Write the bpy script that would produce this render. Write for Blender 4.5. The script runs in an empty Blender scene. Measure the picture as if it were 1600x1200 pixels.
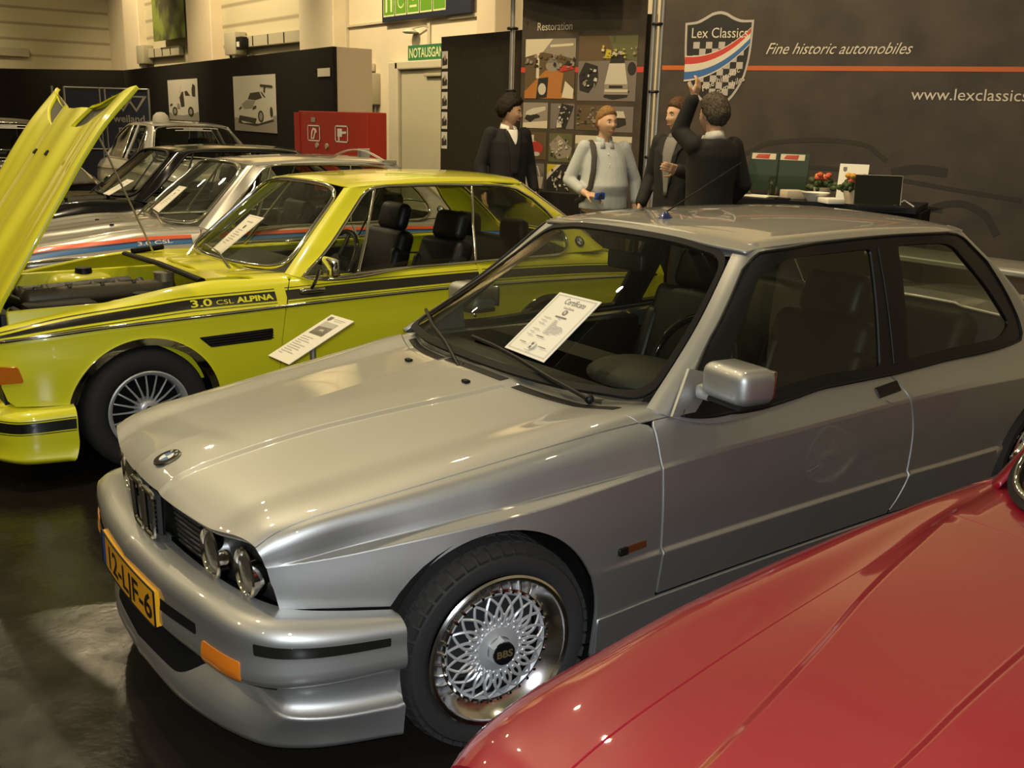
import bpy, bmesh, math, random
import numpy as np
from mathutils import Vector, Matrix
from mathutils.geometry import delaunay_2d_cdt

random.seed(7)
SC = bpy.context.scene
COL = SC.collection
PI = math.pi

# ------------------------------------------------------------------ camera
cam_data = bpy.data.cameras.new('camera')
cam = bpy.data.objects.new('camera', cam_data)
COL.objects.link(cam)
SC.camera = cam
cam_data.sensor_fit = 'HORIZONTAL'
cam_data.sensor_width = 36.0
cam_data.lens = 1566.4 / 1600.0 * 36.0
cam_data.clip_start = 0.05
cam_data.clip_end = 200.0
_yaw, _pit, _rol = math.radians(53.37), math.radians(14.82), math.radians(1.537)
_f = Vector((math.cos(_yaw) * math.cos(_pit), math.sin(_yaw) * math.cos(_pit), -math.sin(_pit)))
_r0 = Vector((math.sin(_yaw), -math.cos(_yaw), 0))
_u0 = _r0.cross(_f)
_r = _r0 * math.cos(_rol) + _u0 * math.sin(_rol)
_u = -_r0 * math.sin(_rol) + _u0 * math.cos(_rol)
cam.matrix_world = Matrix(((_r.x, _u.x, -_f.x, -0.735), (_r.y, _u.y, -_f.y, -2.893), (_r.z, _u.z, -_f.z, 1.771), (0, 0, 0, 1)))

# ------------------------------------------------------------------ view, world, lights
SC.view_settings.view_transform = 'Standard'
SC.view_settings.look = 'None'
SC.view_settings.gamma = 1.0
SC.view_settings.exposure = 0.16
SC.view_settings.use_curve_mapping = False

world = bpy.data.worlds.new('hall_air')
SC.world = world
world.use_nodes = True
_nt = world.node_tree
_nt.nodes.clear()
_out = _nt.nodes.new('ShaderNodeOutputWorld')
_bg = _nt.nodes.new('ShaderNodeBackground')
_tc = _nt.nodes.new('ShaderNodeTexCoord')
_sx = _nt.nodes.new('ShaderNodeSeparateXYZ')
_rp = _nt.nodes.new('ShaderNodeValToRGB')
_nt.links.new(_tc.outputs['Generated'], _sx.inputs[0])
_nt.links.new(_sx.outputs['Z'], _rp.inputs[0])
_nt.links.new(_rp.outputs[0], _bg.inputs[0])
_nt.links.new(_bg.outputs[0], _out.inputs[0])
_e = _rp.color_ramp.elements
_e[0].position, _e[0].color = 0.04, (0.007, 0.006, 0.004, 1)
_e[1].position, _e[1].color = 0.58, (0.20, 0.166, 0.083, 1)
for _p, _c in ((0.20, (0.018, 0.015, 0.008, 1)), (0.36, (0.135, 0.114, 0.058, 1)), (0.74, (0.10, 0.083, 0.042, 1)), (0.95, (0.045, 0.037, 0.019, 1))):
    _q = _e.new(_p); _q.color = _c
_bg.inputs[1].default_value = 1.15

def area_lamp(name, loc, power, size, color):
    d = bpy.data.lights.new(name, 'AREA')
    d.shape = 'DISK'; d.size = size; d.energy = power; d.color = color
    o = bpy.data.objects.new(name, d); COL.objects.link(o)
    o.location = loc
    return o

WARM = (1.0, 0.80, 0.48)
for _x, _y, _p in ((-6, -3, 40), (-1.2, -4.5, 60), (4.5, -5, 40), (-6, 2, 150), (-0.4, 2.4, 150), (2.0, 4.2, 90), (4.6, 1.2, 50), (-4, 8, 130), (1.0, 7.5, 130), (5.2, 7.0, 60), (-3, 14, 120), (3, 14, 90), (2, 21, 120)):
    area_lamp('hall_lamp', (_x, _y, 7.6), _p, 0.22, WARM)
# unseen spots added as fill, turned to the hall walls and the stand
for _l, _d, _p in (((4.6, 11.5, 6.4), (.75, 0, -.66), 1200), ((4.6, 17.5, 6.6), (.75, .1, -.66), 1400), ((4.8, 23.5, 6.6), (.6, .3, -.66), 1150), ((0.5, 23.0, 6.6), (0, .8, -.6), 1500), ((3.2, 1.6, 6.2), (.62, .42, -.74), 480), ((2.6, 4.6, 6.2), (.75, .1, -.70), 420)):
    _sd = bpy.data.lights.new('fill_spot', 'SPOT'); _sd.energy = _p; _sd.color = WARM; _sd.spot_size = 1.45; _sd.spot_blend = .7; _sd.shadow_soft_size = .12
    _o = bpy.data.objects.new('fill_spot', _sd); COL.objects.link(_o); _o.location = _l
    _o.rotation_euler = Vector(_d).to_track_quat('-Z', 'Y').to_euler()
# the camera's own flash, just above the lens
_fl = bpy.data.lights.new('camera_flash', 'POINT')
_fl.energy = 255; _fl.shadow_soft_size = 0.03; _fl.color = (0.86, 0.92, 1.0)
_fo = bpy.data.objects.new('camera_flash', _fl); COL.objects.link(_fo)
_fo.location = (-0.76, -2.93, 1.84)

# ------------------------------------------------------------------ materials
def mat(name, col, rough=0.5, metal=0.0, coat=0.0, spec=0.5, bump=None, emit=None, noise=None, ior=1.5):
    m = bpy.data.materials.new(name); m.use_nodes = True
    nt = m.node_tree; b = nt.nodes['Principled BSDF']
    b.inputs['Base Color'].default_value = (*col, 1)
    b.inputs['Roughness'].default_value = rough
    b.inputs['Metallic'].default_value = metal
    b.inputs['Coat Weight'].default_value = coat
    b.inputs['Coat Roughness'].default_value = 0.03
    b.inputs['Specular IOR Level'].default_value = spec
    b.inputs['IOR'].default_value = ior
    if emit:
        b.inputs['Emission Color'].default_value = (*emit[:3], 1); b.inputs['Emission Strength'].default_value = emit[3]
    tc = None
    if noise or bump:
        tc = nt.nodes.new('ShaderNodeTexCoord')
    if noise:   # (scale, amount, detail)
        n = nt.nodes.new('ShaderNodeTexNoise'); n.inputs['Scale'].default_value = noise[0]; n.inputs['Detail'].default_value = noise[2] if len(noise) > 2 else 4
        nt.links.new(tc.outputs['Object'], n.inputs['Vector'])
        r = nt.nodes.new('ShaderNodeValToRGB')
        a = noise[1]
        r.color_ramp.elements[0].position = 0.3; r.color_ramp.elements[1].position = 0.7
        r.color_ramp.elements[0].color = (*[max(0, c * (1 - a)) for c in col], 1)
        r.color_ramp.elements[1].color = (*[min(1, c * (1 + a)) for c in col], 1)
        nt.links.new(n.outputs['Fac'], r.inputs[0]); nt.links.new(r.outputs[0], b.inputs['Base Color'])
    if bump:    # (scale, strength)
        n = nt.nodes.new('ShaderNodeTexNoise'); n.inputs['Scale'].default_value = bump[0]; n.inputs['Detail'].default_value = 3
        nt.links.new(tc.outputs['Object'], n.inputs['Vector'])
        bp = nt.nodes.new('ShaderNodeBump'); bp.inputs['Strength'].default_value = bump[1]; bp.inputs['Distance'].default_value = 0.01
        nt.links.new(n.outputs['Fac'], bp.inputs['Height']); nt.links.new(bp.outputs[0], b.inputs['Normal'])
    return m

def glass_mat(name, tint, refl=1.0):
    m = bpy.data.materials.new(name); m.use_nodes = True
    nt = m.node_tree; nt.nodes.clear()
    o = nt.nodes.new('ShaderNodeOutputMaterial'); mx = nt.nodes.new('ShaderNodeMixShader')
    t = nt.nodes.new('ShaderNodeBsdfTransparent'); g = nt.nodes.new('ShaderNodeBsdfGlossy'); fr = nt.nodes.new('ShaderNodeFresnel')
    mu = nt.nodes.new('ShaderNodeMath'); mu.operation = 'MULTIPLY'; mu.inputs[1].default_value = refl
    ge = nt.nodes.new('ShaderNodeNewGeometry'); mi = nt.nodes.new('ShaderNodeMapRange')     # same sheet reflectance from inside and outside
    mi.inputs[3].default_value = 1.5; mi.inputs[4].default_value = 1 / 1.5
    nt.links.new(ge.outputs['Backfacing'], mi.inputs[0]); nt.links.new(mi.outputs[0], fr.inputs[0])
    t.inputs[0].default_value = (*tint, 1); g.inputs['Roughness'].default_value = 0.0
    nt.links.new(fr.outputs[0], mu.inputs[0]); nt.links.new(mu.outputs[0], mx.inputs[0])
    nt.links.new(t.outputs[0], mx.inputs[1]); nt.links.new(g.outputs[0], mx.inputs[2]); nt.links.new(mx.outputs[0], o.inputs[0])
    return m

M = {}
M['silver'] = mat('silver_paint', (0.40, 0.405, 0.39), 0.50, 0.86, 1.0)
M['yellow'] = mat('yellow_paint', (0.82, 0.79, 0.020), 0.35, 0.0, 1.0)
M['pale'] = mat('pale_silver_paint', (0.50, 0.48, 0.44), 0.28, 0.6, 1.0)
M['red'] = mat('red_paint', (0.205, 0.002, 0.012), 0.35, 0.0, 1.0)
M['black_paint'] = mat('black_paint', (0.006, 0.006, 0.007), 0.12, 0.0, 0.3)
M['white_paint'] = mat('grey_white_paint', (0.5, 0.49, 0.45), 0.35, 0.2, 1.0)
M['brown_paint'] = mat('dark_brown_paint', (0.05, 0.035, 0.025), 0.3, 0.3, 1.0)
M['black'] = mat('matt_black_trim', (0.006, 0.006, 0.006), 0.5, spec=0.3)
M['liner'] = mat('dark_liner', (0.006, 0.006, 0.006), 0.9, spec=0.1)
M['rubber'] = mat('tyre_rubber', (0.016, 0.015, 0.014), 0.75, bump=(160, 0.15))
M['chrome'] = mat('chrome', (0.78, 0.77, 0.74), 0.07, 1.0)
M['alloy'] = mat('silver_alloy', (0.56, 0.57, 0.58), 0.35, 0.55)
M['polished'] = mat('polished_lip', (0.70, 0.70, 0.70), 0.16, 1.0)
M['dark_metal'] = mat('dark_metal', (0.05, 0.05, 0.05), 0.45, 0.6)
M['steel'] = mat('galvanised_steel', (0.42, 0.40, 0.36), 0.35, 0.8)
M['glass'] = glass_mat('window_glass', (0.80, 0.83, 0.74))
M['tint'] = glass_mat('dark_window_glass', (0.62, 0.65, 0.56))
M['clear'] = glass_mat('clear_glass', (0.92, 0.93, 0.90))
M['amber'] = mat('amber_lens', (0.62, 0.17, 0.01), 0.15, 0, 1.0)
M['amber_dark'] = mat('smoked_amber_lens', (0.10, 0.03, 0.01), 0.15, 0, 1.0)
M['lens'] = mat('headlamp_glass', (0.13, 0.115, 0.09), 0.10, 0.6, 1.0, bump=(90, 0.25))
M['seat'] = mat('black_upholstery', (0.007, 0.007, 0.0065), 0.45, spec=0.4)
M['dash'] = mat('dark_dashboard', (0.022, 0.022, 0.019), 0.6, bump=(300, 0.1))
M['paper'] = mat('white_paper', (0.80, 0.77, 0.66), 0.6)
M['ink'] = mat('grey_ink', (0.16, 0.15, 0.13), 0.7)
M['ink_light'] = mat('pale_ink', (0.48, 0.46, 0.40), 0.7)
M['plate'] = mat('plate_yellow', (0.72, 0.34, 0.01), 0.4)
M['blue'] = mat('band_blue', (0.02, 0.07, 0.35), 0.4)
M['cyan'] = mat('stripe_blue', (0.03, 0.16, 0.42), 0.35, 0, 1.0)
M['navy'] = mat('stripe_navy', (0.012, 0.02, 0.10), 0.35, 0, 1.0)
M['orange'] = mat('stripe_orange', (0.80, 0.10, 0.02), 0.35, 0, 1.0)
M['decal_black'] = mat('black_decal', (0.010, 0.010, 0.008), 0.3, 0, 0.6)
M['white'] = mat('white_print', (0.75, 0.72, 0.66), 0.5)
M['seal'] = mat('black_rubber_seal', (0.004, 0.004, 0.004), 0.6, spec=0.2)
M['satin_trim'] = mat('satin_black_frame', (0.006, 0.006, 0.006), 0.45, 0, 0.0, spec=0.3)
M['tan_metal'] = mat('cast_metal', (0.09, 0.078, 0.055), 0.45, 0.5)
# ------------------------------------------------------------------ object helpers
def thing(name, label, cat, loc=(0, 0, 0), rotz=0.0, group=None):
    o = bpy.data.objects.new(name, None); COL.objects.link(o)
    o.empty_display_size = 0.1
    o.location = loc; o.rotation_euler = (0, 0, rotz)
    tag(o, label, cat, group)
    return o

def tag(o, label, cat, group=None):
    o['label'] = label; o['category'] = cat
    if group: o['group'] = group
    return o

def struct(o):
    o['kind'] = 'structure'
    return o

def link_mesh(name, me, m, parent=None):
    o = bpy.data.objects.new(name, me); COL.objects.link(o)
    if m is not None and not me.materials: me.materials.append(m)
    if parent is not None: o.parent = parent
    return o

def raw(name, verts, faces, m, parent=None, smooth=True, normals=None):
    me = bpy.data.meshes.new(name)
    me.from_pydata([tuple(map(float, v)) for v in verts], [], [tuple(map(int, f)) for f in faces])
    if smooth:
        me.polygons.foreach_set('use_smooth', [True] * len(me.polygons))
    me.update()
    if normals is not None:
        me.normals_split_custom_set_from_vertices([tuple(map(float, n)) for n in normals])
    return link_mesh(name, me, m, parent)

class MB:
    """collects shapes into one bmesh"""
    def __init__(s): s.bm = bmesh.new()
    def box(s, c, d, rot=None, bev=0.0, seg=2):
        r = bmesh.ops.create_cube(s.bm, size=1.0)
        vs = r['verts']
        Mx = Matrix.Translation(Vector(c)) @ (rot.to_4x4() if rot is not None else Matrix()) @ Matrix.Diagonal((*d, 1))
        bmesh.ops.transform(s.bm, matrix=Mx, verts=vs)
        if bev > 0:
            es = list({e for v in vs for e in v.link_edges})
            bmesh.ops.bevel(s.bm, geom=es, offset=bev, segments=seg, profile=0.5, affect='EDGES')
        return s
    def cyl(s, p, q, r0, r1=None, n=20, caps=True):
        p, q = Vector(p), Vector(q); r1 = r0 if r1 is None else r1
        d = q - p; L = d.length
        rot = d.to_track_quat('Z', 'Y').to_matrix().to_4x4()
        r = bmesh.ops.create_cone(s.bm, cap_ends=caps, segments=n, radius1=r0, radius2=r1, depth=L)
        bmesh.ops.transform(s.bm, matrix=Matrix.Translation((p + q) / 2) @ rot, verts=r['verts'])
        return s
    def ball(s, c, r, sc=(1, 1, 1), n=16, rot=None):
        g = bmesh.ops.create_uvsphere(s.bm, u_segments=n, v_segments=max(6, n // 2 + 2), radius=r)
        bmesh.ops.transform(s.bm, matrix=Matrix.Translation(Vector(c)) @ (rot.to_4x4() if rot is not None else Matrix()) @ Matrix.Diagonal((*sc, 1)), verts=g['verts'])
        return s
    def tube(s, pts, r, n=8, closed=False, cap=True, flat=None):
        V, F = tube_data(pts, r, n, closed, cap, flat)
        vs = [s.bm.verts.new(v) for v in V]
        for f in F:
            try: s.bm.faces.new([vs[i] for i in f])
            except ValueError: pass
        return s
    def lathe(s, prof, axis='y', n=48, c=(0, 0, 0), closed=False, rng=(0, 2 * PI)):
        """prof: (r, h) pairs; turned about the axis through c"""
        full = abs(rng[1] - rng[0] - 2 * PI) < 1e-6
        k = n if full else n + 1
        rows = []
        for i in range(k):
            a = rng[0] + (rng[1] - rng[0]) * i / n
            row = []
            for r, h in prof:
                if axis == 'y': v = (c[0] + r * math.cos(a), c[1] + h, c[2] + r * math.sin(a))
                elif axis == 'x': v = (c[0] + h, c[1] + r * math.cos(a), c[2] + r * math.sin(a))
                else: v = (c[0] + r * math.cos(a), c[1] + r * math.sin(a), c[2] + h)
                row.append(s.bm.verts.new(v))
            rows.append(row)
        m = len(prof)
        for i in range(n):
            A, B = rows[i], rows[(i + 1) % k]
            for j in range(m if closed else m - 1):
                try: s.bm.faces.new((A[j], B[j], B[(j + 1) % m], A[(j + 1) % m]))
                except ValueError: pass
        return s
    def poly(s, pts):
        try: s.bm.faces.new([s.bm.verts.new(p) for p in pts])
        except ValueError: pass
        return s
    def prism(s, pts, ext):
        """a flat polygon pushed along ext"""
        ext = Vector(ext)
        a = [s.bm.verts.new(p) for p in pts]; b = [s.bm.verts.new(Vector(p) + ext) for p in pts]
        n = len(a)
        try:
            s.bm.faces.new(a); s.bm.faces.new(b[::-1])
            for i in range(n): s.bm.faces.new((a[i], b[i], b[(i + 1) % n], a[(i + 1) % n]))
        except ValueError: pass
        return s
    def build(s, name, m, parent=None, smooth=40.0, sub=0):
        bmesh.ops.remove_doubles(s.bm, verts=s.bm.verts, dist=1e-6)
        bmesh.ops.recalc_face_normals(s.bm, faces=s.bm.faces)
        if sub:
            for _ in range(sub):
                bmesh.ops.subdivide_edges(s.bm, edges=s.bm.edges, cuts=1, use_grid_fill=True, smooth=1.0)
        me = bpy.data.meshes.new(name)
        if smooth:
            for f in s.bm.faces: f.smooth = True
            lim = math.radians(smooth)
            for e in s.bm.edges:
                if len(e.link_faces) == 2 and e.calc_face_angle(0) > lim: e.smooth = False
        s.bm.to_mesh(me); s.bm.free()
        return link_mesh(name, me, m, parent)

def tube_data(pts, r, n=8, closed=False, cap=True, flat=None):
    P = [Vector(p) for p in pts]; k = len(P); V, F = [], []
    up = None
    for i in range(k):
        if closed: t = P[(i + 1) % k] - P[i - 1]
        else: t = P[min(i + 1, k - 1)] - P[max(i - 1, 0)]
        t.normalize()
        if up is None:
            up = Vector((0, 0, 1)) if abs(t.z) < 0.9 else Vector((1, 0, 0))
        a = (up - t * up.dot(t)).normalized(); up = a; b = t.cross(a)
        rr = r[i] if isinstance(r, (list, tuple)) else r
        for j in range(n):
            th = 2 * PI * j / n
            V.append(P[i] + a * (rr * math.cos(th) * (flat or 1)) + b * (rr * math.sin(th)))
    for i in range(k if closed else k - 1):
        i2 = (i + 1) % k
        for j in range(n):
            j2 = (j + 1) % n
            F.append((i * n + j, i * n + j2, i2 * n + j2, i2 * n + j))
    if cap and not closed:
        F.append(tuple(range(n))[::-1]); F.append(tuple((k - 1) * n + j for j in range(n)))
    return V, F

def text_mesh(txt, size, m, name='lettering', parent=None, loc=(0, 0, 0), right=(1, 0, 0), up=(0, 0, 1), width=None, shear=0.0, depth=0.001, align='LEFT', warp=None, bold=0.0):
    """writing as a thin mesh laid out along right / up"""
    c = bpy.data.curves.new('t', 'FONT'); c.body = txt; c.size = size; c.extrude = 0; c.align_x = align; c.shear = shear; c.resolution_u = 3
    c.offset = bold
    o = bpy.data.objects.new('t', c); COL.objects.link(o)
    dg = bpy.context.evaluated_depsgraph_get()
    me = bpy.data.meshes.new_from_object(o.evaluated_get(dg))
    bpy.data.objects.remove(o); bpy.data.curves.remove(c)
    X = np.array([v.co[:] for v in me.vertices]) if len(me.vertices) else np.zeros((0, 3))
    if len(X) and width:
        w = X[:, 0].max() - X[:, 0].min(); X[:, 0] *= width / max(w, 1e-6)
    R, U = Vector(right).normalized(), Vector(up).normalized(); N = R.cross(U)
    for v, x in zip(me.vertices, X):
        if warp is not None: v.co = Vector(warp(x[0], x[1]))
        else: v.co = Vector(loc) + R * float(x[0]) + U * float(x[1]) + N * depth
    me.name = name
    me.materials.clear()
    return link_mesh(name, me, m, parent)

# ------------------------------------------------------------------ curves and lofted car surfaces
def pch(xs, ys):
    xs = np.array(xs, float); ys = np.array(ys, float)
    if len(xs) == 1: return lambda x: np.full(np.shape(x), ys[0])
    h = np.diff(xs); d = np.diff(ys) / h
    m = np.zeros(len(xs)); m[0] = d[0]; m[-1] = d[-1]
    for i in range(1, len(xs) - 1):
        if d[i - 1] * d[i] <= 0: m[i] = 0 if abs(d[i-1]) + abs(d[i]) > 0.6 else (d[i-1] * h[i] + d[i] * h[i-1]) / (h[i-1] + h[i]) * 0.5
        else:
            w1, w2 = 2 * h[i] + h[i - 1], h[i] + 2 * h[i - 1]
            m[i] = (w1 + w2) / (w1 / d[i - 1] + w2 / d[i])
    def f(x):
        x = np.asarray(x, float)
        i = np.clip(np.searchsorted(xs, x) - 1, 0, len(xs) - 2)
        u = (x - xs[i]) / h[i]; uc = np.clip(u, 0, 1)
        a = ys[i] * (2 * uc**3 - 3 * uc**2 + 1) + h[i] * m[i] * (uc**3 - 2 * uc**2 + uc) + ys[i + 1] * (-2 * uc**3 + 3 * uc**2) + h[i] * m[i + 1] * (uc**3 - uc**2)
        return a + np.where(u < 0, u * h[i] * m[i], 0) + np.where(u > 1, (u - 1) * h[i] * m[i + 1], 0)
    return f

class Loft:
    """a car surface: feature lines (each a 3-D curve of the parameter a) joined across by a smooth profile; b runs across, signed (negative = left side)"""
    def __init__(s, feats, crease=(), sym0=True, sym1=False, ref=None, amid=None):
        s.f = []
        for F in feats:
            F = np.array(F, float); p = F[:, 0]
            s.f.append([pch(p, F[:, j]) for j in (1, 2, 3)])
        s.K = len(feats); s.crease = set(crease); s.rfn = None; s.sym0 = sym0; s.sym1 = sym1; s.ref = ref
        amid = amid or [0.5 * (np.array(feats[0])[:, 0].min() + np.array(feats[0])[:, 0].max())]
        c = np.zeros(s.K)
        for a in amid:
            P = np.array([[float(g(a)) for g in f] for f in s.f])
            c[1:] += np.maximum(np.linalg.norm(np.diff(P, axis=0), axis=1), 0.006)
        s.c = np.cumsum(c) / len(amid)
        s.amin = min(np.array(F)[:, 0].min() for F in feats); s.amax = max(np.array(F)[:, 0].max() for F in feats)
        s._grid = None
    def t(s, b): return np.interp(np.abs(b), s.c, np.arange(s.K))
    def P(s, a, b):
        a = np.atleast_1d(np.asarray(a, float)); b = np.atleast_1d(np.asarray(b, float))
        a, b = np.broadcast_arrays(a, b)
        sg = np.where(b < 0, -1.0, 1.0)
        F = np.stack([np.stack([g(a) for g in f], -1) for f in s.f])       # K,N,3
        K = s.K
        seg = F[1:] - F[:-1]; d = np.maximum(np.linalg.norm(seg, axis=2, keepdims=True), 1e-6); v = seg / d
        T0 = np.zeros((K - 1,) + F.shape[1:]); T1 = np.zeros_like(T0)
        for i in range(K):
            vp = v[i - 1] if i > 0 else None; vn = v[i] if i < K - 1 else None
            dp = d[i - 1] if i > 0 else None; dn = d[i] if i < K - 1 else None
            if i == 0:
                t = v[0].copy()
                if s.sym0: t[:, 0] = 0; t[:, 2] = 0; t[:, 1] = np.abs(v[0][:, 1])
                T0[0] = t; continue
            if i == K - 1:
                t = v[-1].copy()
                if s.sym1: t[:, 0] = 0; t[:, 2] = 0
                T1[-1] = t; continue
            if i in s.crease: T1[i - 1] = vp; T0[i] = vn
            else:
                t = (vp * dn + vn * dp) / (dp + dn); T1[i - 1] = t; T0[i] = t
        t = s.t(b); i = np.clip(t.astype(int), 0, K - 2); u = (t - i)[:, None]; n = np.arange(len(a))
        A, B = F[i, n], F[i + 1, n]; D = d[i, n]; m0 = T0[i, n] * D; m1 = T1[i, n] * D
        Q = A * (2 * u**3 - 3 * u**2 + 1) + m0 * (u**3 - 2 * u**2 + u) + B * (-2 * u**3 + 3 * u**2) + m1 * (u**3 - u**2)
        Q = Q.copy(); Q[:, 1] *= sg
        if s.rfn is not None: Q = np.where((sg > 0)[:, None], s.rfn(Q, a), Q)
        return Q
    def N(s, a, b, e=0.0022):
        a = np.atleast_1d(np.asarray(a, float)); b = np.atleast_1d(np.asarray(b, float)); a, b = np.broadcast_arrays(a, b)
        bb = np.where(np.abs(b) < 1e-9, 1e-9, b)
        da = s.P(a + e, bb) - s.P(a - e, bb); db = s.P(a, bb + e) - s.P(a, bb - e)
        n = np.cross(da, db); n /= np.maximum(np.linalg.norm(n, axis=1, keepdims=True), 1e-9)
        Q = s.P(a, bb)
        ref = np.array(s.ref) if s.ref is not None else np.array([0, 0, .45])
        o = Q - ref; 
        if s.ref is None: o[:, 0] = 0
        sgn = np.sign((n * o).sum(1)); sgn[sgn == 0] = 1
        return n * sgn[:, None]
    def inv(s, ax, pts, lo=0, hi=None):
        """(a, b>=0) of the points whose two coordinates ax match, searched between feature lines lo and hi"""
        pts = np.atleast_2d(np.array(pts, float)); hi = s.K - 1 if hi is None else hi
        A, B = np.meshgrid(np.linspace(s.amin, s.amax, 70), np.linspace(s.c[lo], s.c[hi], 60), indexing='ij')
        A, B = A.ravel(), B.ravel(); G = s.P(A, B)[:, list(ax)]
        k = [((G - p)**2).sum(1).argmin() for p in pts]
        a, b = A[k].copy(), B[k].copy()
        for _ in range(14):
            Q = s.P(a, b)[:, list(ax)]; e = 2e-4
            Ja = (s.P(a + e, b)[:, list(ax)] - Q) / e; Jb = (s.P(a, b + e)[:, list(ax)] - Q) / e
            det = Ja[:, 0] * Jb[:, 1] - Ja[:, 1] * Jb[:, 0]; det = np.where(np.abs(det) < 1e-5, 1e-5, det)
            r = pts - Q
            da = (r[:, 0] * Jb[:, 1] - r[:, 1] * Jb[:, 0]) / det; db = (Ja[:, 0] * r[:, 1] - Ja[:, 1] * r[:, 0]) / det
            a += np.clip(da, -.1, .1); b = np.clip(b + np.clip(db, -.05, .05), s.c[lo], s.c[hi])
        return list(zip(a, b))
    def sz(s, pts, lo=4, hi=None): return s.inv((0, 2), pts, lo, hi)
    def sy(s, pts, lo=0, hi=5): return s.inv((0, 1), pts, lo, hi)

def arc(c, r, a0, a1, n=24, ry=None):
    ry = r if ry is None else ry
    return [(c[0] + r * math.cos(math.radians(a0 + (a1 - a0) * i / n)), c[1] + ry * math.sin(math.radians(a0 + (a1 - a0) * i / n))) for i in range(n + 1)]

def rounded(pts, rad, n=6):
    """polygon with rounded corners; rad a number or one per corner"""
    out = []; k = len(pts)
    for i in range(k):
        p0, p, p1 = (np.array(pts[j % k], float) for j in (i - 1, i, i + 1))
        r = rad[i] if isinstance(rad, (list, tuple)) else rad
        if r <= 0: out.append(tuple(p)); continue
        a, b = p0 - p, p1 - p; la, lb = np.linalg.norm(a), np.linalg.norm(b)
        q = min(r, la * .48, lb * .48)
        A, B = p + a / la * q, p + b / lb * q
        for j in range(n + 1):
            u = j / n
            out.append(tuple((1 - u)**2 * A + 2 * u * (1 - u) * p + u * u * B))
    return out

def smooth_line(pts, n=40):
    P = np.array(pts, float); t = np.concatenate([[0], np.cumsum(np.linalg.norm(np.diff(P, axis=0), axis=1))])
    fs = [pch(t, P[:, j]) for j in range(P.shape[1])]
    u = np.linspace(0, t[-1], n)
    return [tuple(float(f(x)) for f in fs) for x in u]

def densify(poly, res, closed=True):
    out = []; k = len(poly)
    for i in range(k if closed else k - 1):
        p, q = np.array(poly[i], float), np.array(poly[(i + 1) % k], float); L = np.linalg.norm(q - p)
        m = max(1, int(math.ceil(L / res)))
        for j in range(m): out.append(p + (q - p) * j / m)
    if not closed: out.append(np.array(poly[-1], float))
    return np.array(out)

def inside(poly, X):
    x, y = X[:, 0], X[:, 1]; r = np.zeros(len(X), bool)
    a = poly; b = np.roll(poly, -1, axis=0)
    for (x0, y0), (x1, y1) in zip(a, b):
        c = ((y0 > y) != (y1 > y))
        if c.any():
            r ^= c & (x < (x1 - x0) * (y - y0) / ((y1 - y0) if y1 != y0 else 1e-12) + x0)
    return r

def inset(poly, d):
    P = np.array(poly, float); k = len(P)
    A = 0.5 * np.sum(P[:, 0] * np.roll(P[:, 1], -1) - np.roll(P[:, 0], -1) * P[:, 1]); s = 1 if A > 0 else -1
    e = np.roll(P, -1, axis=0) - P; e /= np.maximum(np.linalg.norm(e, axis=1, keepdims=True), 1e-9)
    n = np.stack([-e[:, 1], e[:, 0]], 1) * s
    m = n + np.roll(n, 1, axis=0); L = np.linalg.norm(m, axis=1, keepdims=True); m = m / np.maximum(L, .3)
    den = np.maximum((m * n).sum(1, keepdims=True), .5)
    return P + m / den * d

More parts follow.
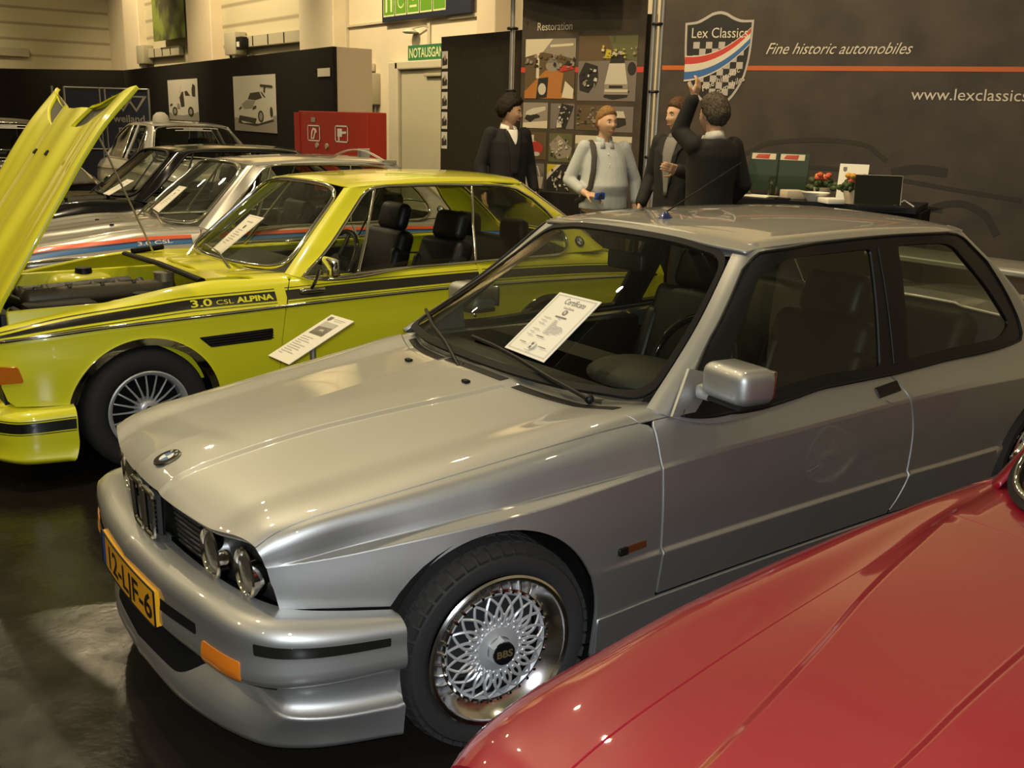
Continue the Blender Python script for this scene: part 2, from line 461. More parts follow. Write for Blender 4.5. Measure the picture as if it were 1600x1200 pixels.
def panel(name, S, outline, m, parent, holes=(), thick=0.014, res=0.04, gap=0.002, off=0.0, flip=False, bres=None, lines=()):
    """one sheet-metal (or glass) panel cut from surface S along an outline in (a, b)"""
    P = np.array(outline, float)
    keep = np.linalg.norm(P - np.roll(P, 1, axis=0), axis=1) > 1e-5
    P = P[keep]
    if gap: P = inset(P, gap)
    bres = bres or res * .6
    loops = [densify(P, bres)] + [densify(np.array(h, float), bres) for h in holes]
    B = np.vstack(loops)
    lo, hi = loops[0].min(0), loops[0].max(0)
    gx = np.arange(lo[0] + res * .5, hi[0], res); gy = np.arange(lo[1] + res * .5, hi[1], res)
    G = np.array([(x + (res * .25 if j % 2 else -res * .25), y) for j, y in enumerate(gy) for x in gx]) if len(gx) and len(gy) else np.zeros((0, 2))
    if len(G):
        ok = inside(loops[0], G)
        for h in loops[1:]: ok &= ~inside(h, G)
        G = G[ok]
    if len(G):
        dmin = np.full(len(G), 9.)
        for q in B: dmin = np.minimum(dmin, (G[:, 0] - q[0])**2 + (G[:, 1] - q[1])**2)
        G = G[dmin > (bres * .55)**2]
    fix = [densify(np.array(l, float), bres, False) for l in lines]
    if fix and len(G):
        FX = np.vstack(fix); dm = np.full(len(G), 9.)
        for q in FX: dm = np.minimum(dm, (G[:, 0] - q[0])**2 + (G[:, 1] - q[1])**2)
        G = G[dm > (bres * .4)**2]
    X = np.vstack([B, G] + fix); edges = []; k = 0
    for L in loops:
        n = len(L); edges += [(k + i, k + (i + 1) % n) for i in range(n)]; k += n
    k = len(B) + len(G)
    for L in fix:
        edges += [(k + i, k + i + 1) for i in range(len(L) - 1)]; k += len(L)
    V, E_, Fc, *_ = delaunay_2d_cdt([Vector(map(float, x)) for x in X], edges, [], 0, 1e-7)
    V = np.array([v[:] for v in V]); Fc = [f for f in Fc]
    cen = np.array([V[list(f)].mean(0) for f in Fc])
    ok = inside(loops[0], cen)
    for h in loops[1:]: ok &= ~inside(h, cen)
    Fc = [f for f, o in zip(Fc, ok) if o]
    Q = S.P(V[:, 0], V[:, 1]); N = S.N(V[:, 0], V[:, 1])
    if flip: N = -N
    Q = Q + N * off
    faces = []
    for f in Fc:
        a, b, c = Q[f[0]], Q[f[1]], Q[f[2]]
        if np.dot(np.cross(b - a, c - a), N[list(f)].mean(0)) < 0: f = list(f)[::-1]
        faces.append(tuple(f))
    VV, NN = list(Q), list(N)
    if thick:
        for L in loops:
            q = S.P(L[:, 0], L[:, 1]); nn = S.N(L[:, 0], L[:, 1]) * (-1 if flip else 1); q = q + nn * off
            tg = np.roll(q, -1, axis=0) - np.roll(q, 1, axis=0); tg /= np.maximum(np.linalg.norm(tg, axis=1, keepdims=True), 1e-9)
            o = np.cross(tg, nn)
            # outward: away from the inside of the sheet
            A2 = np.sum(L[:, 0] * np.roll(L[:, 1], -1) - np.roll(L[:, 0], -1) * L[:, 1])
            cc = q.mean(0)
            if ((q - cc) * o).sum() < 0: o = -o
            if L is not loops[0]: o = -o
            k0 = len(VV); n = len(L)
            mid = (o + nn); mid /= np.linalg.norm(mid, axis=1, keepdims=True)
            VV += list(q); NN += list(mid)
            VV += list(q - nn * thick); NN += list(o)
            for i in range(n):
                j = (i + 1) % n
                f = (k0 + i, k0 + j, k0 + n + j, k0 + n + i)
                a, b, c = VV[f[0]], VV[f[1]], VV[f[2]]
                if np.dot(np.cross(b - a, c - a), o[i]) < 0: f = f[::-1]
                faces.append(f)
    return raw(name, VV, faces, m, parent, normals=NN)

def on_surf(S, line, off=0.0, res=0.02, closed=False):
    L = densify(line, res, closed)
    return [tuple(x) for x in (S.P(L[:, 0], L[:, 1]) + S.N(L[:, 0], L[:, 1]) * off)]

def neg(poly): return [(a, -b) for a, b in poly]

def strip_tube(name, S, line, r, m, parent, off=0.0, closed=False, n=8, res=0.025, flat=None):
    V, F = tube_data(on_surf(S, line, off, res, closed), r, n, closed, True, flat)
    return raw(name, V, F, m, parent)
# ------------------------------------------------------------------ floor
def build_floor():
    m = MB(); m.box((1, 10, -.05), (60, 60, .1))
    f = m.build('floor', None, None, smooth=0)
    mt = mat('dark_polished_floor', (0.012, 0.010, 0.008), 0.16, spec=0.28)
    nt = mt.node_tree; b = nt.nodes['Principled BSDF']
    tc = nt.nodes.new('ShaderNodeTexCoord'); n = nt.nodes.new('ShaderNodeTexNoise'); n.inputs['Scale'].default_value = 6; n.inputs['Detail'].default_value = 8
    nt.links.new(tc.outputs['Object'], n.inputs['Vector'])
    r = nt.nodes.new('ShaderNodeMapRange'); r.inputs[1].default_value = .3; r.inputs[2].default_value = .7; r.inputs[3].default_value = .14; r.inputs[4].default_value = .34
    nt.links.new(n.outputs['Fac'], r.inputs[0]); nt.links.new(r.outputs[0], b.inputs['Roughness'])
    bp = nt.nodes.new('ShaderNodeBump'); bp.inputs['Strength'].default_value = .12; bp.inputs['Distance'].default_value = .01
    n2 = nt.nodes.new('ShaderNodeTexNoise'); n2.inputs['Scale'].default_value = 30; n2.inputs['Detail'].default_value = 5
    nt.links.new(tc.outputs['Object'], n2.inputs['Vector']); nt.links.new(n2.outputs['Fac'], bp.inputs['Height']); nt.links.new(bp.outputs[0], b.inputs['Normal'])
    f.data.materials.append(mt); struct(f)
build_floor()
# ------------------------------------------------------------------ the hall: plastered wall, roller doors, partitions
def wall_mats():
    M['cream'] = mat('cream_wall_paint', (0.70, 0.60, 0.42), 0.8, noise=(1.2, .05), bump=(60, .05))
    M['pillar'] = mat('beige_pillar_paint', (0.66, 0.55, 0.38), 0.7, noise=(1.5, .05))
    M['felt'] = mat('black_partition_cloth', (0.017, 0.015, 0.012), 0.95, spec=.1, noise=(40, .25))
    M['felt_brown'] = mat('brown_black_partition_cloth', (0.026, 0.021, 0.014), 0.9, spec=.15, noise=(40, .2))
    M['beige_panel'] = mat('beige_partition_board', (0.56, 0.47, 0.33), 0.7, noise=(2, .05))
    M['door_grey'] = mat('grey_green_door_paint', (0.46, 0.42, 0.29), 0.5)
    M['frame_grey'] = mat('door_frame_paint', (0.56, 0.50, 0.36), 0.5)
    M['sign_green'] = mat('sign_green', (0.035, 0.17, 0.06), 0.4)
    M['pict_green'] = mat('pictogram_green', (0.12, 0.30, 0.02), 0.4)
    M['pale_green'] = mat('pictogram_pale', (0.62, 0.66, 0.34), 0.5)
    M['cab_red'] = mat('cabinet_red', (0.36, 0.022, 0.012), 0.45)
    M['box_grey'] = mat('switch_box_plastic', (0.40, 0.36, 0.25), 0.5)
    M['photo_white'] = mat('poster_paper', (0.62, 0.58, 0.48), 0.5)
    M['photo_grey'] = mat('poster_grey', (0.30, 0.27, 0.22), 0.5)
    M['photo_dark'] = mat('poster_dark', (0.035, 0.028, 0.022), 0.5)
    M['navy_board'] = mat('navy_board', (0.010, 0.014, 0.032), 0.5)
    m = mat('roller_door_slats', (0.50, 0.44, 0.28), 0.6)
    nt = m.node_tree; b = nt.nodes['Principled BSDF']; tc = nt.nodes.new('ShaderNodeTexCoord'); w = nt.nodes.new('ShaderNodeTexWave')
    w.bands_direction = 'Z'; w.inputs['Scale'].default_value = .75; w.inputs['Distortion'].default_value = 0
    r = nt.nodes.new('ShaderNodeValToRGB'); r.color_ramp.elements[0].position = .86; r.color_ramp.elements[1].position = 1.0
    r.color_ramp.elements[0].color = (0.52, 0.46, 0.30, 1); r.color_ramp.elements[1].color = (0.30, 0.25, 0.15, 1)
    nt.links.new(tc.outputs['Object'], w.inputs['Vector']); nt.links.new(w.outputs['Fac'], r.inputs[0]); nt.links.new(r.outputs[0], b.inputs['Base Color'])
    M['slats'] = m
wall_mats()

def flat_mesh(name, items, parent=None):
    """several flat printed shapes in one mesh; items: (material, [points])"""
    V, F, mi, ms = [], [], [], []
    for mt, pts in items:
        if mt not in ms: ms.append(mt)
        F.append(tuple(range(len(V), len(V) + len(pts)))); V += [tuple(p) for p in pts]; mi.append(ms.index(mt))
    me = bpy.data.meshes.new(name); me.from_pydata(V, [], F)
    for mt in ms: me.materials.append(M[mt])
    me.polygons.foreach_set('material_index', mi); me.update()
    o = bpy.data.objects.new(name, me); COL.objects.link(o)
    if parent is not None: o.parent = parent
    return o

XW = 8.0
def build_hall():
    m = MB(); m.box((XW + .15, 12, 3.5), (.3, 34, 7.0)); w = m.build('wall_back', M['cream'], None, smooth=0); struct(w)
    m = MB(); m.box((-4, 29.15, 3.5), (24.6, .3, 7.0)); w = m.build('wall_left', M['slats'], None, smooth=0); struct(w)
    n = 1
    for y0, y1 in ((25.3, 26.6),):
        m = MB(); m.box((XW - .12, (y0 + y1) / 2, 3.5), (.30, y1 - y0, 7.0), bev=.02); struct(m.build('trim_%d' % n, M['cream'], None, smooth=0)); n += 1
    for y0, y1, d in ((19.85, 21.4, .34), (14.0, 15.4, .30), (9.07, 9.53, .30)):
        m = MB(); m.box((XW - d / 2, (y0 + y1) / 2, 3.5), (d, y1 - y0, 7.0), bev=.02); struct(m.build('trim_%d' % n, M['pillar'] if n != 3 else M['cream'], None, smooth=0)); n += 1
    for i, (y0, y1) in enumerate(((15.4, 19.85), (21.4, 25.3))):
        m = MB(); m.box((XW - .03, (y0 + y1) / 2, 3.2), (.08, y1 - y0, 6.4)); struct(m.build('door_%d' % (i + 2), M['slats'], None, smooth=0))
    # emergency door
    d = bpy.data.objects.new('door_1', None); COL.objects.link(d); struct(d)
    m = MB(); m.box((XW - .03, 11.2, 1.25), (.06, 1.66, 2.48)); m.build('door_leaf', M['door_grey'], d, smooth=0)
    m = MB(); m.box((XW - .06, 12.20, 1.31), (.14, .30, 2.62), bev=.02); m.box((XW - .06, 11.2, 2.56), (.14, 1.9, .13), bev=.02); m.box((XW - .06, 10.25, 1.31), (.14, .2, 2.62), bev=.02); m.build('door_frame', M['frame_grey'], d, smooth=0)
    m = MB(); m.box((XW - .09, 11.0, 2.40), (.05, .5, .05), bev=.01); m.build('door_closer', M['box_grey'], d)
    # conduit along the wall
    m = MB(); m.box((XW - .025, 12.6, 3.27), (.05, 3.5, .035)); m.box((XW - .025, 10.0, 3.22), (.05, 1.3, .05)); m.box((XW - .03, 14.0 - .02, 3.2), (.06, .05, 1.2))
    t = m.build('trim_5', M['frame_grey'], None, smooth=0); struct(t)
    # signs
    s = thing('exit_sign', 'green emergency exit sign with white capitals above the grey door', 'sign', (XW - .02, 11.82, 2.63))
    m = MB(); m.box((-.02, -.60, .115), (.04, 1.22, .235), bev=.004); m.build('sign_board', M['sign_green'], s, smooth=0)
    text_mesh('NOTAUSGANG', .205, M['pale_green'], 'sign_lettering', s, (-.0405, -.03, .045), (0, -1, 0), (0, 0, 1), width=1.14, bold=.004)
    s = thing('direction_sign', 'green pictogram board with toilet and wheelchair symbols high on the wall', 'sign', (XW - .05, 12.58, 3.27))
    m = MB(); m.box((-.03, -1.31, .33), (.06, 2.62, .70), bev=.004); m.build('sign_board', M['navy_board'], s, smooth=0)
    tiles = []
    for k in range(5):
        y0 = -.05 - k * .385; tiles.append((y0, y0 - .36))
    it = []
    for y0, y1 in tiles:
        it.append(('pale_green', [(-.062, y0, .06), (-.062, y1, .06), (-.062, y1, .66), (-.062, y0, .66)]))
        it.append(('pict_green', [(-.0625, y0 - .015, .085), (-.0625, y1 + .015, .085), (-.0625, y1 + .015, .65), (-.0625, y0 - .015, .65)]))
    flat_mesh('pictogram_tiles', it, s)
    def pic(shapes, k):
        y0, y1 = tiles[k]; return [('pale_green', [(-.063, y0 + (y1 - y0) * u, .10 + .54 * v) for u, v in q]) for q in shapes]
    circ = lambda cx, cy, r, n=14: [(cx + r * math.cos(2 * PI * i / n), cy + r * .66 * math.sin(2 * PI * i / n)) for i in range(n)]
    def ring(cx, cy, r, w, a0, a1, n=14): 
        A = [math.radians(a0 + (a1 - a0) * i / n) for i in range(n + 1)]
        return [(cx + r * math.cos(a), cy + r * .66 * math.sin(a)) for a in A] + [(cx + (r - w) * math.cos(a), cy + (r - w) * .66 * math.sin(a)) for a in A[::-1]]
    def seg(p, q, w): 
        d = np.array(q) - np.array(p); nn = np.array([-d[1], d[0]]) / np.linalg.norm(d) * w
        return [tuple(np.array(p) + nn), tuple(np.array(p) - nn), tuple(np.array(q) - nn), tuple(np.array(q) + nn)]
    S_ = []
    S_ += pic([circ(.28, .90, .10), [(.15, .8), (.41, .8), (.41, .45), (.36, .45), (.36, .05), (.20, .05), (.20, .45), (.15, .45)], circ(.72, .90, .10), [(.66, .8), (.78, .8), (.9, .40), (.80, .40), (.80, .05), (.64, .05), (.64, .40), (.54, .40)]], 0)
    S_ += pic([circ(.52, .92, .10), seg((.52, .82), (.48, .52), .05), seg((.48, .55), (.72, .53), .04), seg((.72, .53), (.80, .25), .04), ring(.52, .32, .30, .06, 110, 380), seg((.52, .70), (.74, .70), .03)], 1)
    S_ += pic([circ(.5, .86, .09), seg((.5, .78), (.46, .56), .05), seg((.46, .56), (.66, .55), .035), ring(.5, .42, .20, .05, 110, 380), seg((.2, .14), (.8, .14), .03), seg((.66, .55), (.72, .36), .035)], 2)
    S_ += pic([seg((.15, .45), (.5, .75), .03), seg((.5, .75), (.9, .45), .03), seg((.15, .42), (.9, .42), .025)], 3)
    for y0, y1 in tiles[:4]: flat_mesh('pictogram', [q for q in S_ if y1 - .01 <= min(p[1] for p in q[1]) <= y0], s)
    flat_mesh('arrow_mark', [('white', [(-.063, -2.18, .30), (-.063, -2.36, .30), (-.063, -2.27, .22)])], s)
    # wall fittings
    f = thing('wall_lamp', 'small white spot lamp on a bracket above the green exit sign', 'lamp', (XW, 11.25, 3.0))
    m = MB(); m.tube([(-.02, 0, .12), (-.06, .1, .14), (-.10, .36, .11)], .012, 6); m.build('lamp_arm', M['box_grey'], f)
    m = MB(); m.lathe([(0, .06), (.05, .05), (.13, 0), (.10, -.02)], 'z', 18, c=(-.11, .42, .06)); m.build('lamp_shade', M['photo_white'], f)
    m = MB(); m.box((-.015, 0, -.05), (.03, .08, .62)); m.build('lamp_trunking', M['frame_grey'], f, smooth=0)
    b = thing('switch_box', 'grey electrical box with cables on the cream wall beside the door', 'box', (XW, 13.15, 2.2))
    m = MB(); m.box((-.10, 0, 0), (.20, .62, .52), bev=.02); m.build('box_body', M['box_grey'], b)
    m = MB(); m.box((-.21, .02, .02), (.03, .22, .20), bev=.01); m.build('box_socket', M['black'], b)
    m = MB(); m.box((-.06, .0, .36), (.10, .3, .14), bev=.02); m.build('box_cap', M['frame_grey'], b)
    m = MB(); m.tube([(-.05, .25, -.24), (-.05, .27, -.5), (-.05, .05, -.56), (-.05, .02, -.3)], .022, 8); m.tube([(-.05, -.2, -.25), (-.05, -.2, -.9)], .02, 8); m.build('box_cable', M['box_grey'], b)
    # conduits and boxes below the roller doors
    for nm, lab, y0, y1, z in (('cable_trunking', 'grey cable trunking across the roller door right of the hanging poster', 15.5, 18.6, 3.18), ('cable_trunking', 'short grey cable trunking across the roller door beside the left pillar', 22.4, 24.9, 3.16)):
        c = thing(nm, lab, 'cable trunking', (XW - .09, y1, z))
        m = MB(); m.box((-.06, (y0 - y1) / 2, 0), (.12, y1 - y0, .22), bev=.01); m.build('trunking_body', M['box_grey'], c, smooth=0)
        for k in range(3):
            mm = MB(); mm.box((-.125, (y0 - y1) * (.25 + .25 * k), .0), (.012, .03, .19)); mm.build('trunking_clip', M['black'], c, smooth=0)
        m = MB(); m.box((-.12, .18, -.02), (.26, .62, .46), bev=.02); m.build('junction_box', M['box_grey'], c)
        m = MB(); m.tube([(-.1, .5, .1), (-.14, .62, .12), (-.12, .66, -.05), (-.1, .5, -.3)], .03, 8); m.build('trunking_cable', M['black'], c)
    c = thing('floodlight', 'small black floodlight fixed to the grey cable trunking', 'lamp', (XW - .30, 18.2, 3.14))
    m = MB(); m.box((0, 0, 0), (.14, .32, .26), bev=.02); m.build('lamp_housing', M['black'], c)
    m = MB(); m.box((-.075, .02, -.02), (.01, .14, .10)); m.build('lamp_glass', M['photo_white'], c, smooth=0)
    # hanging green poster on the pillar
    p = thing('banner', 'dark green printed banner hanging high on the beige pillar', 'banner', (XW - .36, 22.6, 3.4))
    m = MB(); m.box((0, 0, .9), (.02, 2.3, 1.8)); o = m.build('banner_print', None, p, smooth=0)
    bm_ = mat('green_banner_print', (0.07, 0.09, 0.02), 0.6); nt = bm_.node_tree; tc = nt.nodes.new('ShaderNodeTexCoord'); nn = nt.nodes.new('ShaderNodeTexNoise'); nn.inputs['Scale'].default_value = 1.6
    r = nt.nodes.new('ShaderNodeValToRGB'); r.color_ramp.elements[0].position = .42; r.color_ramp.elements[0].color = (0.045, 0.040, 0.015, 1); r.color_ramp.elements[1].position = .62; r.color_ramp.elements[1].color = (0.16, 0.20, 0.03, 1)
    nt.links.new(tc.outputs['Object'], nn.inputs['Vector']); nt.links.new(nn.outputs['Fac'], r.inputs[0]); nt.links.new(r.outputs[0], nt.nodes['Principled BSDF'].inputs['Base Color']); o.data.materials.append(bm_)
    # conduit box on the left wall
    c = thing('cable_trunking', 'long grey cable trunking on the left hall wall above the black partition', 'cable trunking', (3.0, 28.90, 3.2))
    m = MB(); m.box((0, 0, 0), (5.5, .14, .22)); m.build('trunking_body', M['box_grey'], c, smooth=0)
    m = MB(); m.box((1.4, -.1, .0), (.62, .16, .24), bev=.02); m.build('junction_box', M['black'], c)

    # black partition with posters
    a, e = Vector((5.75, 10.12, 0)), Vector((6.67, 23.25, 0)); d = (e - a).normalized(); nrm = Vector((-d.y, d.x, 0)) # towards the cars
    if nrm.x > 0: nrm = -nrm
    m = MB(); m.prism([a, e, e + Vector((0, 0, 2.656)), a + Vector((0, 0, 2.656))], -nrm * .06); struct(m.build('wall_right', M['felt'], None, smooth=0))
    m = MB(); m.prism([a, a + Vector((0, 0, 2.656)), a + Vector((.62, .03, 2.656)), a + Vector((.62, .03, 0))], (.02, .05, 0)); struct(m.build('wall_end', M['beige_panel'], None, smooth=0))
    m = MB(); m.prism([(6.66, 23.22, 0), (2.4, 28.95, 0), (2.4, 28.95, 2.66), (6.66, 23.22, 2.66)], (.05, .03, 0)); struct(m.build('wall_far', M['felt'], None, smooth=0))
    def on(y, z, off=.012):
        t = (y - a.y) / d.y; p = a + d * t; return p + nrm * off + Vector((0, 0, z))
    def poster(y0, y1, z0, z1, lab, draw):
        P = lambda u, v, o=.016: tuple(on(y0 + (y1 - y0) * u, z0 + (z1 - z0) * v, o))
        t = thing('poster', lab, 'poster', tuple(on((y0 + y1) / 2, z0, .0)))
        m = MB(); m.prism([P(0, 0), P(1, 0), P(1, 1), P(0, 1)], nrm * -.006); o = m.build('poster_sheet', M['photo_white'], None, smooth=0)
        its = [(mt, [P(u, v, .0165 + .0006 * i) for u, v in q]) for i, (mt, q) in enumerate(draw)]
        o2 = flat_mesh('poster_print', its)
        for q in (o, o2): q.parent = t; q.matrix_parent_inverse = t.matrix_basis.inverted()
    ell = lambda cx, cy, rx, ry, n=18: [(cx + rx * math.cos(2 * PI * i / n), cy + ry * math.sin(2 * PI * i / n)) for i in range(n)]
    car_a = [('photo_grey', [(0, 0), (1, 0), (1, .30), (0, .24)]), ('photo_dark', [(.10, .14), (.55, .10), (.95, .2), (.90, .30), (.12, .26)]),
             ('photo_white', [(.08, .26), (.10, .40), (.20, .50), (.34, .58), (.40, .70), (.66, .72), (.80, .60), (.92, .52), (.93, .24), (.60, .15), (.22, .15)]),
             ('photo_dark', [(.36, .58), (.42, .69), (.64, .71), (.70, .60), (.54, .56)]), ('photo_dark', [(.73, .62), (.66, .71), (.70, .70), (.79, .60)]), ('photo_grey', [(.20, .49), (.34, .57), (.54, .55), (.46, .42), (.26, .40)]),
             ('photo_dark', [(.13, .38), (.21, .42), (.20, .46), (.14, .42)]), ('photo_dark', [(.46, .39), (.56, .42), (.56, .47), (.49, .45)]), ('photo_dark', [(.12, .20), (.52, .15), (.56, .24), (.14, .29)]),
             ('photo_dark', ell(.66, .28, .065, .105)), ('photo_grey', ell(.665, .28, .04, .07)), ('photo_dark', ell(.90, .36, .03, .09)), ('photo_dark', [(.66, .80), (.94, .77), (.94, .81), (.67, .84)]), ('photo_dark', [(.74, .70), (.77, .70), (.78, .80), (.75, .80)])]
    poster(14.52, 12.39, 1.45, 2.346, 'large poster of a white racing car on the black partition', car_a)
    car_b = [('photo_grey', [(0, 0), (1, 0), (1, .22), (0, .18)]), ('photo_white', [(.04, .22), (.06, .40), (.22, .50), (.36, .54), (.46, .72), (.66, .74), (.80, .60), (.94, .50), (.95, .20), (.5, .12), (.12, .14)]),
             ('photo_dark', [(.40, .56), (.48, .70), (.54, .70), (.56, .34), (.44, .32)]), ('photo_dark', [(.60, .60), (.58, .71), (.66, .72), (.76, .60)]), ('photo_white', [(.30, .56), (.42, .86), (.47, .86), (.40, .55)]), ('photo_dark', ell(.22, .22, .09, .11)), ('photo_grey', ell(.22, .22, .05, .065)), ('photo_dark', ell(.76, .22, .09, .12)), ('photo_grey', ell(.76, .22, .05, .07)),
             ('photo_dark', [(.82, .60), (.92, .58), (.93, .84), (.86, .88), (.82, .76)]), ('photo_dark', [(.06, .34), (.15, .38), (.14, .42), (.07, .39)]), ('photo_grey', [(.30, .30), (.40, .29), (.40, .40), (.32, .42)])]
    poster(18.96, 16.74, 1.567, 2.357, 'smaller poster of a white car with open door on the black partition', car_b)
    t = thing('notice', 'small white notice at the end of the black partition', 'notice', tuple(on(10.4, 2.27, 0)))
    m = MB(); m.prism([on(10.64, 2.27), on(10.19, 2.27), on(10.19, 2.38), on(10.64, 2.38)], nrm * .004); o = m.build('notice_sheet', M['photo_white'], None, smooth=0); o.parent = t; o.matrix_parent_inverse = t.matrix_basis.inverted()
    # dark advertising board with frame
    t = thing('display_board', 'navy display board in a silver frame with a triangle emblem', 'display board', (4.2, 19.53, 0))
    a2 = Vector((0, 0, 0)); d2 = Vector((1, -.55, 0)).normalized()
    B = lambda u, z, o=.0: Vector((0, 0, 0)) + d2 * u + Vector((0, 0, z)) + Vector((-.48, -.87, 0)) * o
    m = MB(); m.prism([B(.25, .1), B(1.88, .1), B(1.88, 2.1), B(.25, 2.1)], Vector((.02, .035, 0))); m.build('board_panel', M['navy_board'], t, smooth=0)
    m = MB()
    for u in (.02, .25, .93, 1.03, 1.88): m.cyl(B(u, 0, .02), B(u, 2.17, .02), .022, n=10)
    for z in (2.15, .95): m.cyl(B(.25, z, .02), B(1.88, z, .02), .02, n=10)
    m.build('board_frame', M['steel'], t)
    def tri(cx, cz, w, h, th):
        A, Bq, Cq = (cx - w, cz + h), (cx + w, cz + h), (cx, cz - h); return [[A, Bq, (Bq[0] - th * 1.6, Bq[1] - th), (A[0] + th * 1.6, A[1] - th)], [Bq, Cq, (Cq[0], Cq[1] + th * 2), (Bq[0] - th * 2, Bq[1])], [A, (A[0] + th * 2, A[1]), (Cq[0], Cq[1] + th * 2), Cq]]
    its = []
    for q in tri(1.36, 1.86, .22, .16, .03) + tri(1.62, 1.86, .22, .16, .03): its.append(('photo_grey', [tuple(B(u, z, .004)) for u, z in q]))
    flat_mesh('board_emblem', its, t)
    text_mesh('weiland', .20, M['photo_grey'], 'board_lettering', t, B(1.16, 1.50, .006), d2, (0, 0, 1), width=.62, bold=.004)
    text_mesh('racing', .19, M['photo_grey'], 'board_lettering', t, B(1.24, 1.30, .006), d2, (0, 0, 1), width=.50, bold=.004)
    # red fire hose cabinet
    t = thing('hydrant_cabinet', 'red fire hose cabinet with white pictograms in front of the beige panel', 'cabinet', (5.32, 9.42, 0))
    m = MB(); m.box((.14, -.07, .92), (.28, 1.96, 1.76), bev=.01); m.box((.14, -.07, .02), (.24, 1.9, .04)); m.build('cabinet_body', M['cab_red'], t, smooth=0)
    m = MB(); m.prism([(-.002, .86, .06), (-.002, 1.02, .06), (-.016, 1.02, .06), (-.010, .86, .06)], (0, 0, 1.72)); m.build('cabinet_side', M['cab_red'], t, smooth=0)
    k = .80
    def fr(y0, y1, z0, z1, w=.016):
        o = -.006
        return [('white', [(o, y0, z0), (o, y1, z0), (o, y1, z0 + w), (o, y0, z0 + w)]), ('white', [(o, y0, z1 - w), (o, y1, z1 - w), (o, y1, z1), (o, y0, z1)]),
                ('white', [(o, y0, z0), (o, y0 - .02, z0), (o, y0 - .02, z1), (o, y0, z1)]), ('white', [(o, y1 + .02, z0), (o, y1, z0), (o, y1, z1), (o, y1 + .02, z1)])]
    its = fr(.62, .24, 1.41, 1.62) + fr(-.20, -.56, 1.42, 1.63)
    def pg(mt, pts, o): return (mt, [(o, y, z) for y, z in pts])
    its += [pg('white', [(-.27, 1.59), (-.40, 1.59), (-.40, 1.49), (-.27, 1.49)], -.007), pg('white', [(-.40, 1.555), (-.51, 1.56), (-.51, 1.53), (-.40, 1.525)], -.007), pg('white', [(-.29, 1.49), (-.33, 1.49), (-.33, 1.44), (-.29, 1.44)], -.007),
            pg('white', [(.52, 1.44), (.42, 1.44), (.38, 1.51), (.33, 1.535), (.36, 1.575), (.45, 1.585), (.50, 1.54)], -.007), pg('cab_red', [(.49, 1.455), (.45, 1.455), (.41, 1.52), (.39, 1.545), (.43, 1.56), (.46, 1.53)], -.008),
            pg('photo_grey', [(.50, 1.66), (.37, 1.66), (.37, 1.72), (.50, 1.72)], -.007)]
    flat_mesh('cabinet_pictogram', [q for q in its if q[1][0][1] > .1], t); flat_mesh('cabinet_pictogram', [q for q in its if q[1][0][1] <= .1], t)
    for y in (.33, .04):
        m = MB(); m.cyl((.0, y, 1.36), (-.02, y, 1.36), .035, n=18); m.build('cabinet_lock', M['box_grey'], t)
    # dark panel with a strip of small photographs, left of the stand banner
    t = thing('photo_stand', 'tall black cloth panel with a column of small photo strips', 'display panel', (5.8, 7.44, 0))
    m = MB(); m.box((.03, -.78, 1.33), (.06, 1.56, 2.66)); m.build('panel_cloth', M['felt_brown'], t, smooth=0)
    for k in range(5):
        z0 = 2.50 - k * .225
        its = [('photo_white', [(-.003, -.02, z0), (-.003, -.145, z0), (-.003, -.145, z0 - .19), (-.003, -.02, z0 - .19)]), ('photo_dark', [(-.004, -.03, z0 - .08), (-.004, -.08, z0 - .05), (-.004, -.135, z0 - .09), (-.004, -.135, z0 - .15), (-.004, -.03, z0 - .16)]),
               ('photo_grey', [(-.0045, -.06, z0 - .06), (-.0045, -.09, z0 - .03), (-.0045, -.12, z0 - .08), (-.0045, -.08, z0 - .11)])]
        flat_mesh('photo_strip', its, t)
build_hall()
# ------------------------------------------------------------------ parts shared by the cars
def bevel_rect(y0, y1, z0, z1, r): return rounded([(y0, z0), (y1, z0), (y1, z1), (y0, z1)], r)

def tyre_profile(R, w, rim):
    h = w / 2
    return [(rim, -h * .80), (rim + .012, -h * .92), (rim + (R - rim) * .35, -h * 1.02), (rim + (R - rim) * .7, -h * 1.0), (R - .022, -h * .93), (R - .006, -h * .80), (R, -h * .62),
            (R, h * .62), (R - .006, h * .80), (R - .022, h * .93), (rim + (R - rim) * .7, h * 1.0), (rim + (R - rim) * .35, h * 1.02), (rim + .012, h * .92), (rim, h * .80)]

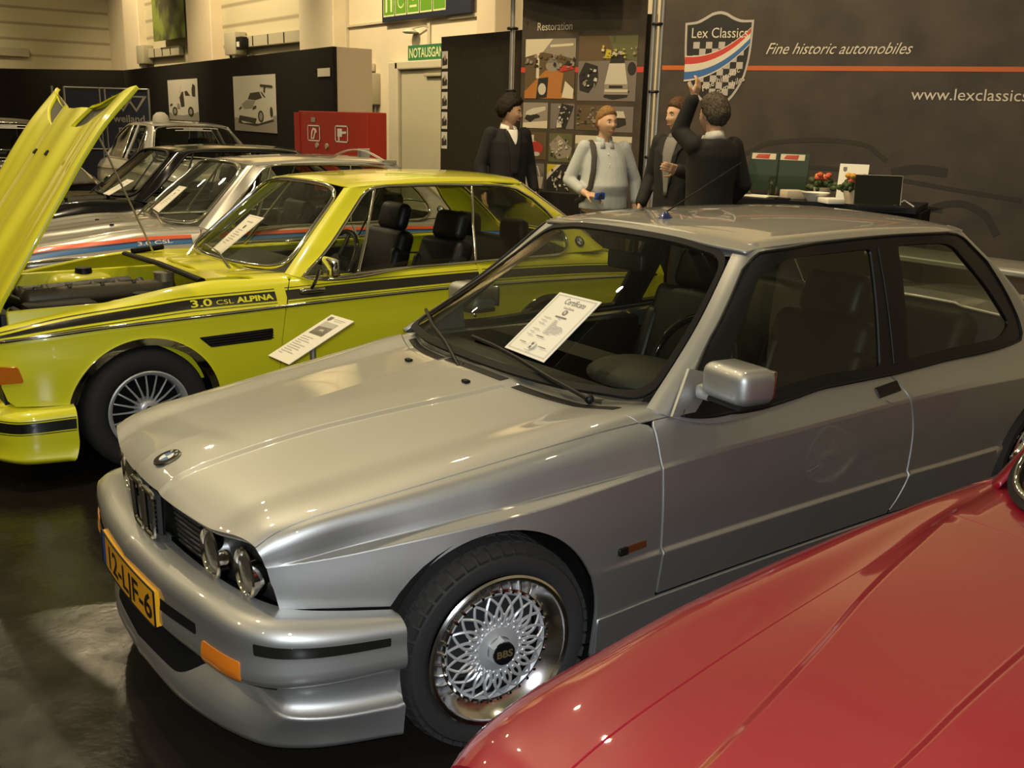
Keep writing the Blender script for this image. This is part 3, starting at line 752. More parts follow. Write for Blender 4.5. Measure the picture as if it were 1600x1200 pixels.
def wheel(parent, s, y, z, R, w, rim, style, side, steer=0.0, tread=True):
    """a wheel part with tyre, rim and hub sub-parts; y is the outer face; side -1 = left"""
    wh = bpy.data.objects.new('wheel', None); COL.objects.link(wh); wh.parent = parent
    wh.empty_display_size = .1
    wh.location = (s, side * (y - w / 2), z)
    wh.rotation_euler = (0, 0, (PI if side > 0 else 0) + steer)
    # local: outer face looks to -y
    t = MB(); t.lathe(tyre_profile(R, w, rim), 'y', 64)
    if tread:
        n = 46
        for i in range(n):
            a = 2 * PI * i / n
            for row, (y0, y1, sk) in enumerate(((-.49, -.27, .35), (-.23, -.03, 0), (.03, .23, 0), (.27, .49, -.35))):
                aa = a + (PI / n if row % 2 else 0)
                c, sn = math.cos(aa), math.sin(aa)
                rot = Matrix(((sn, 0, c), (0, 1, 0), (-c, 0, sn))) if False else Matrix.Rotation(-aa + PI / 2, 3, 'Y')
                rr = R - (.008 if row in (0, 3) else .001)
                tilt = Matrix.Rotation((.32 if row == 0 else -.32 if row == 3 else 0), 3, 'X')
                t.box((c * rr, (y0 + y1) / 2 * w, sn * rr), (2 * PI * R / n * .72, (y1 - y0) * w, .012), rot=rot @ tilt)
    t.build('tyre', M['rubber'], wh)
    f = -w / 2
    if style == 'lattice':
        r = MB(); r.lathe([(rim + .006, f + .004), (rim + .010, f - .002), (rim + .004, f - .007), (rim - .006, f - .002), (rim - .010, f + .008), (rim - .048, f + .036), (rim - .058, f + .034), (rim - .060, f + .046), (rim - .058, f + .07), (rim - .045, w / 2)], 'y', 72)
        r.build('rim', M['polished'], wh)
        sp = MB(); n = 20; ro, ri = rim - .062, .062
        for i in range(n):
            a = 2 * PI * i / n
            for d in (-1, 1):
                pts = []
                for k in range(11):
                    u = k / 10; rad = ri + (ro - ri) * u
                    # the pair runs together, crosses and opens to a Y at the lip
                    dev = d * (2 * PI / n) * (0.50 * math.sin(u * PI * 1.0) * .62 * (1 if u < .62 else 1) + (-.5 * max(0, (u - .45) / .55)) * 1.0 * (1))
                    ang = a + dev
                    dep = f + .030 - .012 * math.sin(u * PI) + .02 * (1 - u) * 0
                    pts.append((rad * math.cos(ang), dep, rad * math.sin(ang)))
                sp.tube(pts, [.0062 - .0022 * (k / 10) for k in range(11)], 6, flat=1.0)
        for i in range(n):
            a = 2 * PI * (i + .5) / n
            for rr, q in ((.088, .008), (.074, .007), (.103, .006)):
                aa = a + (PI / n if rr == .088 else 0)
                sp.ball((rr * math.cos(aa), f + .020, rr * math.sin(aa)), q, (1, .8, 1), 8)
        sp.lathe([(.040, f + .012), (.066, f + .018), (.074, f + .03), (.074, f + .05)], 'y', 40)
        sp.lathe([(ro - .004, f + .036), (ro + .004, f + .030), (ro + .006, f + .045), (ro - .004, f + .048)], 'y', 60, closed=True)
        sp.build('spokes', M['alloy'], wh)
        b = MB()
        for i in range(32):
            a = 2 * PI * (i + .5) / 32; rr = rim - .053
            b.cyl((rr * math.cos(a), f + .040, rr * math.sin(a)), (rr * math.cos(a), f + .024, rr * math.sin(a)), .0058, .0045, 8)
        b.build('rim_bolt', M['chrome'], wh)
        d = MB(); d.lathe([(.0, f + .095), (ro, f + .095), (ro + .004, f + .10)], 'y', 40); d.build('brake_disc', M['dark_metal'], wh)
        h = MB(); h.cyl((0, f + .03, 0), (0, f - .014, 0), .043, .040, 6); h.build('hub_nut', M['alloy'], wh)
        c = MB(); c.cyl((0, f - .012, 0), (0, f - .018, 0), .036, .034, 32); c.build('hub_cap', M['black_paint'], wh)
        text_mesh('BBS', .030, M['brass'], 'hub_lettering', wh, (0, f - .0185, -.010), (1, 0, 0), (0, 0, 1), width=.052, depth=0.0, align='CENTER', bold=.001)
    else:
        r = MB(); r.lathe([(rim + .006, f + .004), (rim + .009, f - .003), (rim + .002, f - .007), (rim - .008, f - .003), (rim - .016, f + .010), (rim - .020, f + .03), (rim - .03, w / 2)], 'y', 64)
        r.build('rim', M['alloy'], wh)
        sp = MB(); n = 20
        for i in range(n):
            a = 2 * PI * i / n; c, sn = math.cos(a), math.sin(a)
            sp.tube([(.05 * c, f + .022, .05 * sn), (.10 * c, f + .014, .10 * sn), ((rim - .03) * c, f + .024, (rim - .03) * sn), ((rim - .016) * c, f + .03, (rim - .016) * sn)], [.007, .0055, .0045, .006], 6)
        sp.lathe([(0, f + .006), (.036, f + .006), (.05, f + .014), (.06, f + .03), (.06, f + .06)], 'y', 36)
        sp.build('spokes', M['alloy'], wh)
        d = MB(); d.lathe([(.0, f + .06), (rim - .02, f + .06)], 'y', 40); d.build('brake_disc', M['liner'], wh)
        c = MB(); c.cyl((0, f + .012, 0), (0, f - .002, 0), .026, .024, 24); c.build('hub_cap', M['chrome'], wh)
    return wh

M['brass'] = mat('gold_lettering', (0.55, 0.40, 0.16), 0.3, 0.8)

def arch_liner(parent, s, y, z, R, side, depth=.30):
    m = MB(); m.lathe([(R, 0), (R, depth), (0.02, depth)], 'y', 30, c=(s, 0, z), rng=(-.35, PI + .35))
    for v in m.bm.verts: v.co.y = side * (y - v.co.y)
    m.build('wheel_arch_liner', M['liner'], parent)

def seat(parent, s, y, z, w=.50, colour='seat', headrest=True, rounded_rest=False):
    st = bpy.data.objects.new('seat', None); COL.objects.link(st); st.parent = parent; st.location = (s, y, z)
    c = MB(); c.box((.0, 0, .10), (.50, w, .16), bev=.05, seg=3)
    for d in (-1, 1): c.box((.0, d * (w / 2 - .04), .16), (.46, .09, .12), bev=.035, seg=3)
    c.build('cushion', M[colour], st)
    rot = Matrix.Rotation(math.radians(18), 3, 'Y')
    b = MB(); b.box((.31, 0, .42), (.13, w - .02, .62), rot=rot, bev=.05, seg=3)
    for d in (-1, 1): b.box((.285, d * (w / 2 - .045), .38), (.14, .09, .46), rot=rot, bev=.04, seg=3)
    b.build('backrest', M[colour], st)
    if headrest:
        h = MB(); h.box((.425, 0, .80), (.10, .30, .19), rot=rot, bev=.045 if not rounded_rest else .048, seg=4); h.build('headrest', M[colour], st)
        p = MB()
        for d in (-1, 1): p.cyl((.39, d * .06, .66), (.42, d * .06, .78), .006, n=8)
        p.build('headrest_post', M['chrome'], st)
    return st

def steering_wheel(parent, loc, R=.19, tilt=62, spoke=True):
    sw = bpy.data.objects.new('steering_wheel', None); COL.objects.link(sw); sw.parent = parent
    sw.location = loc; sw.rotation_euler = (0, math.radians(-tilt), 0)
    m = MB(); m.tube([(R * math.cos(a), R * math.sin(a), 0) for a in [2 * PI * i / 40 for i in range(40)]], .0145, 10, closed=True); m.build('wheel_rim', M['black_paint'], sw)
    k = MB()
    for a in (0, 2.2, -2.2): k.box((R * .5 * math.cos(a), R * .5 * math.sin(a), -.01), (R, .035, .012), rot=Matrix.Rotation(a, 3, 'Z'), bev=.004)
    k.cyl((0, 0, -.06), (0, 0, .012), .055, .05, 24); k.build('wheel_hub', M['seat'], sw)
    return sw

def roundel(parent, c, n, up, r, name='badge', tilt=None):
    """black ringed badge with blue and white quarters, on the plane with normal n"""
    N = Vector(n).normalized(); U = Vector(up); U = (U - N * U.dot(N)).normalized(); R = U.cross(N); C = Vector(c)
    e = bpy.data.objects.new(name, None); COL.objects.link(e); e.parent = parent
    def disc(nm, r0, r1, h, mt, a0=0, a1=2 * PI, k=48):
        V, F = [], []
        for i in range(k + 1):
            a = a0 + (a1 - a0) * i / k; d = R * math.cos(a) + U * math.sin(a)
            V += [C + d * r0 + N * h, C + d * r1 + N * h]
        for i in range(k): F.append((2 * i, 2 * i + 1, 2 * i + 3, 2 * i + 2))
        return raw(nm, V, F, M[mt], e, smooth=False)
    m = MB(); m.cyl(C, C + N * .004, r * 1.05, r * 1.0, 48); m.build('badge_rim', M['chrome'], e)
    disc('badge_ring', r * .60, r * .96, .0045, 'black_paint'); disc('badge_edge', r * .56, r * .62, .0048, 'chrome')
    for i in range(4): disc('badge_quarter', 0.0001, r * .57, .0046, 'white' if i % 2 == 0 else 'cyan', PI / 2 * i, PI / 2 * (i + 1), 12)
    for i, (ch, an) in enumerate((('B', 130), ('M', 90), ('W', 50))):
        a = math.radians(an); d = R * math.cos(a) + U * math.sin(a); t = -R * math.sin(a) + U * math.cos(a)
        text_mesh(ch, r * .36, M['white'], 'badge_letter', e, C + d * r * .66 + t * r * .0 + N * .0046, -t, d, align='CENTER', depth=.0005)
    return e

def wiper(parent, pivot, pts, name='wiper', mt='black'):
    """arm and blade lying along pts"""
    w = MB(); w.tube(pts, .0075, 8, flat=1.0)
    w.ball(pivot, .016, (1, 1, 1), 12); w.build(name, M[mt], parent)

def panel_sheet(name, corners, m, parent=None, th=.002):
    a, b, c, d = (Vector(p) for p in corners); n = (b - a).cross(d - a).normalized() * th
    mb = MB(); mb.prism([a, b, c, d], n); return mb.build(name, m, parent, smooth=0)
# ------------------------------------------------------------------ the silver two-door saloon in front
def build_saloon():
    car = thing('car', 'silver two-door sports saloon with lattice wheels and yellow number plate', 'car', (0, 0, 0), 0, None)
    zc = pch([.04, .066, .13, .3, .6, .98, 1.2, 1.40, 2.0, 3.9, 4.5, 4.76], [.675, .703, .750, .79, .832, .872, .894, .915, .92, .945, .935, .92])
    gap_ = [(.04, .585, .615), (.10, .600, .655), (.156, .613, .694), (.211, .618, .724), (.296, .627, .747), (.438, .641, .765), (.607, .658, .785), (.786, .676, .807), (.976, .695, .829), (1.178, .715, .851), (1.40, .735, .868), (2.0, .735, .862), (2.7, .735, .868), (3.3, .735, .885), (3.7, .73, .90), (4.2, .70, .895), (4.36, .66, .88)]
    st = lambda q: q if q <= 2.7 else 2.7 + (q - 2.7) * 1.24
    gap_ = [(st(a), b, c_) for a, b, c_ in gap_]
    ss = [g[0] for g in gap_]; yg = pch(ss, [g[1] for g in gap_]); zg = pch(ss, [g[2] for g in gap_])
    S_ = [.04, .07, .10, .13, .16, .20, .25, .32, .42, .55, .7, .9, 1.1, 1.3, 1.5, 2.0, 2.6, 3.07, 3.57, 4.06, 4.43, 4.76]
    y1 = pch([.04, .12, .5, .8, 1.2, 1.4, 4.4], [.10, .115, .12, .15, .205, .22, .22])
    F0 = [(s, s, 0, float(zc(s))) for s in S_]
    F1 = [(s, s, float(y1(s)), float(zc(s)) - .003) for s in S_]
    F2 = [(s, s, float(y1(s)) + .020, float(zc(s)) - .014) for s in S_]
    F3 = [(s, s, float(yg(s)) * .68, float(zg(s) + (zc(s) - .016 - zg(s)) * .52)) for s in S_]
    F4 = [(s, s, float(yg(s)), float(zg(s))) for s in S_]
    y5 = pch([.04, .16, .3, .9, 1.4, 4.4], [.010, .012, .022, .026, .014, .014]); z5 = pch([.04, .16, .3, .9, 1.4, 4.4], [.012, .014, .010, .012, .02, .02])
    F5 = [(s, s, float(yg(s) + y5(s)), float(zg(s) - z5(s))) for s in S_]
    F6 = [(st(a), st(a), b, c) for a, b, c in ((.04, .603, .604), (.17, .633, .6455), (.24, .652, .649), (.38, .671, .662), (.485, .695, .674), (.61, .722, .687), (.745, .741, .699), (.825, .752, .703), (.945, .758, .709), (1.105, .771, .717), (1.235, .782, .724), (1.41, .794, .735), (1.7, .798, .746), (2.0, .797, .748), (2.7, .797, .760), (3.0, .814, .772), (3.4, .822, .768), (3.9, .80, .760), (4.36, .735, .745))]
    F7 = [(st(a), st(a), b, c) for a, b, c in ((.04, .604, .60), (.18, .637, .642), (.259, .662, .646), (.362, .691, .651), (.487, .725, .662), (.615, .759, .674), (.717, .78, .682), (.795, .792, .687), (1.005, .804, .698), (1.147, .806, .709), (1.41, .802, .726), (1.7, .801, .735), (2.0, .80, .737), (2.7, .80, .749), (3.0, .822, .758), (3.4, .838, .750), (3.9, .82, .742), (4.36, .74, .735))]
    F8 = [(st(a), st(a), b, c) for a, b, c in ((.04, .604, .55), (.16, .634, .585), (.25, .668, .58), (.406, .716, .575), (.54, .754, .575), (.664, .786, .59), (.909, .816, .60), (1.155, .818, .60), (1.41, .813, .60), (2.7, .813, .60), (3.0, .83, .6), (3.4, .845, .6), (3.9, .83, .6), (4.36, .75, .6))]
    F9 = [(st(a), st(a), b - .0115 * min(1, max(0, (a - 1.10) / .3)), .464) for a, b in ((.04, .60), (.16, .63), (.25, .668), (.406, .72), (.54, .762), (.664, .795), (.909, .824), (1.155, .829), (1.41, .828), (2.7, .828), (3.0, .84), (3.4, .85), (3.9, .835), (4.36, .75))]
    F10 = [(a, b, c + .0115 * min(1, max(0, (a - 1.10) / .3)), .451) for a, b, c, d in F9]
    F11 = [(a, b, c - .008, .297) for a, b, c, d in F9]
    F12 = [(a, b, c - .030, .11) for a, b, c, d in F9]
    S = Loft([F0, F1, F2, F3, F4, F5, F6, F7, F8, F9, F10, F11, F12], crease=(1, 2, 6, 7, 9, 10, 11), amid=[.6, 1.0, 1.9])
    c = S.c
    lip = lambda b: .064 + .092 * min(1, abs(b) / c[4])**2.2
    paint = M['silver']
    bs = np.linspace(-c[4], c[4], 41)
    rear = lambda b: 1.205 + .165 * (abs(b) / c[4])**2.6
    hood = [(lip(b), b) for b in bs] + [(rear(b), b) for b in bs[::-1]]
    hood = [(lip(b), b) for b in bs] + rounded([(float(rear(c[4])) - .001, c[4]), (float(rear(c[4])), c[4])], 0) + [(rear(b), b) for b in bs[::-1]]
    panel('hood', S, hood, paint, car, res=.03, gap=.0025, thick=.02, lines=[[(a, q * sg) for a in np.linspace(.09, 1.19, 40)] for q in (c[1] - .004, c[1] + .004, c[2] - .004, c[2] + .004) for sg in (-1, 1)])
    panel('cowl', S, [(rear(b) + .003, b) for b in np.linspace(-c[4], c[4], 31)] + [(rear(b) + .16, b) for b in np.linspace(c[4], -c[4], 31)], paint, car, res=.04, off=-.003, gap=.001)
    for b0, b1 in ((-.86, -.30), (-.22, .22), (.30, .80)):
        panel('cowl_grille', S, [(rear(b) + .022, b) for b in np.linspace(b0 * c[4], b1 * c[4], 12)] + [(rear(b) + .060, b) for b in np.linspace(b1 * c[4], b0 * c[4], 12)], M['black'], car, res=.03, off=-.001, gap=.001)
    # arches
    AF, AR, AZ, RA = .79, 3.77, .298, .362
    fa = arc((AF, AZ), RA, 147, -2, 34, ry=.358)
    for sgn in (-1, 1):
        mir = neg if sgn < 0 else (lambda p: list(p))
        gl = [(a, c[4]) for a in np.linspace(.156, 1.368, 26)]
        low = S.sz([(.20, .525), (.30, .514), (.40, .503)] + fa + [(1.152, .20), (1.152, .15)] + [(1.25, .15), (1.412, .15)] , 6)
        front = S.sz([(.172, .66), (.182, .60)], 6)
        back = S.sz([(1.412, z) for z in (.30, .45, .6, .72, .80, .845)], 4)
        pol = gl + [(1.40, float(np.interp(.5, [0, 1], [c[4], c[5]])))] + back[::-1] + low[::-1] + front[::-1]
        panel('front_fender', S, mir(pol), paint, car, res=.03, lines=[mir([(a, c[q] + e) for a in np.linspace(a0, 1.40, 40)]) for q, a0 in ((6, .22), (7, .20)) for e in (-.0045, .0045)] + [mir([(a, c[q] + e) for a in np.linspace(1.165, 1.40, 12)]) for q in (9, 10) for e in (-.004, .004)])
        # lower sill skirt is part of the same side but its own panel
        d_rear = smooth_line([(2.62, .880), (2.70, .835), (2.743, .771), (2.772, .637), (2.76, .453), (2.72, .36), (2.672, .302)], 22)
        d_top = [(s, .866) for s in np.linspace(1.418, 2.55, 14)]
        door = S.sz([(1.418, z) for z in np.linspace(.302, .85, 12)], 4) + [(a, b) for a, b in [(x, c[4] + .002) for x in np.linspace(1.425, 2.60, 14)]] + S.sz(d_rear, 4) + S.sz([(s, .302) for s in np.linspace(2.6, 1.45, 12)], 4)
        dr = bpy.data.objects.new('door', None); COL.objects.link(dr); dr.parent = car
        panel('door_skin', S, mir(door), paint, dr, res=.035, lines=[mir([(a, c[q] + e) for a in np.linspace(1.43, 2.73, 40)]) for q in (6, 7, 9, 10) for e in (-.004, .004)])
        sill = S.sz([(1.155, .292), (1.30, .292), (1.5, .293), (3.38, .295)] + [(3.38, .13), (2.0, .128), (1.3, .13), (1.165, .135)], 7)
        panel('sill_skirt', S, mir(sill), paint, car, res=.04, off=.006)
        ra = arc((AR, AZ), RA + .005, 178, 10, 30)
        rq = S.sz([(p[0] + .006, p[1]) for p in d_rear[::-1]], 4)
        quarter = rq + [(a, c[4]) for a in np.linspace(2.66, 4.70, 28)] + S.sz([(4.73, z) for z in (.80, .7, .6, .5, .40)], 4) + S.sz([(4.4, .36)] + ra[::-1] + [(3.2, .30), (2.75, .30)], 4)
        panel('rear_quarter', S, mir(quarter), paint, car, res=.045, lines=[mir([(a, c[q] + e) for a in np.linspace(2.79, a1, 30)]) for q, a1 in ((6, 4.6), (7, 4.6), (9, 3.40), (10, 3.38)) for e in (-.004, .004)])
        arch_liner(car, AF, .775, AZ, RA + .008, sgn); arch_liner(car, AR, .80, AZ, RA + .01, sgn)
        # door handle, marker lamp
        hb = S.sz([(2.57, .78), (2.715, .79), (2.71, .83), (2.565, .82)], 4)
        panel('door_handle', S, mir(rounded(hb, .008)), M['black'], dr, res=.02, off=.006, thick=.012)
        hb2 = S.sz([(2.60, .772), (2.68, .775), (2.66, .758), (2.62, .758)], 4)
        panel('handle_lip', S, mir(rounded(hb2, .008)), paint, dr, res=.02, off=.004)
        ml = S.sz([(1.225, .485), (1.345, .487), (1.345, .513), (1.225, .511)], 4)
        panel('side_marker', S, mir(rounded(ml, .006)), M['amber_dark'], car, res=.02, off=.006)
        ml = S.sz([(1.222, .485), (1.262, .485), (1.262, .513), (1.222, .511)], 4)
        panel('marker_base', S, mir(rounded(ml, .006)), M['black'], car, res=.02, off=.010)
    # dark inner shell below the skin
    for sgn in (-1, 1):
        mir = neg if sgn < 0 else (lambda p: list(p))
        sh = S.sz([(.26, .64), (1.5, .80), (4.6, .78), (4.6, .3)] + [(4.22, .3)] + arc((AR, AZ), .40, -10, 190, 16) + [(3.3, .15), (1.3, .15)] + arc((AF, AZ), .40, -10, 175, 16) + [(.32, .45)], 5)
        panel('inner_wall', S, mir(sh), M['liner'], car, res=.12, off=-.035, thick=0, bres=.06)
    bsh = [(lip(b) + .03, b) for b in np.linspace(-c[4], c[4], 13)] + [(1.52, b) for b in np.linspace(c[5], -c[5], 13)]
    panel('engine_bay', S, bsh, M['liner'], car, res=.1, off=-.05, thick=0)
    m = MB(); m.box((2.15, 0, .17), (3.6, 1.45, .04)); m.box((.62, 0, .40), (.03, 1.0, .45)); m.box((.9, 0, .34), (1.0, .8, .36), bev=.05); m.build('underbody', M['liner'], car)
    # trunk lid and tail
    panel('trunk_lid', S, [(4.02, b) for b in np.linspace(-c[4], c[4], 15)] + [(4.73, b) for b in np.linspace(c[4], -c[4], 15)], paint, car, res=.06)
    m = MB(); m.prism([(4.725, -.66, .88), (4.725, .66, .88), (4.735, .74, .5), (4.735, -.74, .5)], (.02, 0, 0)); m.build('tail_panel', paint, car, smooth=0)
    m = MB(); m.box((4.75, 0, .44), (.12, 1.58, .22), bev=.05, seg=3); m.build('rear_bumper', paint, car)
    m = MB()
    for sgn in (-1, 1): m.box((4.62, sgn * .62, .98), (.18, .03, .16), rot=Matrix.Rotation(sgn * -.15, 3, 'X'), bev=.012)
    m.box((4.62, 0, 1.065), (.24, 1.36, .035), rot=Matrix.Rotation(-.12, 3, 'Y'), bev=.015, seg=3); m.build('rear_wing', paint, car)
    for sgn in (-1, 1):
        m = MB(); m.box((4.758, sgn * .55, .74), (.02, .30, .16), bev=.008); m.build('tail_lamp', M['red'], car)

    # ---------------------------------------------------------------- greenhouse
    def L3(*r): return [(h, *p) for h, p in r]
    G = Loft([
        L3((0, (1.262, 0, .903)), (.5, (1.60, 0, 1.155)), (1, (1.955, 0, 1.378))),
        L3((0, (1.305, .38, .901)), (.5, (1.63, .33, 1.15)), (1, (1.967, .27, 1.371))),
        L3((0, (1.440, .685, .893)), (.5, (1.735, .60, 1.112)), (1, (2.005, .500, 1.345))),
        L3((0, (1.462, .728, .882)), (.5, (1.765, .655, 1.10)), (1, (2.030, .560, 1.350))),
        L3((0, (1.500, .742, .866)), (.5, (1.800, .662, 1.10)), (1, (2.060, .574, 1.352))),
        L3((0, (2.300, .742, .864)), (.5, (2.35, .660, 1.11)), (1, (2.400, .568, 1.364))),
        L3((0, (3.000, .742, .876)), (.5, (2.95, .660, 1.12)), (1, (2.900, .565, 1.368))),
        L3((0, (3.700, .735, .890)), (.5, (3.60, .655, 1.11)), (1, (3.300, .564, 1.362))),
        L3((0, (3.900, .700, .915)), (.5, (3.685, .640, 1.13)), (1, (3.375, .545, 1.366))),
        L3((0, (3.930, .600, .935)), (.5, (3.70, .55, 1.14)), (1, (3.390, .480, 1.374))),
        L3((0, (3.960, 0, .96)), (.5, (3.73, 0, 1.17)), (1, (3.42, 0, 1.39)))],
        sym0=True, sym1=True, ref=(2.5, 0, .8), amid=[.5])
    def wide(Q, a):
        Q = Q.copy(); y = Q[:, 1].copy(); Q[:, 1] = y * (1 + .085 * (1 - .55 * np.clip(a, 0, 1))); Q[:, 0] -= .055 * (1 - np.clip(a, 0, 1)) * np.clip(np.abs(y) / .7, 0, 1)**2 * np.clip((2.4 - Q[:, 0]) / .8, 0, 1)
        return Q
    g = G.c
    def rr(h0, h1, b0, b1, r): return rounded([(h0, b0), (h1, b0), (h1, b1), (h0, b1)], r)
    # metric along h is far larger than 1 per unit, so the panels use h scaled through a helper surface
    G.rfn = wide
    class HS:                                  # a = height in metres along the slope
        def __init__(s, k=.62): s.k = k
        def P(s, a, b): return G.P(np.asarray(a, float) / s.k, b)
        def N(s, a, b): return G.N(np.asarray(a, float) / s.k, b)
        def inv(s, *q, **w): return [(a * s.k, b) for a, b in G.inv(*q, **w)]
    H = HS()
    H.sz = lambda pts, lo=3, hi=8: H.inv((0, 2), pts, lo, hi)
    wb = g[2]
    ws_out = rr(.010, .612, -wb, wb, [.09, .09, .09, .09])
    ws_in = rr(.034, .588, -wb + .022, wb - .022, [.085, .085, .085, .085])
    panel('windshield', H, ws_in, M['glass'], car, res=.06, thick=0, off=-.002, gap=-.004)
    panel('windshield_seal', H, ws_out, M['seal'], car, holes=[ws_in], res=.03, off=.003)
    frame_o = smooth_line([(1.484, .866), (1.551, .941), (1.706, 1.073), (1.913, 1.251), (2.0, 1.312)], 14) + smooth_line([(2.0, 1.312), (2.05, 1.337), (2.12, 1.345)], 6) + smooth_line([(2.284, 1.352), (2.8, 1.360), (3.22, 1.355)], 12) + smooth_line([(3.30, 1.345), (3.36, 1.325), (3.41, 1.29)], 6) + smooth_line([(3.504, 1.222), (3.627, 1.052), (3.668, .96), (3.674, .92), (3.645, .885)], 12) + [(3.3, .868), (2.7, .855), (2.1, .849), (1.7, .850)]
    fo = H.sz(frame_o)
    w1 = H.sz(rounded([(1.64, .895), (2.62, .893), (2.692, 1.318), (2.15, 1.312), (2.02, 1.275)], [.02, .015, .02, .06, .06]))
    w2 = H.sz(rounded([(2.80, .898), (3.50, .914), (3.585, .965), (3.26, 1.300), (3.18, 1.318), (2.872, 1.322)], [.02, .05, .03, .05, .05, .02]))
    for sgn in (-1, 1):
        mir = neg if sgn < 0 else (lambda p: list(p))
        panel('side_window_frame', H, mir(fo), M['satin_trim'], car, holes=[mir(w1), mir(w2)], res=.03, off=.004, thick=.02, bres=.02)
        panel('door_window', H, mir(w1), M['tint'], car, res=.08, thick=0, off=-.004, gap=-.006)
        panel('quarter_window', H, mir(w2), M['tint'], car, res=.08, thick=0, off=-.004, gap=-.006)
        strip_tube('frame_moulding', H, mir(fo), .006, M['black'], car, off=.005, closed=True)
        # body metal around: A pillar, rail, C pillar
        pil = [(h, wb + .002) for h in np.linspace(0, .62, 20)] + [(.62, b) for b in np.linspace(g[2], g[8], 30)[1:]] + [(.62, g[8])] + [(h, g[9]) for h in np.linspace(.62, 0, 12)] + [(0, b) for b in np.linspace(g[9], g[3], 26)]
        panel('pillar_panel', H, mir(pil), paint, car, holes=[mir(inset(fo, .004))], res=.03, gap=0, thick=.012, bres=.02)
        panel('pillar_trim', H, mir([(h, wb - (.115 if sgn > 0 else .03)) for h in np.linspace(.02, .60, 8)] + [(h, wb + .03) for h in np.linspace(.60, .02, 8)]), M['black'], car, res=.05, off=-.03, thick=0, gap=0)
        bp = H.sz(rounded([(2.70, .89), (2.735, 1.325), (2.845, 1.33), (2.775, .89)], .004))
        panel('b_pillar_trim', H, mir(bp), M['black'], car, res=.04, off=.008)
    panel('header_panel', H, rr(.600, .655, -wb - .09, wb + .09, [.02] * 4), paint, car, res=.04, off=-.014, gap=0, thick=0)
    rw = rr(.05, .585, g[9] + .01, g[10] + (g[10] - g[9]) - .01, .06)
    panel('rear_window', G_mirror(H, g[10]), rw, M['tint'], car, res=.1, thick=0)
    # roof
    def RL(y, pts): return [(s, s, y if not callable(y) else y(s), z) for s, z in pts]
    ry = pch([1.9, 2.02, 2.4, 2.9, 3.3, 3.45], [.545, .565, .57, .567, .565, .55])
    R = Loft([RL(0, [(1.9, 1.362), (1.955, 1.3795), (2.05, 1.394), (2.3, 1.412), (2.8, 1.421), (3.2, 1.412), (3.42, 1.3915), (3.5, 1.37)]),
              RL(.28, [(1.9, 1.352), (1.968, 1.372), (2.05, 1.386), (2.3, 1.405), (2.8, 1.414), (3.2, 1.406), (3.41, 1.386), (3.5, 1.365)]),
              RL(.46, [(1.9, 1.330), (1.985, 1.356), (2.07, 1.372), (2.3, 1.388), (2.8, 1.397), (3.2, 1.390), (3.39, 1.374), (3.5, 1.35)]),
              RL(lambda s: float(ry(s)) - .028, [(1.9, 1.322), (1.99, 1.350), (2.1, 1.366), (2.3, 1.378), (2.8, 1.386), (3.2, 1.379), (3.38, 1.368), (3.5, 1.33)]),
              RL(lambda s: float(ry(s)) + .003, [(1.9, 1.315), (1.99, 1.346), (2.1, 1.356), (2.3, 1.363), (2.8, 1.369), (3.2, 1.364), (3.37, 1.362), (3.5, 1.31)])], amid=[2.5], ref=(2.7, 0, .8))
    rc = R.c
    fr = lambda b: 1.946 + .050 * (abs(b) / rc[4])**2.2
    bk = lambda b: 3.425 - .05 * (abs(b) / rc[4])**2
    bb = np.linspace(-rc[4], rc[4], 31)
    panel('roof', R, [(fr(b), b) for b in bb] + [(bk(b), b) for b in bb[::-1]], paint, car, res=.05, gap=0, thick=.01)
    a0 = R.P([2.16], [-.02])[0] + np.array([0, 0, 0])
    m = MB(); m.lathe([(0, .030), (.012, .028), (.026, .012), (.034, 0)], 'z', 20, c=(2.155, .0, 1.400)); m.build('aerial_base', M['navy'], car)
    m = MB(); m.tube([(2.155, 0, 1.425), (2.62, .03, 1.62)], [.0035, .0018], 8); m.build('aerial', M['black'], car)

    # ---------------------------------------------------------------- bumper with air dam
    def lev(rows): return [(p, *q) for p, q in zip(PPAR, rows)]
    PPAR = [0, .25, .45, .62, .76, .90, 1.15]
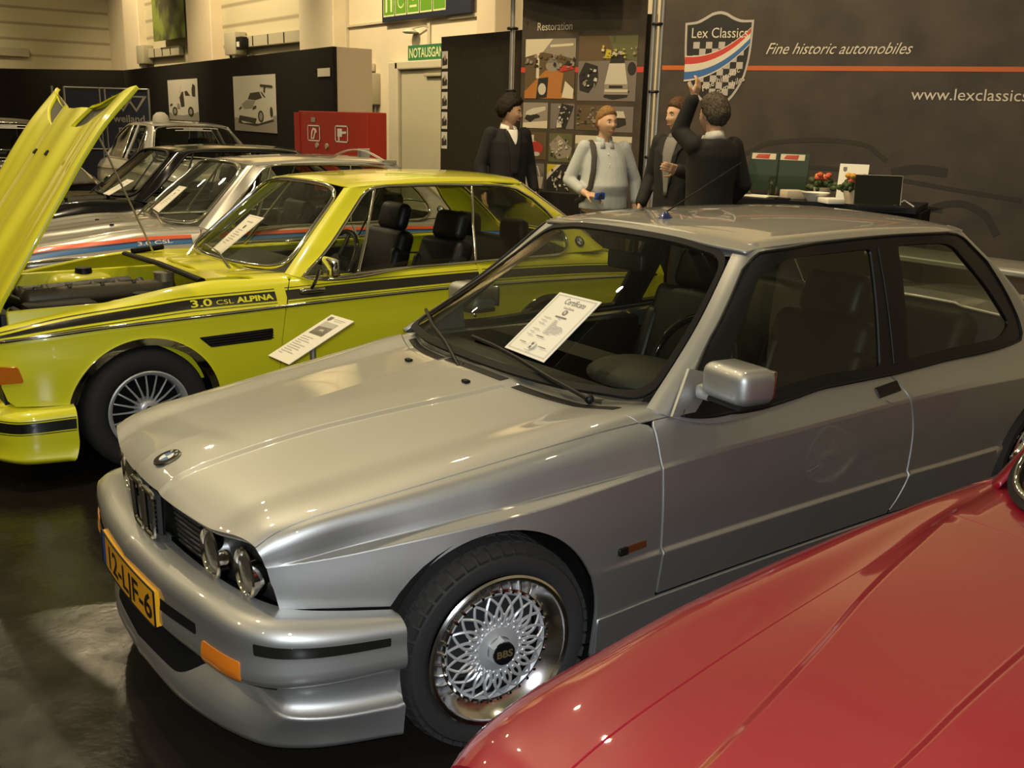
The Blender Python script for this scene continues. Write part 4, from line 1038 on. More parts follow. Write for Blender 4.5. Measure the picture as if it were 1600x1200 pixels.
    B = Loft([
        lev([(.10, 0, .538), (.112, .25, .538), (.138, .45, .536), (.182, .595, .530), (.235, .66, .522), (.33, .705, .510), (.478, .752, .492)]),
        lev([(.010, 0, .532), (.022, .25, .532), (.050, .45, .530), (.090, .615, .526), (.160, .715, .517), (.27, .765, .505), (.478, .804, .486)]),
        lev([(-.004, 0, .518), (.008, .25, .518), (.036, .45, .516), (.076, .628, .512), (.148, .730, .503), (.262, .782, .492), (.478, .822, .474)]),
        lev([(-.006, 0, .445), (.006, .25, .445), (.034, .45, .443), (.074, .630, .440), (.146, .733, .434), (.26, .787, .428), (.478, .828, .42)]),
        lev([(-.004, 0, .362), (.008, .25, .362), (.036, .45, .360), (.076, .628, .358), (.148, .731, .357), (.262, .785, .357), (.478, .826, .356)]),
        lev([(.008, 0, .350), (.020, .25, .350), (.048, .45, .348), (.088, .618, .346), (.156, .722, .345), (.268, .774, .344), (.478, .815, .344)]),
        lev([(.085, 0, .342), (.096, .25, .342), (.118, .45, .340), (.145, .580, .338), (.18, .695, .337), (.28, .752, .336), (.478, .798, .336)]),
        lev([(.100, 0, .322), (.108, .25, .322), (.130, .45, .312), (.158, .574, .292), (.180, .698, .268), (.28, .757, .254), (.478, .802, .244)]),
        lev([(.096, 0, .308), (.104, .25, .308), (.126, .45, .300), (.152, .580, .282), (.166, .708, .260), (.266, .774, .247), (.478, .822, .238)]),
        lev([(.008, 0, .185), (.020, .25, .185), (.060, .45, .184), (.098, .565, .182), (.146, .655, .180), (.250, .735, .176), (.478, .812, .172)]),
        lev([(.014, 0, .148), (.026, .25, .148), (.066, .45, .146), (.104, .560, .144), (.152, .648, .142), (.255, .728, .141), (.478, .806, .140)]),
        lev([(.20, 0, .146), (.20, .25, .146), (.20, .45, .144), (.22, .52, .142), (.26, .60, .141), (.32, .67, .14), (.478, .76, .138)])],
        crease=(7, 8), ref=(.9, 0, .33), amid=[.3, .8])
    # b of this loft runs down the levels; a runs out along the bumper; left half has negative y, so it is mirrored by a wrapper
    k = list(B.c); k = k[:3] + k[4:]
    def sided(sg):
        class Q:
            def P(s, a, b): q = B.P(a, b); q[:, 1] *= sg if sg < 0 else .955; return q
            def N(s, a, b): n = B.N(a, np.maximum(np.asarray(b, float), .003)); n[:, 1] *= sg; return n
        return Q()
    bmp = bpy.data.objects.new('front_bumper', None); COL.objects.link(bmp); bmp.parent = car
    for sg in (-1, 1):
        Q = sided(sg)
        panel('bumper_shell', Q, [(a, .004) for a in np.linspace(.0, 1.15, 24)] + [(a, k[10] - .001) for a in np.linspace(1.15, 0, 24)], paint, bmp, res=.025, gap=0, thick=.012)
        m0, m1 = k[2] + (k[3] - k[2]) * .21, k[2] + (k[3] - k[2]) * .42
        panel('bumper_insert', Q, rounded([(.70, m0), (1.10, m0 + .004), (1.10, m1), (.70, m1)], [.004] * 4), M['decal_black'], bmp, res=.03, off=.0015, gap=0, thick=.002)
        m0, m1 = k[2] + (k[3] - k[2]) * .45, k[3] - .004
        panel('turn_signal', Q, rounded([(.505, m0 + .020), (.655, m0 + .024), (.655, m1), (.505, m1)], .008), M['amber'], bmp, res=.02, off=.003, gap=0, thick=.006)
        panel('bumper_slot', Q, rounded([(.275, k[2] + .062), (.475, k[2] + .058), (.475, k[2] + .088), (.275, k[2] + .094)], .006), M['liner'], bmp, res=.03, off=.001, gap=0, thick=.002)
        panel('air_intake', Q, rounded([(.0, k[4] + .004), (.46, k[4] + .004), (.43, k[6]), (.31, k[7] + (k[8] - k[7]) * .72), (.0, k[7] + (k[8] - k[7]) * .80)], [.0, .02, .05, .04, 0]), M['liner'], bmp, res=.03, off=.0015, gap=0, thick=.002)
        panel('brake_duct', Q, rounded([(.66, k[4] + .004), (.76, k[4] + .006), (.74, k[5] + .016), (.64, k[5] + .014)], .006), M['black'], bmp, res=.03, off=.0015, gap=0, thick=.002)
    # nose panel behind the grille
    def nz(y): return .085 + .085 * (abs(y) / .615)**2.2
    V, F = [], []
    ys = np.linspace(-.622, .622, 33)
    for y in ys:
        for z0, ds in ((.706 - .03 * (abs(y) / .6)**2, .006), (.66, .012), (.60, .020), (.53, .026)): V.append((nz(y) + ds + .012, y, z0))
    for i in range(32):
        for j in range(3): F.append((i * 4 + j, i * 4 + j + 1, i * 4 + j + 5, i * 4 + j + 4))
    raw('nose_panel', V, F, M['black'], car)
    for sgn in (-1, 1):
        sl = MB()
        for j in range(8):
            z = .548 + j * .0175
            sl.tube([(nz(y) + .014 + .02 * (.70 - z) / .17, sgn * y, z) for y in np.linspace(.125, .300, 5)], .0042, 6)
        sl.build('grille', M['dark_metal'], car)
    for sgn in (-1, 1):
        for cy, rad, cs in ((.375, .068, 0), (.535, .064, 0)):
            lamp = bpy.data.objects.new('headlight', None); COL.objects.link(lamp); lamp.parent = car
            s0 = nz(cy) + .012; cz = .600 if cy < .5 else .597
            m = MB(); m.lathe([(rad + .004, .05), (rad + .006, -.004), (rad, -.008), (rad - .006, -.002), (rad - .008, .012)], 'x', 40, c=(s0, sgn * cy, cz)); m.build('lamp_ring', M['chrome'], lamp)
            m = MB(); m.lathe([(.0, -.012), (rad * .5, -.009), (rad * .85, -.001), (rad - .006, .006)], 'x', 40, c=(s0, sgn * cy, cz)); m.build('lamp_lens', M['lens'], lamp)
    for sgn in (-1, 1):
        kd = bpy.data.objects.new('kidney_grille', None); COL.objects.link(kd); kd.parent = car
        rect = [(y, z) for y, z in rounded([(sgn * .008, .548), (sgn * .090, .552), (sgn * .104, .690), (sgn * .010, .694)], .022)]
        m = MB(); m.tube([(.056 + .03 * (.70 - z), y, z) for y, z in rect], .0085, 8, closed=True); m.build('kidney_frame', M['chrome'], kd)
        m = MB()
        for j in range(5):
            y = sgn * (.024 + j * .015); m.box((.078, y, .62), (.012, .004, .125))
        m.build('kidney_bars', M['dark_metal'], kd)
        m = MB(); m.prism([(.086 , y, z) for y, z in rect], (.004, 0, 0)); m.build('kidney_back', M['liner'], kd, smooth=0)
    q = S.P([.142], [.03])[0]; nq = S.N([.142], [.03])[0]
    roundel(car, q + nq * .001, nq, (1, 0, .3), .041)
    # washer nozzles, cowl slots
    for y_ in (-.11, .31):
        bq = S.sy([(1.135 + .02 * (y_ > 0), abs(y_))])[0]; p = S.P([bq[0]], [math.copysign(bq[1], y_)])[0]
        m = MB(); m.box(p + np.array([0, 0, .004]), (.022, .03, .012), bev=.004); m.build('washer_nozzle', M['black'], car)
    # number plate
    pl = bpy.data.objects.new('number_plate', None); COL.objects.link(pl); pl.parent = car
    def pw(y, z): return (-.012 + .13 * y * y, y - .012, z)
    V, F = [], []
    for i in range(17):
        y = -.26 + .52 * i / 16
        x, y, _z = pw(y, 0)
        V += [(x - .006, y, .366), (x - .006, y, .474), (x + .012, y, .474), (x + .012, y, .366)]
    for i in range(16):
        for j in range(4): F.append((i * 4 + j, i * 4 + (j + 1) % 4, i * 4 + 4 + (j + 1) % 4, i * 4 + 4 + j))
    F += [(0, 1, 2, 3), (64, 67, 66, 65)]
    raw('plate_blank', V, F, M['plate'], pl, smooth=False)
    text_mesh('12-LJF-6', .105, M['black'], 'plate_lettering', pl, width=.415, warp=lambda x, y_: (pw(.195 - x, 0)[0] - .0072, .183 - x, .381 + y_), bold=.002)
    V, F = [], []
    for i in range(3):
        y = .258 - .04 * i / 2; x = pw(y, 0)[0] - .0068; y -= .012; V += [(x, y, .368), (x, y, .472)]
    for i in range(2): F.append((2 * i, 2 * i + 1, 2 * i + 3, 2 * i + 2))
    raw('plate_band', V, F, M['blue'], pl, smooth=False)
    m = MB(); m.tube([(pw(y, z)[0] - .006, y - .012, z) for y, z in densify(bevel_rect(-.262, .262, .364, .476, .006), .04)], .003, 6, closed=True); m.build('plate_frame', M['black'], pl)
    # wheels
    for sgn in (-1, 1):
        wheel(car, .80, .826, .302, .308, .21, .222, 'lattice', sgn, steer=-.09 if sgn < 0 else -.09)
        wheel(car, AR, .83, .302, .308, .215, .222, 'lattice', sgn, tread=False)
    # mirrors
    for sgn in (-1, 1):
        mo = .0 if sgn < 0 else .165
        mr = bpy.data.objects.new('door_mirror', None); COL.objects.link(mr); mr.parent = car
        mz = 0 if sgn < 0 else -.003; my = 0 if sgn < 0 else .165
        m = MB(); m.box((1.655 + mo, sgn * (.868 - mo + my), .988 + mz), (.150, .205, .118), rot=Matrix.Rotation(sgn * .10, 3, 'Z'), bev=.036, seg=4); m.build('mirror_shell', paint, mr)
        m = MB(); m.box((1.735 + mo, sgn * (.868 - mo + my), .988 + mz), (.012, .175, .09), rot=Matrix.Rotation(sgn * .10, 3, 'Z'), bev=.004); m.build('mirror_glass', M['chrome'], mr)
        m = MB(); m.prism([(1.49, sgn * .745, .872), (1.70, sgn * .745, .872), (1.66, sgn * .705, .99), (1.60, sgn * .70, 1.005)], (0, sgn * .010, 0)); m.box((1.64, sgn * .775, .94), (.09, .07, .05), bev=.015); m.build('mirror_foot', paint, mr)
        m = MB(); m.box((1.655 + mo, sgn * (.866 - mo + my), .930 + mz), (.13, .18, .02), rot=Matrix.Rotation(sgn * .10, 3, 'Z'), bev=.006); m.build('mirror_base', M['black'], mr)
    # wipers
    def wl(pix): return [tuple(G.P([h], [b])[0] + G.N([h], [b])[0] * o) for h, b, o in pix]
    wiper(car, tuple(G.P([-.03], [.06])[0]), wl([(-.04, .06, .012), (.05, .22, .014), (.10, .40, .014), (.14, .58, .014), (.16, .66, .012)]))
    wiper(car, tuple(G.P([-.02], [-.46])[0]), wl([(-.03, -.46, .012), (.04, -.30, .014), (.09, -.14, .014), (.115, .0, .014), (.125, .13, .012)]))
    # interior
    m = MB(); m.box((1.72, 0, .80), (.46, 1.36, .16), bev=.05, seg=3); m.box((1.56, .0, .855), (.42, 1.30, .05), bev=.02); m.build('dashboard', M['dash'], car)
    m = MB(); m.ball((1.72, -.36, .89), .16, (1.1, 1.35, .40), 20); m.build('instrument_hood', M['dash'], car)
    steering_wheel(car, (1.98, -.36, .90), .19, 64)
    for y_ in (-.37, .37): seat(car, 2.38, y_, .30)
    m = MB(); m.box((3.12, 0, .44), (.5, 1.24, .2), bev=.06, seg=3); m.box((3.42, 0, .72), (.16, 1.22, .58), rot=Matrix.Rotation(.35, 3, 'Y'), bev=.06, seg=3); m.build('rear_seat', M['seat'], car)
    m = MB(); m.box((2.4, 0, .38), (1.5, .24, .3), bev=.04); m.build('centre_console', M['dash'], car)
    for sgn in (-1, 1):
        m = MB(); m.box((2.1, sgn * .70, .58), (1.2, .06, .54), bev=.02); m.build('door_card', M['seat'], car)
    m = MB(); m.box((2.06, .11, 1.225), (.03, .21, .075), bev=.014, seg=3); m.tube([(2.02, .03, 1.37), (2.05, .08, 1.26)], .008, 8); m.build('rear_view_mirror', M['black'], car)
    m = MB()
    for y_ in (-.25, .25): m.box((2.11, y_, 1.318), (.14, .34, .016), rot=Matrix.Rotation(.25, 3, 'Y'), bev=.006)
    m.build('headlining', M['liner'], car)
    return car, S, G

def G_mirror(H, bmax):
    class Q:
        """carries b past the centre line at the back"""
        def P(s, a, b):
            b = np.atleast_1d(np.asarray(b, float)); o = b > bmax; bb = np.where(o, 2 * bmax - b, b)
            q = H.P(a, bb); q[:, 1] *= np.where(o, -1, 1); return q
        def N(s, a, b):
            b = np.atleast_1d(np.asarray(b, float)); o = b > bmax; bb = np.minimum(np.where(o, 2 * bmax - b, b), bmax - .004)
            q = H.N(a, bb); q[:, 1] *= np.where(o, -1, 1); return q
    return Q()

SALOON, SAL_BODY, SAL_GLASS = build_saloon()
# ------------------------------------------------------------------ the classic coupes parked in a row
def surf_text(S, txt, size, s0, z0, slope, m, name, parent, sgn=-1, width=None, off=.0035, bold=0, lo=4, shear=0):
    o = text_mesh(txt, size, m, name, parent, width=width, bold=bold, warp=lambda x, y: (x, 0, y), shear=shear)
    X = np.array([v.co[:] for v in o.data.vertices])
    if sgn > 0: X[:, 0] = X[:, 0].max() - X[:, 0]
    ab = S.inv((0, 2), np.stack([s0 + X[:, 0], z0 + slope * X[:, 0] + X[:, 2]], 1), lo)
    a = np.array([q[0] for q in ab]); b = np.array([q[1] for q in ab]) * sgn
    P = S.P(a, b) + S.N(a, b) * off
    for v, p in zip(o.data.vertices, P): v.co = Vector(p)
    return o

def chin(car, paint, name='front_bumper', sgns=(-1, 1), stripes=False):
    PP = [0, .3, .52, .70, .84, 1.06]
    rows = lambda *r: [(p, *q) for p, q in zip(PP, r)]
    B = Loft([rows((.20, 0, .40), (.21, .3, .40), (.24, .5, .398), (.27, .60, .392), (.33, .66, .386), (.44, .70, .39)),
              rows((.02, 0, .395), (.035, .3, .395), (.075, .5, .392), (.135, .65, .385), (.22, .73, .378), (.44, .775, .382)),
              rows((.005, 0, .375), (.02, .3, .375), (.06, .5, .372), (.122, .665, .366), (.21, .748, .360), (.44, .79, .364)),
              rows((.0, 0, .29), (.015, .3, .29), (.055, .5, .288), (.118, .668, .284), (.208, .75, .280), (.44, .792, .28)),
              rows((.02, 0, .20), (.03, .3, .20), (.065, .5, .198), (.125, .66, .196), (.21, .744, .194), (.44, .786, .19)),
              rows((.0, 0, .150), (.015, .3, .150), (.055, .5, .148), (.118, .665, .146), (.206, .750, .140), (.415, .794, .126)),
              rows((.03, 0, .135), (.04, .3, .135), (.08, .5, .133), (.14, .65, .131), (.22, .73, .125), (.41, .77, .118))], ref=(.9, 0, .28), amid=[.4, .9])
    k = B.c
    e = bpy.data.objects.new(name, None); COL.objects.link(e); e.parent = car
    for sg in sgns:
        class Q:
            def P(s, a, b): q = B.P(a, b); q[:, 1] *= sg; return q
            def N(s, a, b): n = B.N(a, np.maximum(np.asarray(b, float), .003)); n[:, 1] *= sg; return n
        q = Q()
        panel('bumper_shell', q, [(a, .003) for a in np.linspace(0, 1.06, 20)] + [(a, k[-1] - .002) for a in np.linspace(1.06, 0, 20)], paint, e, res=.035, gap=0)
        if stripes:
            zz = lambda f: k[2] + (k[3] - k[2]) * f
            for f0, f1 in ((.36, .94), (.24, .29), (1.01, 1.06)):
                panel('bumper_stripe', q, [(.3, zz(f0)), (1.055, zz(f0)), (1.055, zz(f1)), (.3, zz(f1))], M['decal_black'], e, res=.03, off=.0012, gap=0, thick=0)

def build_coupe(label, pos, yaw, paint, stripe=None, hood_open=False, sign_name='car', wheels='spokes', roof_fin=False, tall=1.0, trims='chrome', detail=True, group=None):
    car = thing('car', label, 'car', pos, yaw, group)
    S_ = [.05, .09, .14, .20, .30, .42, .6, .8, 1.0, 1.2, 1.4, 1.6, 2.0, 2.6, 3.2, 3.6, 4.0, 4.3, 4.5, 4.64]
    zc = pch([.05, .14, .4, .8, 1.2, 1.45, 2, 3.8, 4.3, 4.64], [.70, .79, .845, .885, .925, .935, .93, .935, .88, .80])
    yg = pch([.05, .14, .42, 1.2, 1.45, 2.0, 3.2, 3.6, 4.3, 4.64], [.56, .61, .643, .655, .672, .700, .698, .685, .64, .58])
    zg = pch([.05, .17, .41, .67, .88, 1.02, 1.2, 1.45, 2.0, 3.2, 3.6, 4.2, 4.64], [.70, .772, .818, .857, .888, .908, .922, .915, .908, .914, .918, .86, .78])
    zs = pch([.05, .14, .42, .62, 1.03, 1.5, 2.1, 2.6, 3.4, 4.5, 4.64], [.695, .715, .742, .755, .765, .775, .785, .788, .772, .715, .70])
    ys = pch([.05, .14, .3, .5, .9, 1.5, 2.8, 3.6, 4.3, 4.64], [.57, .655, .715, .750, .774, .780, .782, .775, .72, .64])
    f = lambda fn: [(s, s, *fn(s)) for s in S_]
    F = [f(lambda s: (0, float(zc(s)))),
         f(lambda s: (.20, float(zc(s)) - .004)),
         f(lambda s: (.23, float(zc(s)) - .011)),
         f(lambda s: (float(yg(s)) * .74, float(zg(s) + (zc(s) - zg(s)) * .45) - .004)),
         f(lambda s: (float(yg(s)), float(zg(s)))),
         f(lambda s: (float(yg(s)) + .022, float(zg(s)) - .010)),
         f(lambda s: (float(yg(s)) + (float(ys(s)) - float(yg(s))) * .62, float(zg(s) * .5 + zs(s) * .5) + .006)),
         f(lambda s: (float(ys(s)), float(zs(s)))),
         f(lambda s: (float(ys(s)) - .002, float(zs(s)) - .03)),
         f(lambda s: (float(ys(s)) + .004, .60)),
         f(lambda s: (float(ys(s)) - .002, .45)),
         f(lambda s: (float(ys(s)) - .02, .31)),
         f(lambda s: (float(ys(s)) - .05, .17))]
    S = Loft(F, crease=(7,), amid=[.8, 1.4, 2.4]); c = S.c
    AF, AR, AZ, RA = .79, 3.41, .305, .345
    lip = lambda b: .10 + .05 * (abs(b) / c[4])**2
    rear = lambda b: 1.26 + .16 * (abs(b) / c[4])**2.2
    bs = np.linspace(-c[4], c[4], 31)
    holder = car
    if hood_open:
        holder = bpy.data.objects.new('hood', None); COL.objects.link(holder); holder.parent = car
        hz = .80
        holder.matrix_local = Matrix.Translation((.10, 0, hz)) @ Matrix.Rotation(math.radians(-49.5), 4, 'Y') @ Matrix.Translation((-.10, 0, -hz))
    slots = []
    if hood_open:
        def slot(sg):
            return [(a, sg * b) for a, b in rounded(S.sy([(1.14, .17), (1.29, .235), (1.37, .56), (1.26, .50), (1.19, .36)]), .02)]
        slots = [slot(-1), slot(1)]
    hp = panel('hood_skin' if hood_open else 'hood', S, [(lip(b), b) for b in bs] + [(rear(b), b) for b in bs[::-1]], paint, holder, holes=slots, res=.04, thick=.022)
    if hood_open:
        for q in slots: panel('hood_vent_grille', S, q, M['dark_metal'], holder, res=.05, off=-.018, thick=0)
        panel('hood_inner', S, [(lip(b) + .01, b) for b in bs * .97] + [(rear(b) - .02, b) for b in bs[::-1] * .97], paint, holder, res=.08, off=-.03, thick=0, gap=0, flip=False)
        for y_ in (-.09, .13):
            bq = S.sy([(.98, abs(y_))])[0]; p = S.P([bq[0]], [math.copysign(bq[1], y_)])[0]
            m = MB(); m.box(p + np.array([0, 0, .004]), (.03, .022, .012), bev=.003); m.build('washer_nozzle', M['black'], holder)
    else:
        for y_ in (-.2, .2):
            p = S.P([1.1], [y_])[0]; m = MB(); m.box(p + np.array([0, 0, .004]), (.03, .022, .012), bev=.003); m.build('washer_nozzle', M['black'], car)
    panel('cowl', S, [(rear(b) + .004, b) for b in np.linspace(-c[4], c[4], 21)] + [(rear(b) + .26, b) for b in np.linspace(c[4], -c[4], 21)], paint, car, res=.05, gap=0)
    fa = arc((AF, AZ), RA, 168, -4, 34)
    for sgn in (-1, 1):
        mir = neg if sgn < 0 else (lambda p: list(p))
        low = S.sz([(.20, .40), (.32, .392), (.44, .388)] + fa + [(1.15, .20), (1.50, .20)], 6)
        fe = [(.135, .70), (.14, .60), (.15, .50), (.17, .43)]
        back = S.sz([(1.490, .25), (1.497, .4), (1.515, .6), (1.545, .76), (1.575, .85), (1.60, .893)], 4)
        pol = [(a, c[4] + .001) for a in np.linspace(.15, 1.60, 26)] + back[::-1] + low[::-1] + S.sz(fe, 5)[::-1]
        vent = S.sz([(1.06, .655), (1.466, .662), (1.456, .602), (1.12, .598)], 6)
        panel('front_fender', S, mir(pol), paint, car, res=.035)
        if detail:
            panel('fender_vent', S, mir(rounded(vent, .01)), M['black'], car, res=.03, off=.003, gap=0, thick=.01)
            for k_ in range(4):
                z = .648 - k_ * .0135; s0 = 1.075 + k_ * .014
                strip_tube('vent_fin', S, mir(S.sz([(s0, z - .002), (1.25, z), (1.462, z + .004)], 6)), .0042, M['satin_trim'], car, off=.006)
        dB = [(1.497, .25), (1.503, .4), (1.521, .6), (1.551, .76), (1.581, .85), (1.606, .90)]
        dE = [(2.845, .905), (2.868, .80), (2.873, .68), (2.868, .5), (2.85, .30), (2.84, .25)]
        dr = bpy.data.objects.new('door', None); COL.objects.link(dr); dr.parent = car
        door = S.sz(dB, 4) + [(a, c[4] + .001) for a in np.linspace(1.63, 2.83, 14)] + S.sz(dE, 4) + S.sz([(2.4, .245), (1.9, .245)], 4)
        panel('door_skin', S, mir(door), paint, dr, res=.04)
        if detail:
            hb = S.sz([(2.66, .695), (2.81, .70), (2.81, .725), (2.66, .72)], 4)
            panel('door_handle', S, mir(rounded(hb, .008)), M['chrome'], dr, res=.03, off=.014, thick=.012)
            q = S.sz([(2.80, .60)], 4)[0]; p = S.P([q[0]], [sgn * q[1]])[0]; m = MB(); m.ball(p, .014, (1, .5, 1), 10); m.build('door_lock', M['chrome'], dr)
        ra = arc((AR, AZ), RA, 176, 6, 30)
        quarter = S.sz([(p[0] + .006, p[1]) for p in dE[::-1]], 4) + [(a, c[4] + .001) for a in np.linspace(2.88, 4.60, 22)] + S.sz([(4.62, .68), (4.62, .5), (4.6, .36)], 4) + S.sz([(3.8, .34)] + ra[::-1] + [(3.0, .25)], 4)
        panel('rear_quarter', S, mir(quarter), paint, car, res=.05)
        arch_liner(car, AF, .77, AZ, RA + .012, sgn); arch_liner(car, AR, .77, AZ, RA + .012, sgn)
        # chrome arch spats and the waist strip
        if trims == 'chrome':
            for (A, a0, a1) in ((AF, 166, 4), (AR, 172, 8)):
                out = S.sz(arc((A, AZ), RA + .030, a0, a1, 36), 5); inn = S.sz(arc((A, AZ), RA - .004, a0, a1, 36), 5)
                panel('wheel_arch_trim', S, mir(out + inn[::-1]), M['chrome'], car, res=.03, off=.013, gap=0, thick=.03)
        wl = [(s, c[7] + .004) for s in np.linspace(.15, 4.5, 60)]
        strip_tube('waist_strip', S, mir(wl), .0105, M['chrome'], car, off=.002, n=8, res=.05)
        if stripe == 'black':
            top = pch([.08, .43, .84, 1.05, 1.54, 2.2, 2.86, 3.6, 4.5], [.724, .790, .828, .843, .850, .860, .860, .842, .78])
            bot = pch([.08, .43, .84, 1.05, 1.54, 2.2, 2.86, 3.6, 4.5], [.718, .763, .790, .800, .803, .810, .812, .795, .735])
            for (A0, A1) in ((.10, 1.50), (1.56, 2.845), (2.875, 4.45)):
                xs = np.linspace(A0, A1, 40)
                for dt, db in ((0, 0), (.014, None), (None, -.013)):
                    if db is None: lo_, hi_ = (lambda s: float(top(s)) + .010), (lambda s: float(top(s)) + .0135)
                    elif dt is None: lo_, hi_ = (lambda s: float(bot(s)) - .0135), (lambda s: float(bot(s)) - .010)
                    else: lo_, hi_ = (lambda s: float(bot(s))), (lambda s: float(top(s)))
                    P = S.sz([(s, lo_(s)) for s in xs] + [(s, hi_(s)) for s in xs[::-1]], 4)
                    panel('side_stripe', S, mir(P), M['decal_black'], car, res=.05, off=.0018, gap=0, thick=0, bres=.02)
            surf_text(S, '3.0', .046, 1.035, .8065, .012, paint, 'stripe_lettering', car, sgn, width=.110, bold=.001)
            surf_text(S, 'CSL', .030, 1.168, .809, .010, paint, 'stripe_lettering', car, sgn, width=.092)
            surf_text(S, 'ALPINA', .036, 1.283, .8105, .010, paint, 'stripe_lettering', car, sgn, width=.205, bold=.0015)
        if stripe == 'tricolour':
            base = pch([.10, .29, .62, .92, 1.28, 2.86, 3.6, 4.5], [.70, .735, .775, .797, .815, .818, .80, .74])
            wd = pch([.10, .45, .83, 1.28, 2.86, 4.5], [.03, .065, .062, .062, .062, .05])
            for f0, f1, mt in ((.0, .42, 'cyan'), (.42, .62, 'navy'), (.62, 1.0, 'orange')):
                for (A0, A1) in ((.16, 1.52), (1.58, 2.845), (2.875, 4.4)):
                    xs = np.linspace(A0, A1, 36)
                    P = S.sz([(s, float(base(s) + wd(s) * f0)) for s in xs] + [(s, float(base(s) + wd(s) * f1)) for s in xs[::-1]], 4)
                    panel('side_stripe', S, mir(P), M[mt], car, res=.05, off=.0018, gap=0, thick=0, bres=.02)
            surf_text(S, '3.0 CSL', .034, 1.12, .818, .04, M['white'], 'stripe_lettering', car, sgn, width=.25, bold=.0005)
        if detail:
            q = S.sz([(.13, .515), (.245, .520), (.225, .598), (.125, .602)], 5)
            panel('turn_signal', S, mir(rounded(q, .014)), M['amber'], car, res=.025, off=.016, thick=.02)
        sh = S.sz([(.26, .62), (1.5, .74), (4.4, .70), (4.4, .25), (3.85, .25)] + arc((AR, AZ), .39, -10, 190, 14) + [(2.9, .2), (1.3, .2)] + arc((AF, AZ), .39, -10, 185, 14) + [(.32, .45)], 5)
        panel('inner_wall', S, mir(sh), paint if hood_open else M['liner'], car, res=.12, off=-.035, thick=0, bres=.06)
    m = MB(); m.box((2.6, 0, .19), (3.4, 1.36, .04)); m.build('underbody', M['liner'], car)
    if not hood_open: panel('engine_bay', S, [(lip(b) + .03, b) for b in np.linspace(-c[4], c[4], 9)] + [(1.5, b) for b in np.linspace(c[4], -c[4], 9)], M['liner'], car, res=.12, off=-.05, thick=0)
    panel('trunk_lid', S, [(3.95, b) for b in np.linspace(-c[4], c[4], 13)] + [(4.62, b) for b in np.linspace(c[4], -c[4], 13)], paint, car, res=.07)
    m = MB(); m.prism([(4.615, -.56, .80), (4.615, .56, .80), (4.62, .62, .40), (4.62, -.62, .40)], (.02, 0, 0)); m.build('tail_panel', paint, car, smooth=0)
    m = MB(); m.box((4.60, 0, .42), (.10, 1.36, .10), bev=.03); m.build('rear_bumper', M['chrome'], car)
    # nose
    m = MB(); m.prism([(.15, -.60, .74), (.15, .60, .74), (.17, .62, .38), (.17, -.62, .38)], (.02, 0, 0)); m.build('nose_panel', M['black'], car, smooth=0)
    for sgn in (-1, 1):
        for cy in (.50, .345):
            m = MB(); m.lathe([(0, -.02), (.05, -.015), (.07, 0), (.078, .004), (.078, .03)], 'x', 28, c=(.14, sgn * cy, .60)); m.build('headlight', M['lens'], car)
        m = MB(); m.tube([(.10, y, z) for y, z in rounded([(sgn * .01, .46), (sgn * .085, .46), (sgn * .095, .72), (sgn * .01, .73)], .03)], .010, 8, closed=True); m.build('kidney_grille', M['chrome'], car)
    chin(car, paint, stripes=(stripe == 'black'))
    # ---- greenhouse
    L3 = lambda *r: [(h, *p) for h, p in r]
    G = Loft([
        L3((0, (1.47, 0, .928)), (.5, (1.79, 0, 1.165)), (1, (2.08, 0, 1.388))),
        L3((0, (1.51, .38, .927)), (.5, (1.81, .33, 1.16)), (1, (2.08, .28, 1.382))),
        L3((0, (1.605, .640, .927)), (.5, (1.84, .560, 1.150)), (1, (2.075, .470, 1.362))),
        L3((0, (1.635, .685, .917)), (.5, (1.875, .595, 1.148)), (1, (2.11, .502, 1.366))),
        L3((0, (1.67, .712, .908)), (.5, (1.915, .612, 1.145)), (1, (2.19, .500, 1.374))),
        L3((0, (2.40, .712, .912)), (.5, (2.45, .600, 1.145)), (1, (2.52, .490, 1.388))),
        L3((0, (3.10, .710, .918)), (.5, (3.05, .600, 1.145)), (1, (3.00, .490, 1.386))),
        L3((0, (3.62, .695, .922)), (.5, (3.64, .590, 1.120)), (1, (3.33, .485, 1.362))),
        L3((0, (4.00, .630, .930)), (.5, (3.73, .550, 1.130)), (1, (3.38, .450, 1.372))),
        L3((0, (4.04, .540, .942)), (.5, (3.76, .470, 1.145)), (1, (3.40, .390, 1.382))),
        L3((0, (4.10, 0, .955)), (.5, (3.82, 0, 1.16)), (1, (3.44, 0, 1.40)))], sym0=True, sym1=True, ref=(2.6, 0, .85), amid=[.5])
    g = G.c
    class HS:
        def __init__(s, k=.60): s.k = k
        def P(s, a, b): return G.P(np.asarray(a, float) / s.k, b)
        def N(s, a, b): return G.N(np.asarray(a, float) / s.k, b)
        def sz(s, pts, lo=3, hi=9): return [(a * s.k, b) for a, b in G.inv((0, 2), pts, lo, hi)]
    H = HS(); wb = g[2]
    rr = lambda h0, h1, b0, b1, r: rounded([(h0, b0), (h1, b0), (h1, b1), (h0, b1)], r)
    ws = rr(.018, .578, -wb + .012, wb - .012, [.11, .11, .11, .11])
    panel('windshield', H, ws, M['glass'], car, res=.07, thick=0, off=-.002, gap=-.004)
    tm = M['chrome'] if trims == 'chrome' else M['black']
    strip_tube('windshield_trim', H, ws, .013, tm, car, off=.003, closed=True)
    so = smooth_line([(1.675, .908), (1.813, 1.010), (2.03, 1.20), (2.15, 1.308)], 12) + smooth_line([(2.19, 1.338), (2.24, 1.356), (2.34, 1.366)], 6) + smooth_line([(2.8, 1.366), (3.20, 1.352), (3.31, 1.330)], 8) + smooth_line([(3.42, 1.270), (3.504, 1.189), (3.60, 1.085), (3.642, 1.02), (3.632, .965), (3.57, .925)], 14) + [(3.508, .912), (3.0, .915), (2.4, .912), (2.0, .909)]
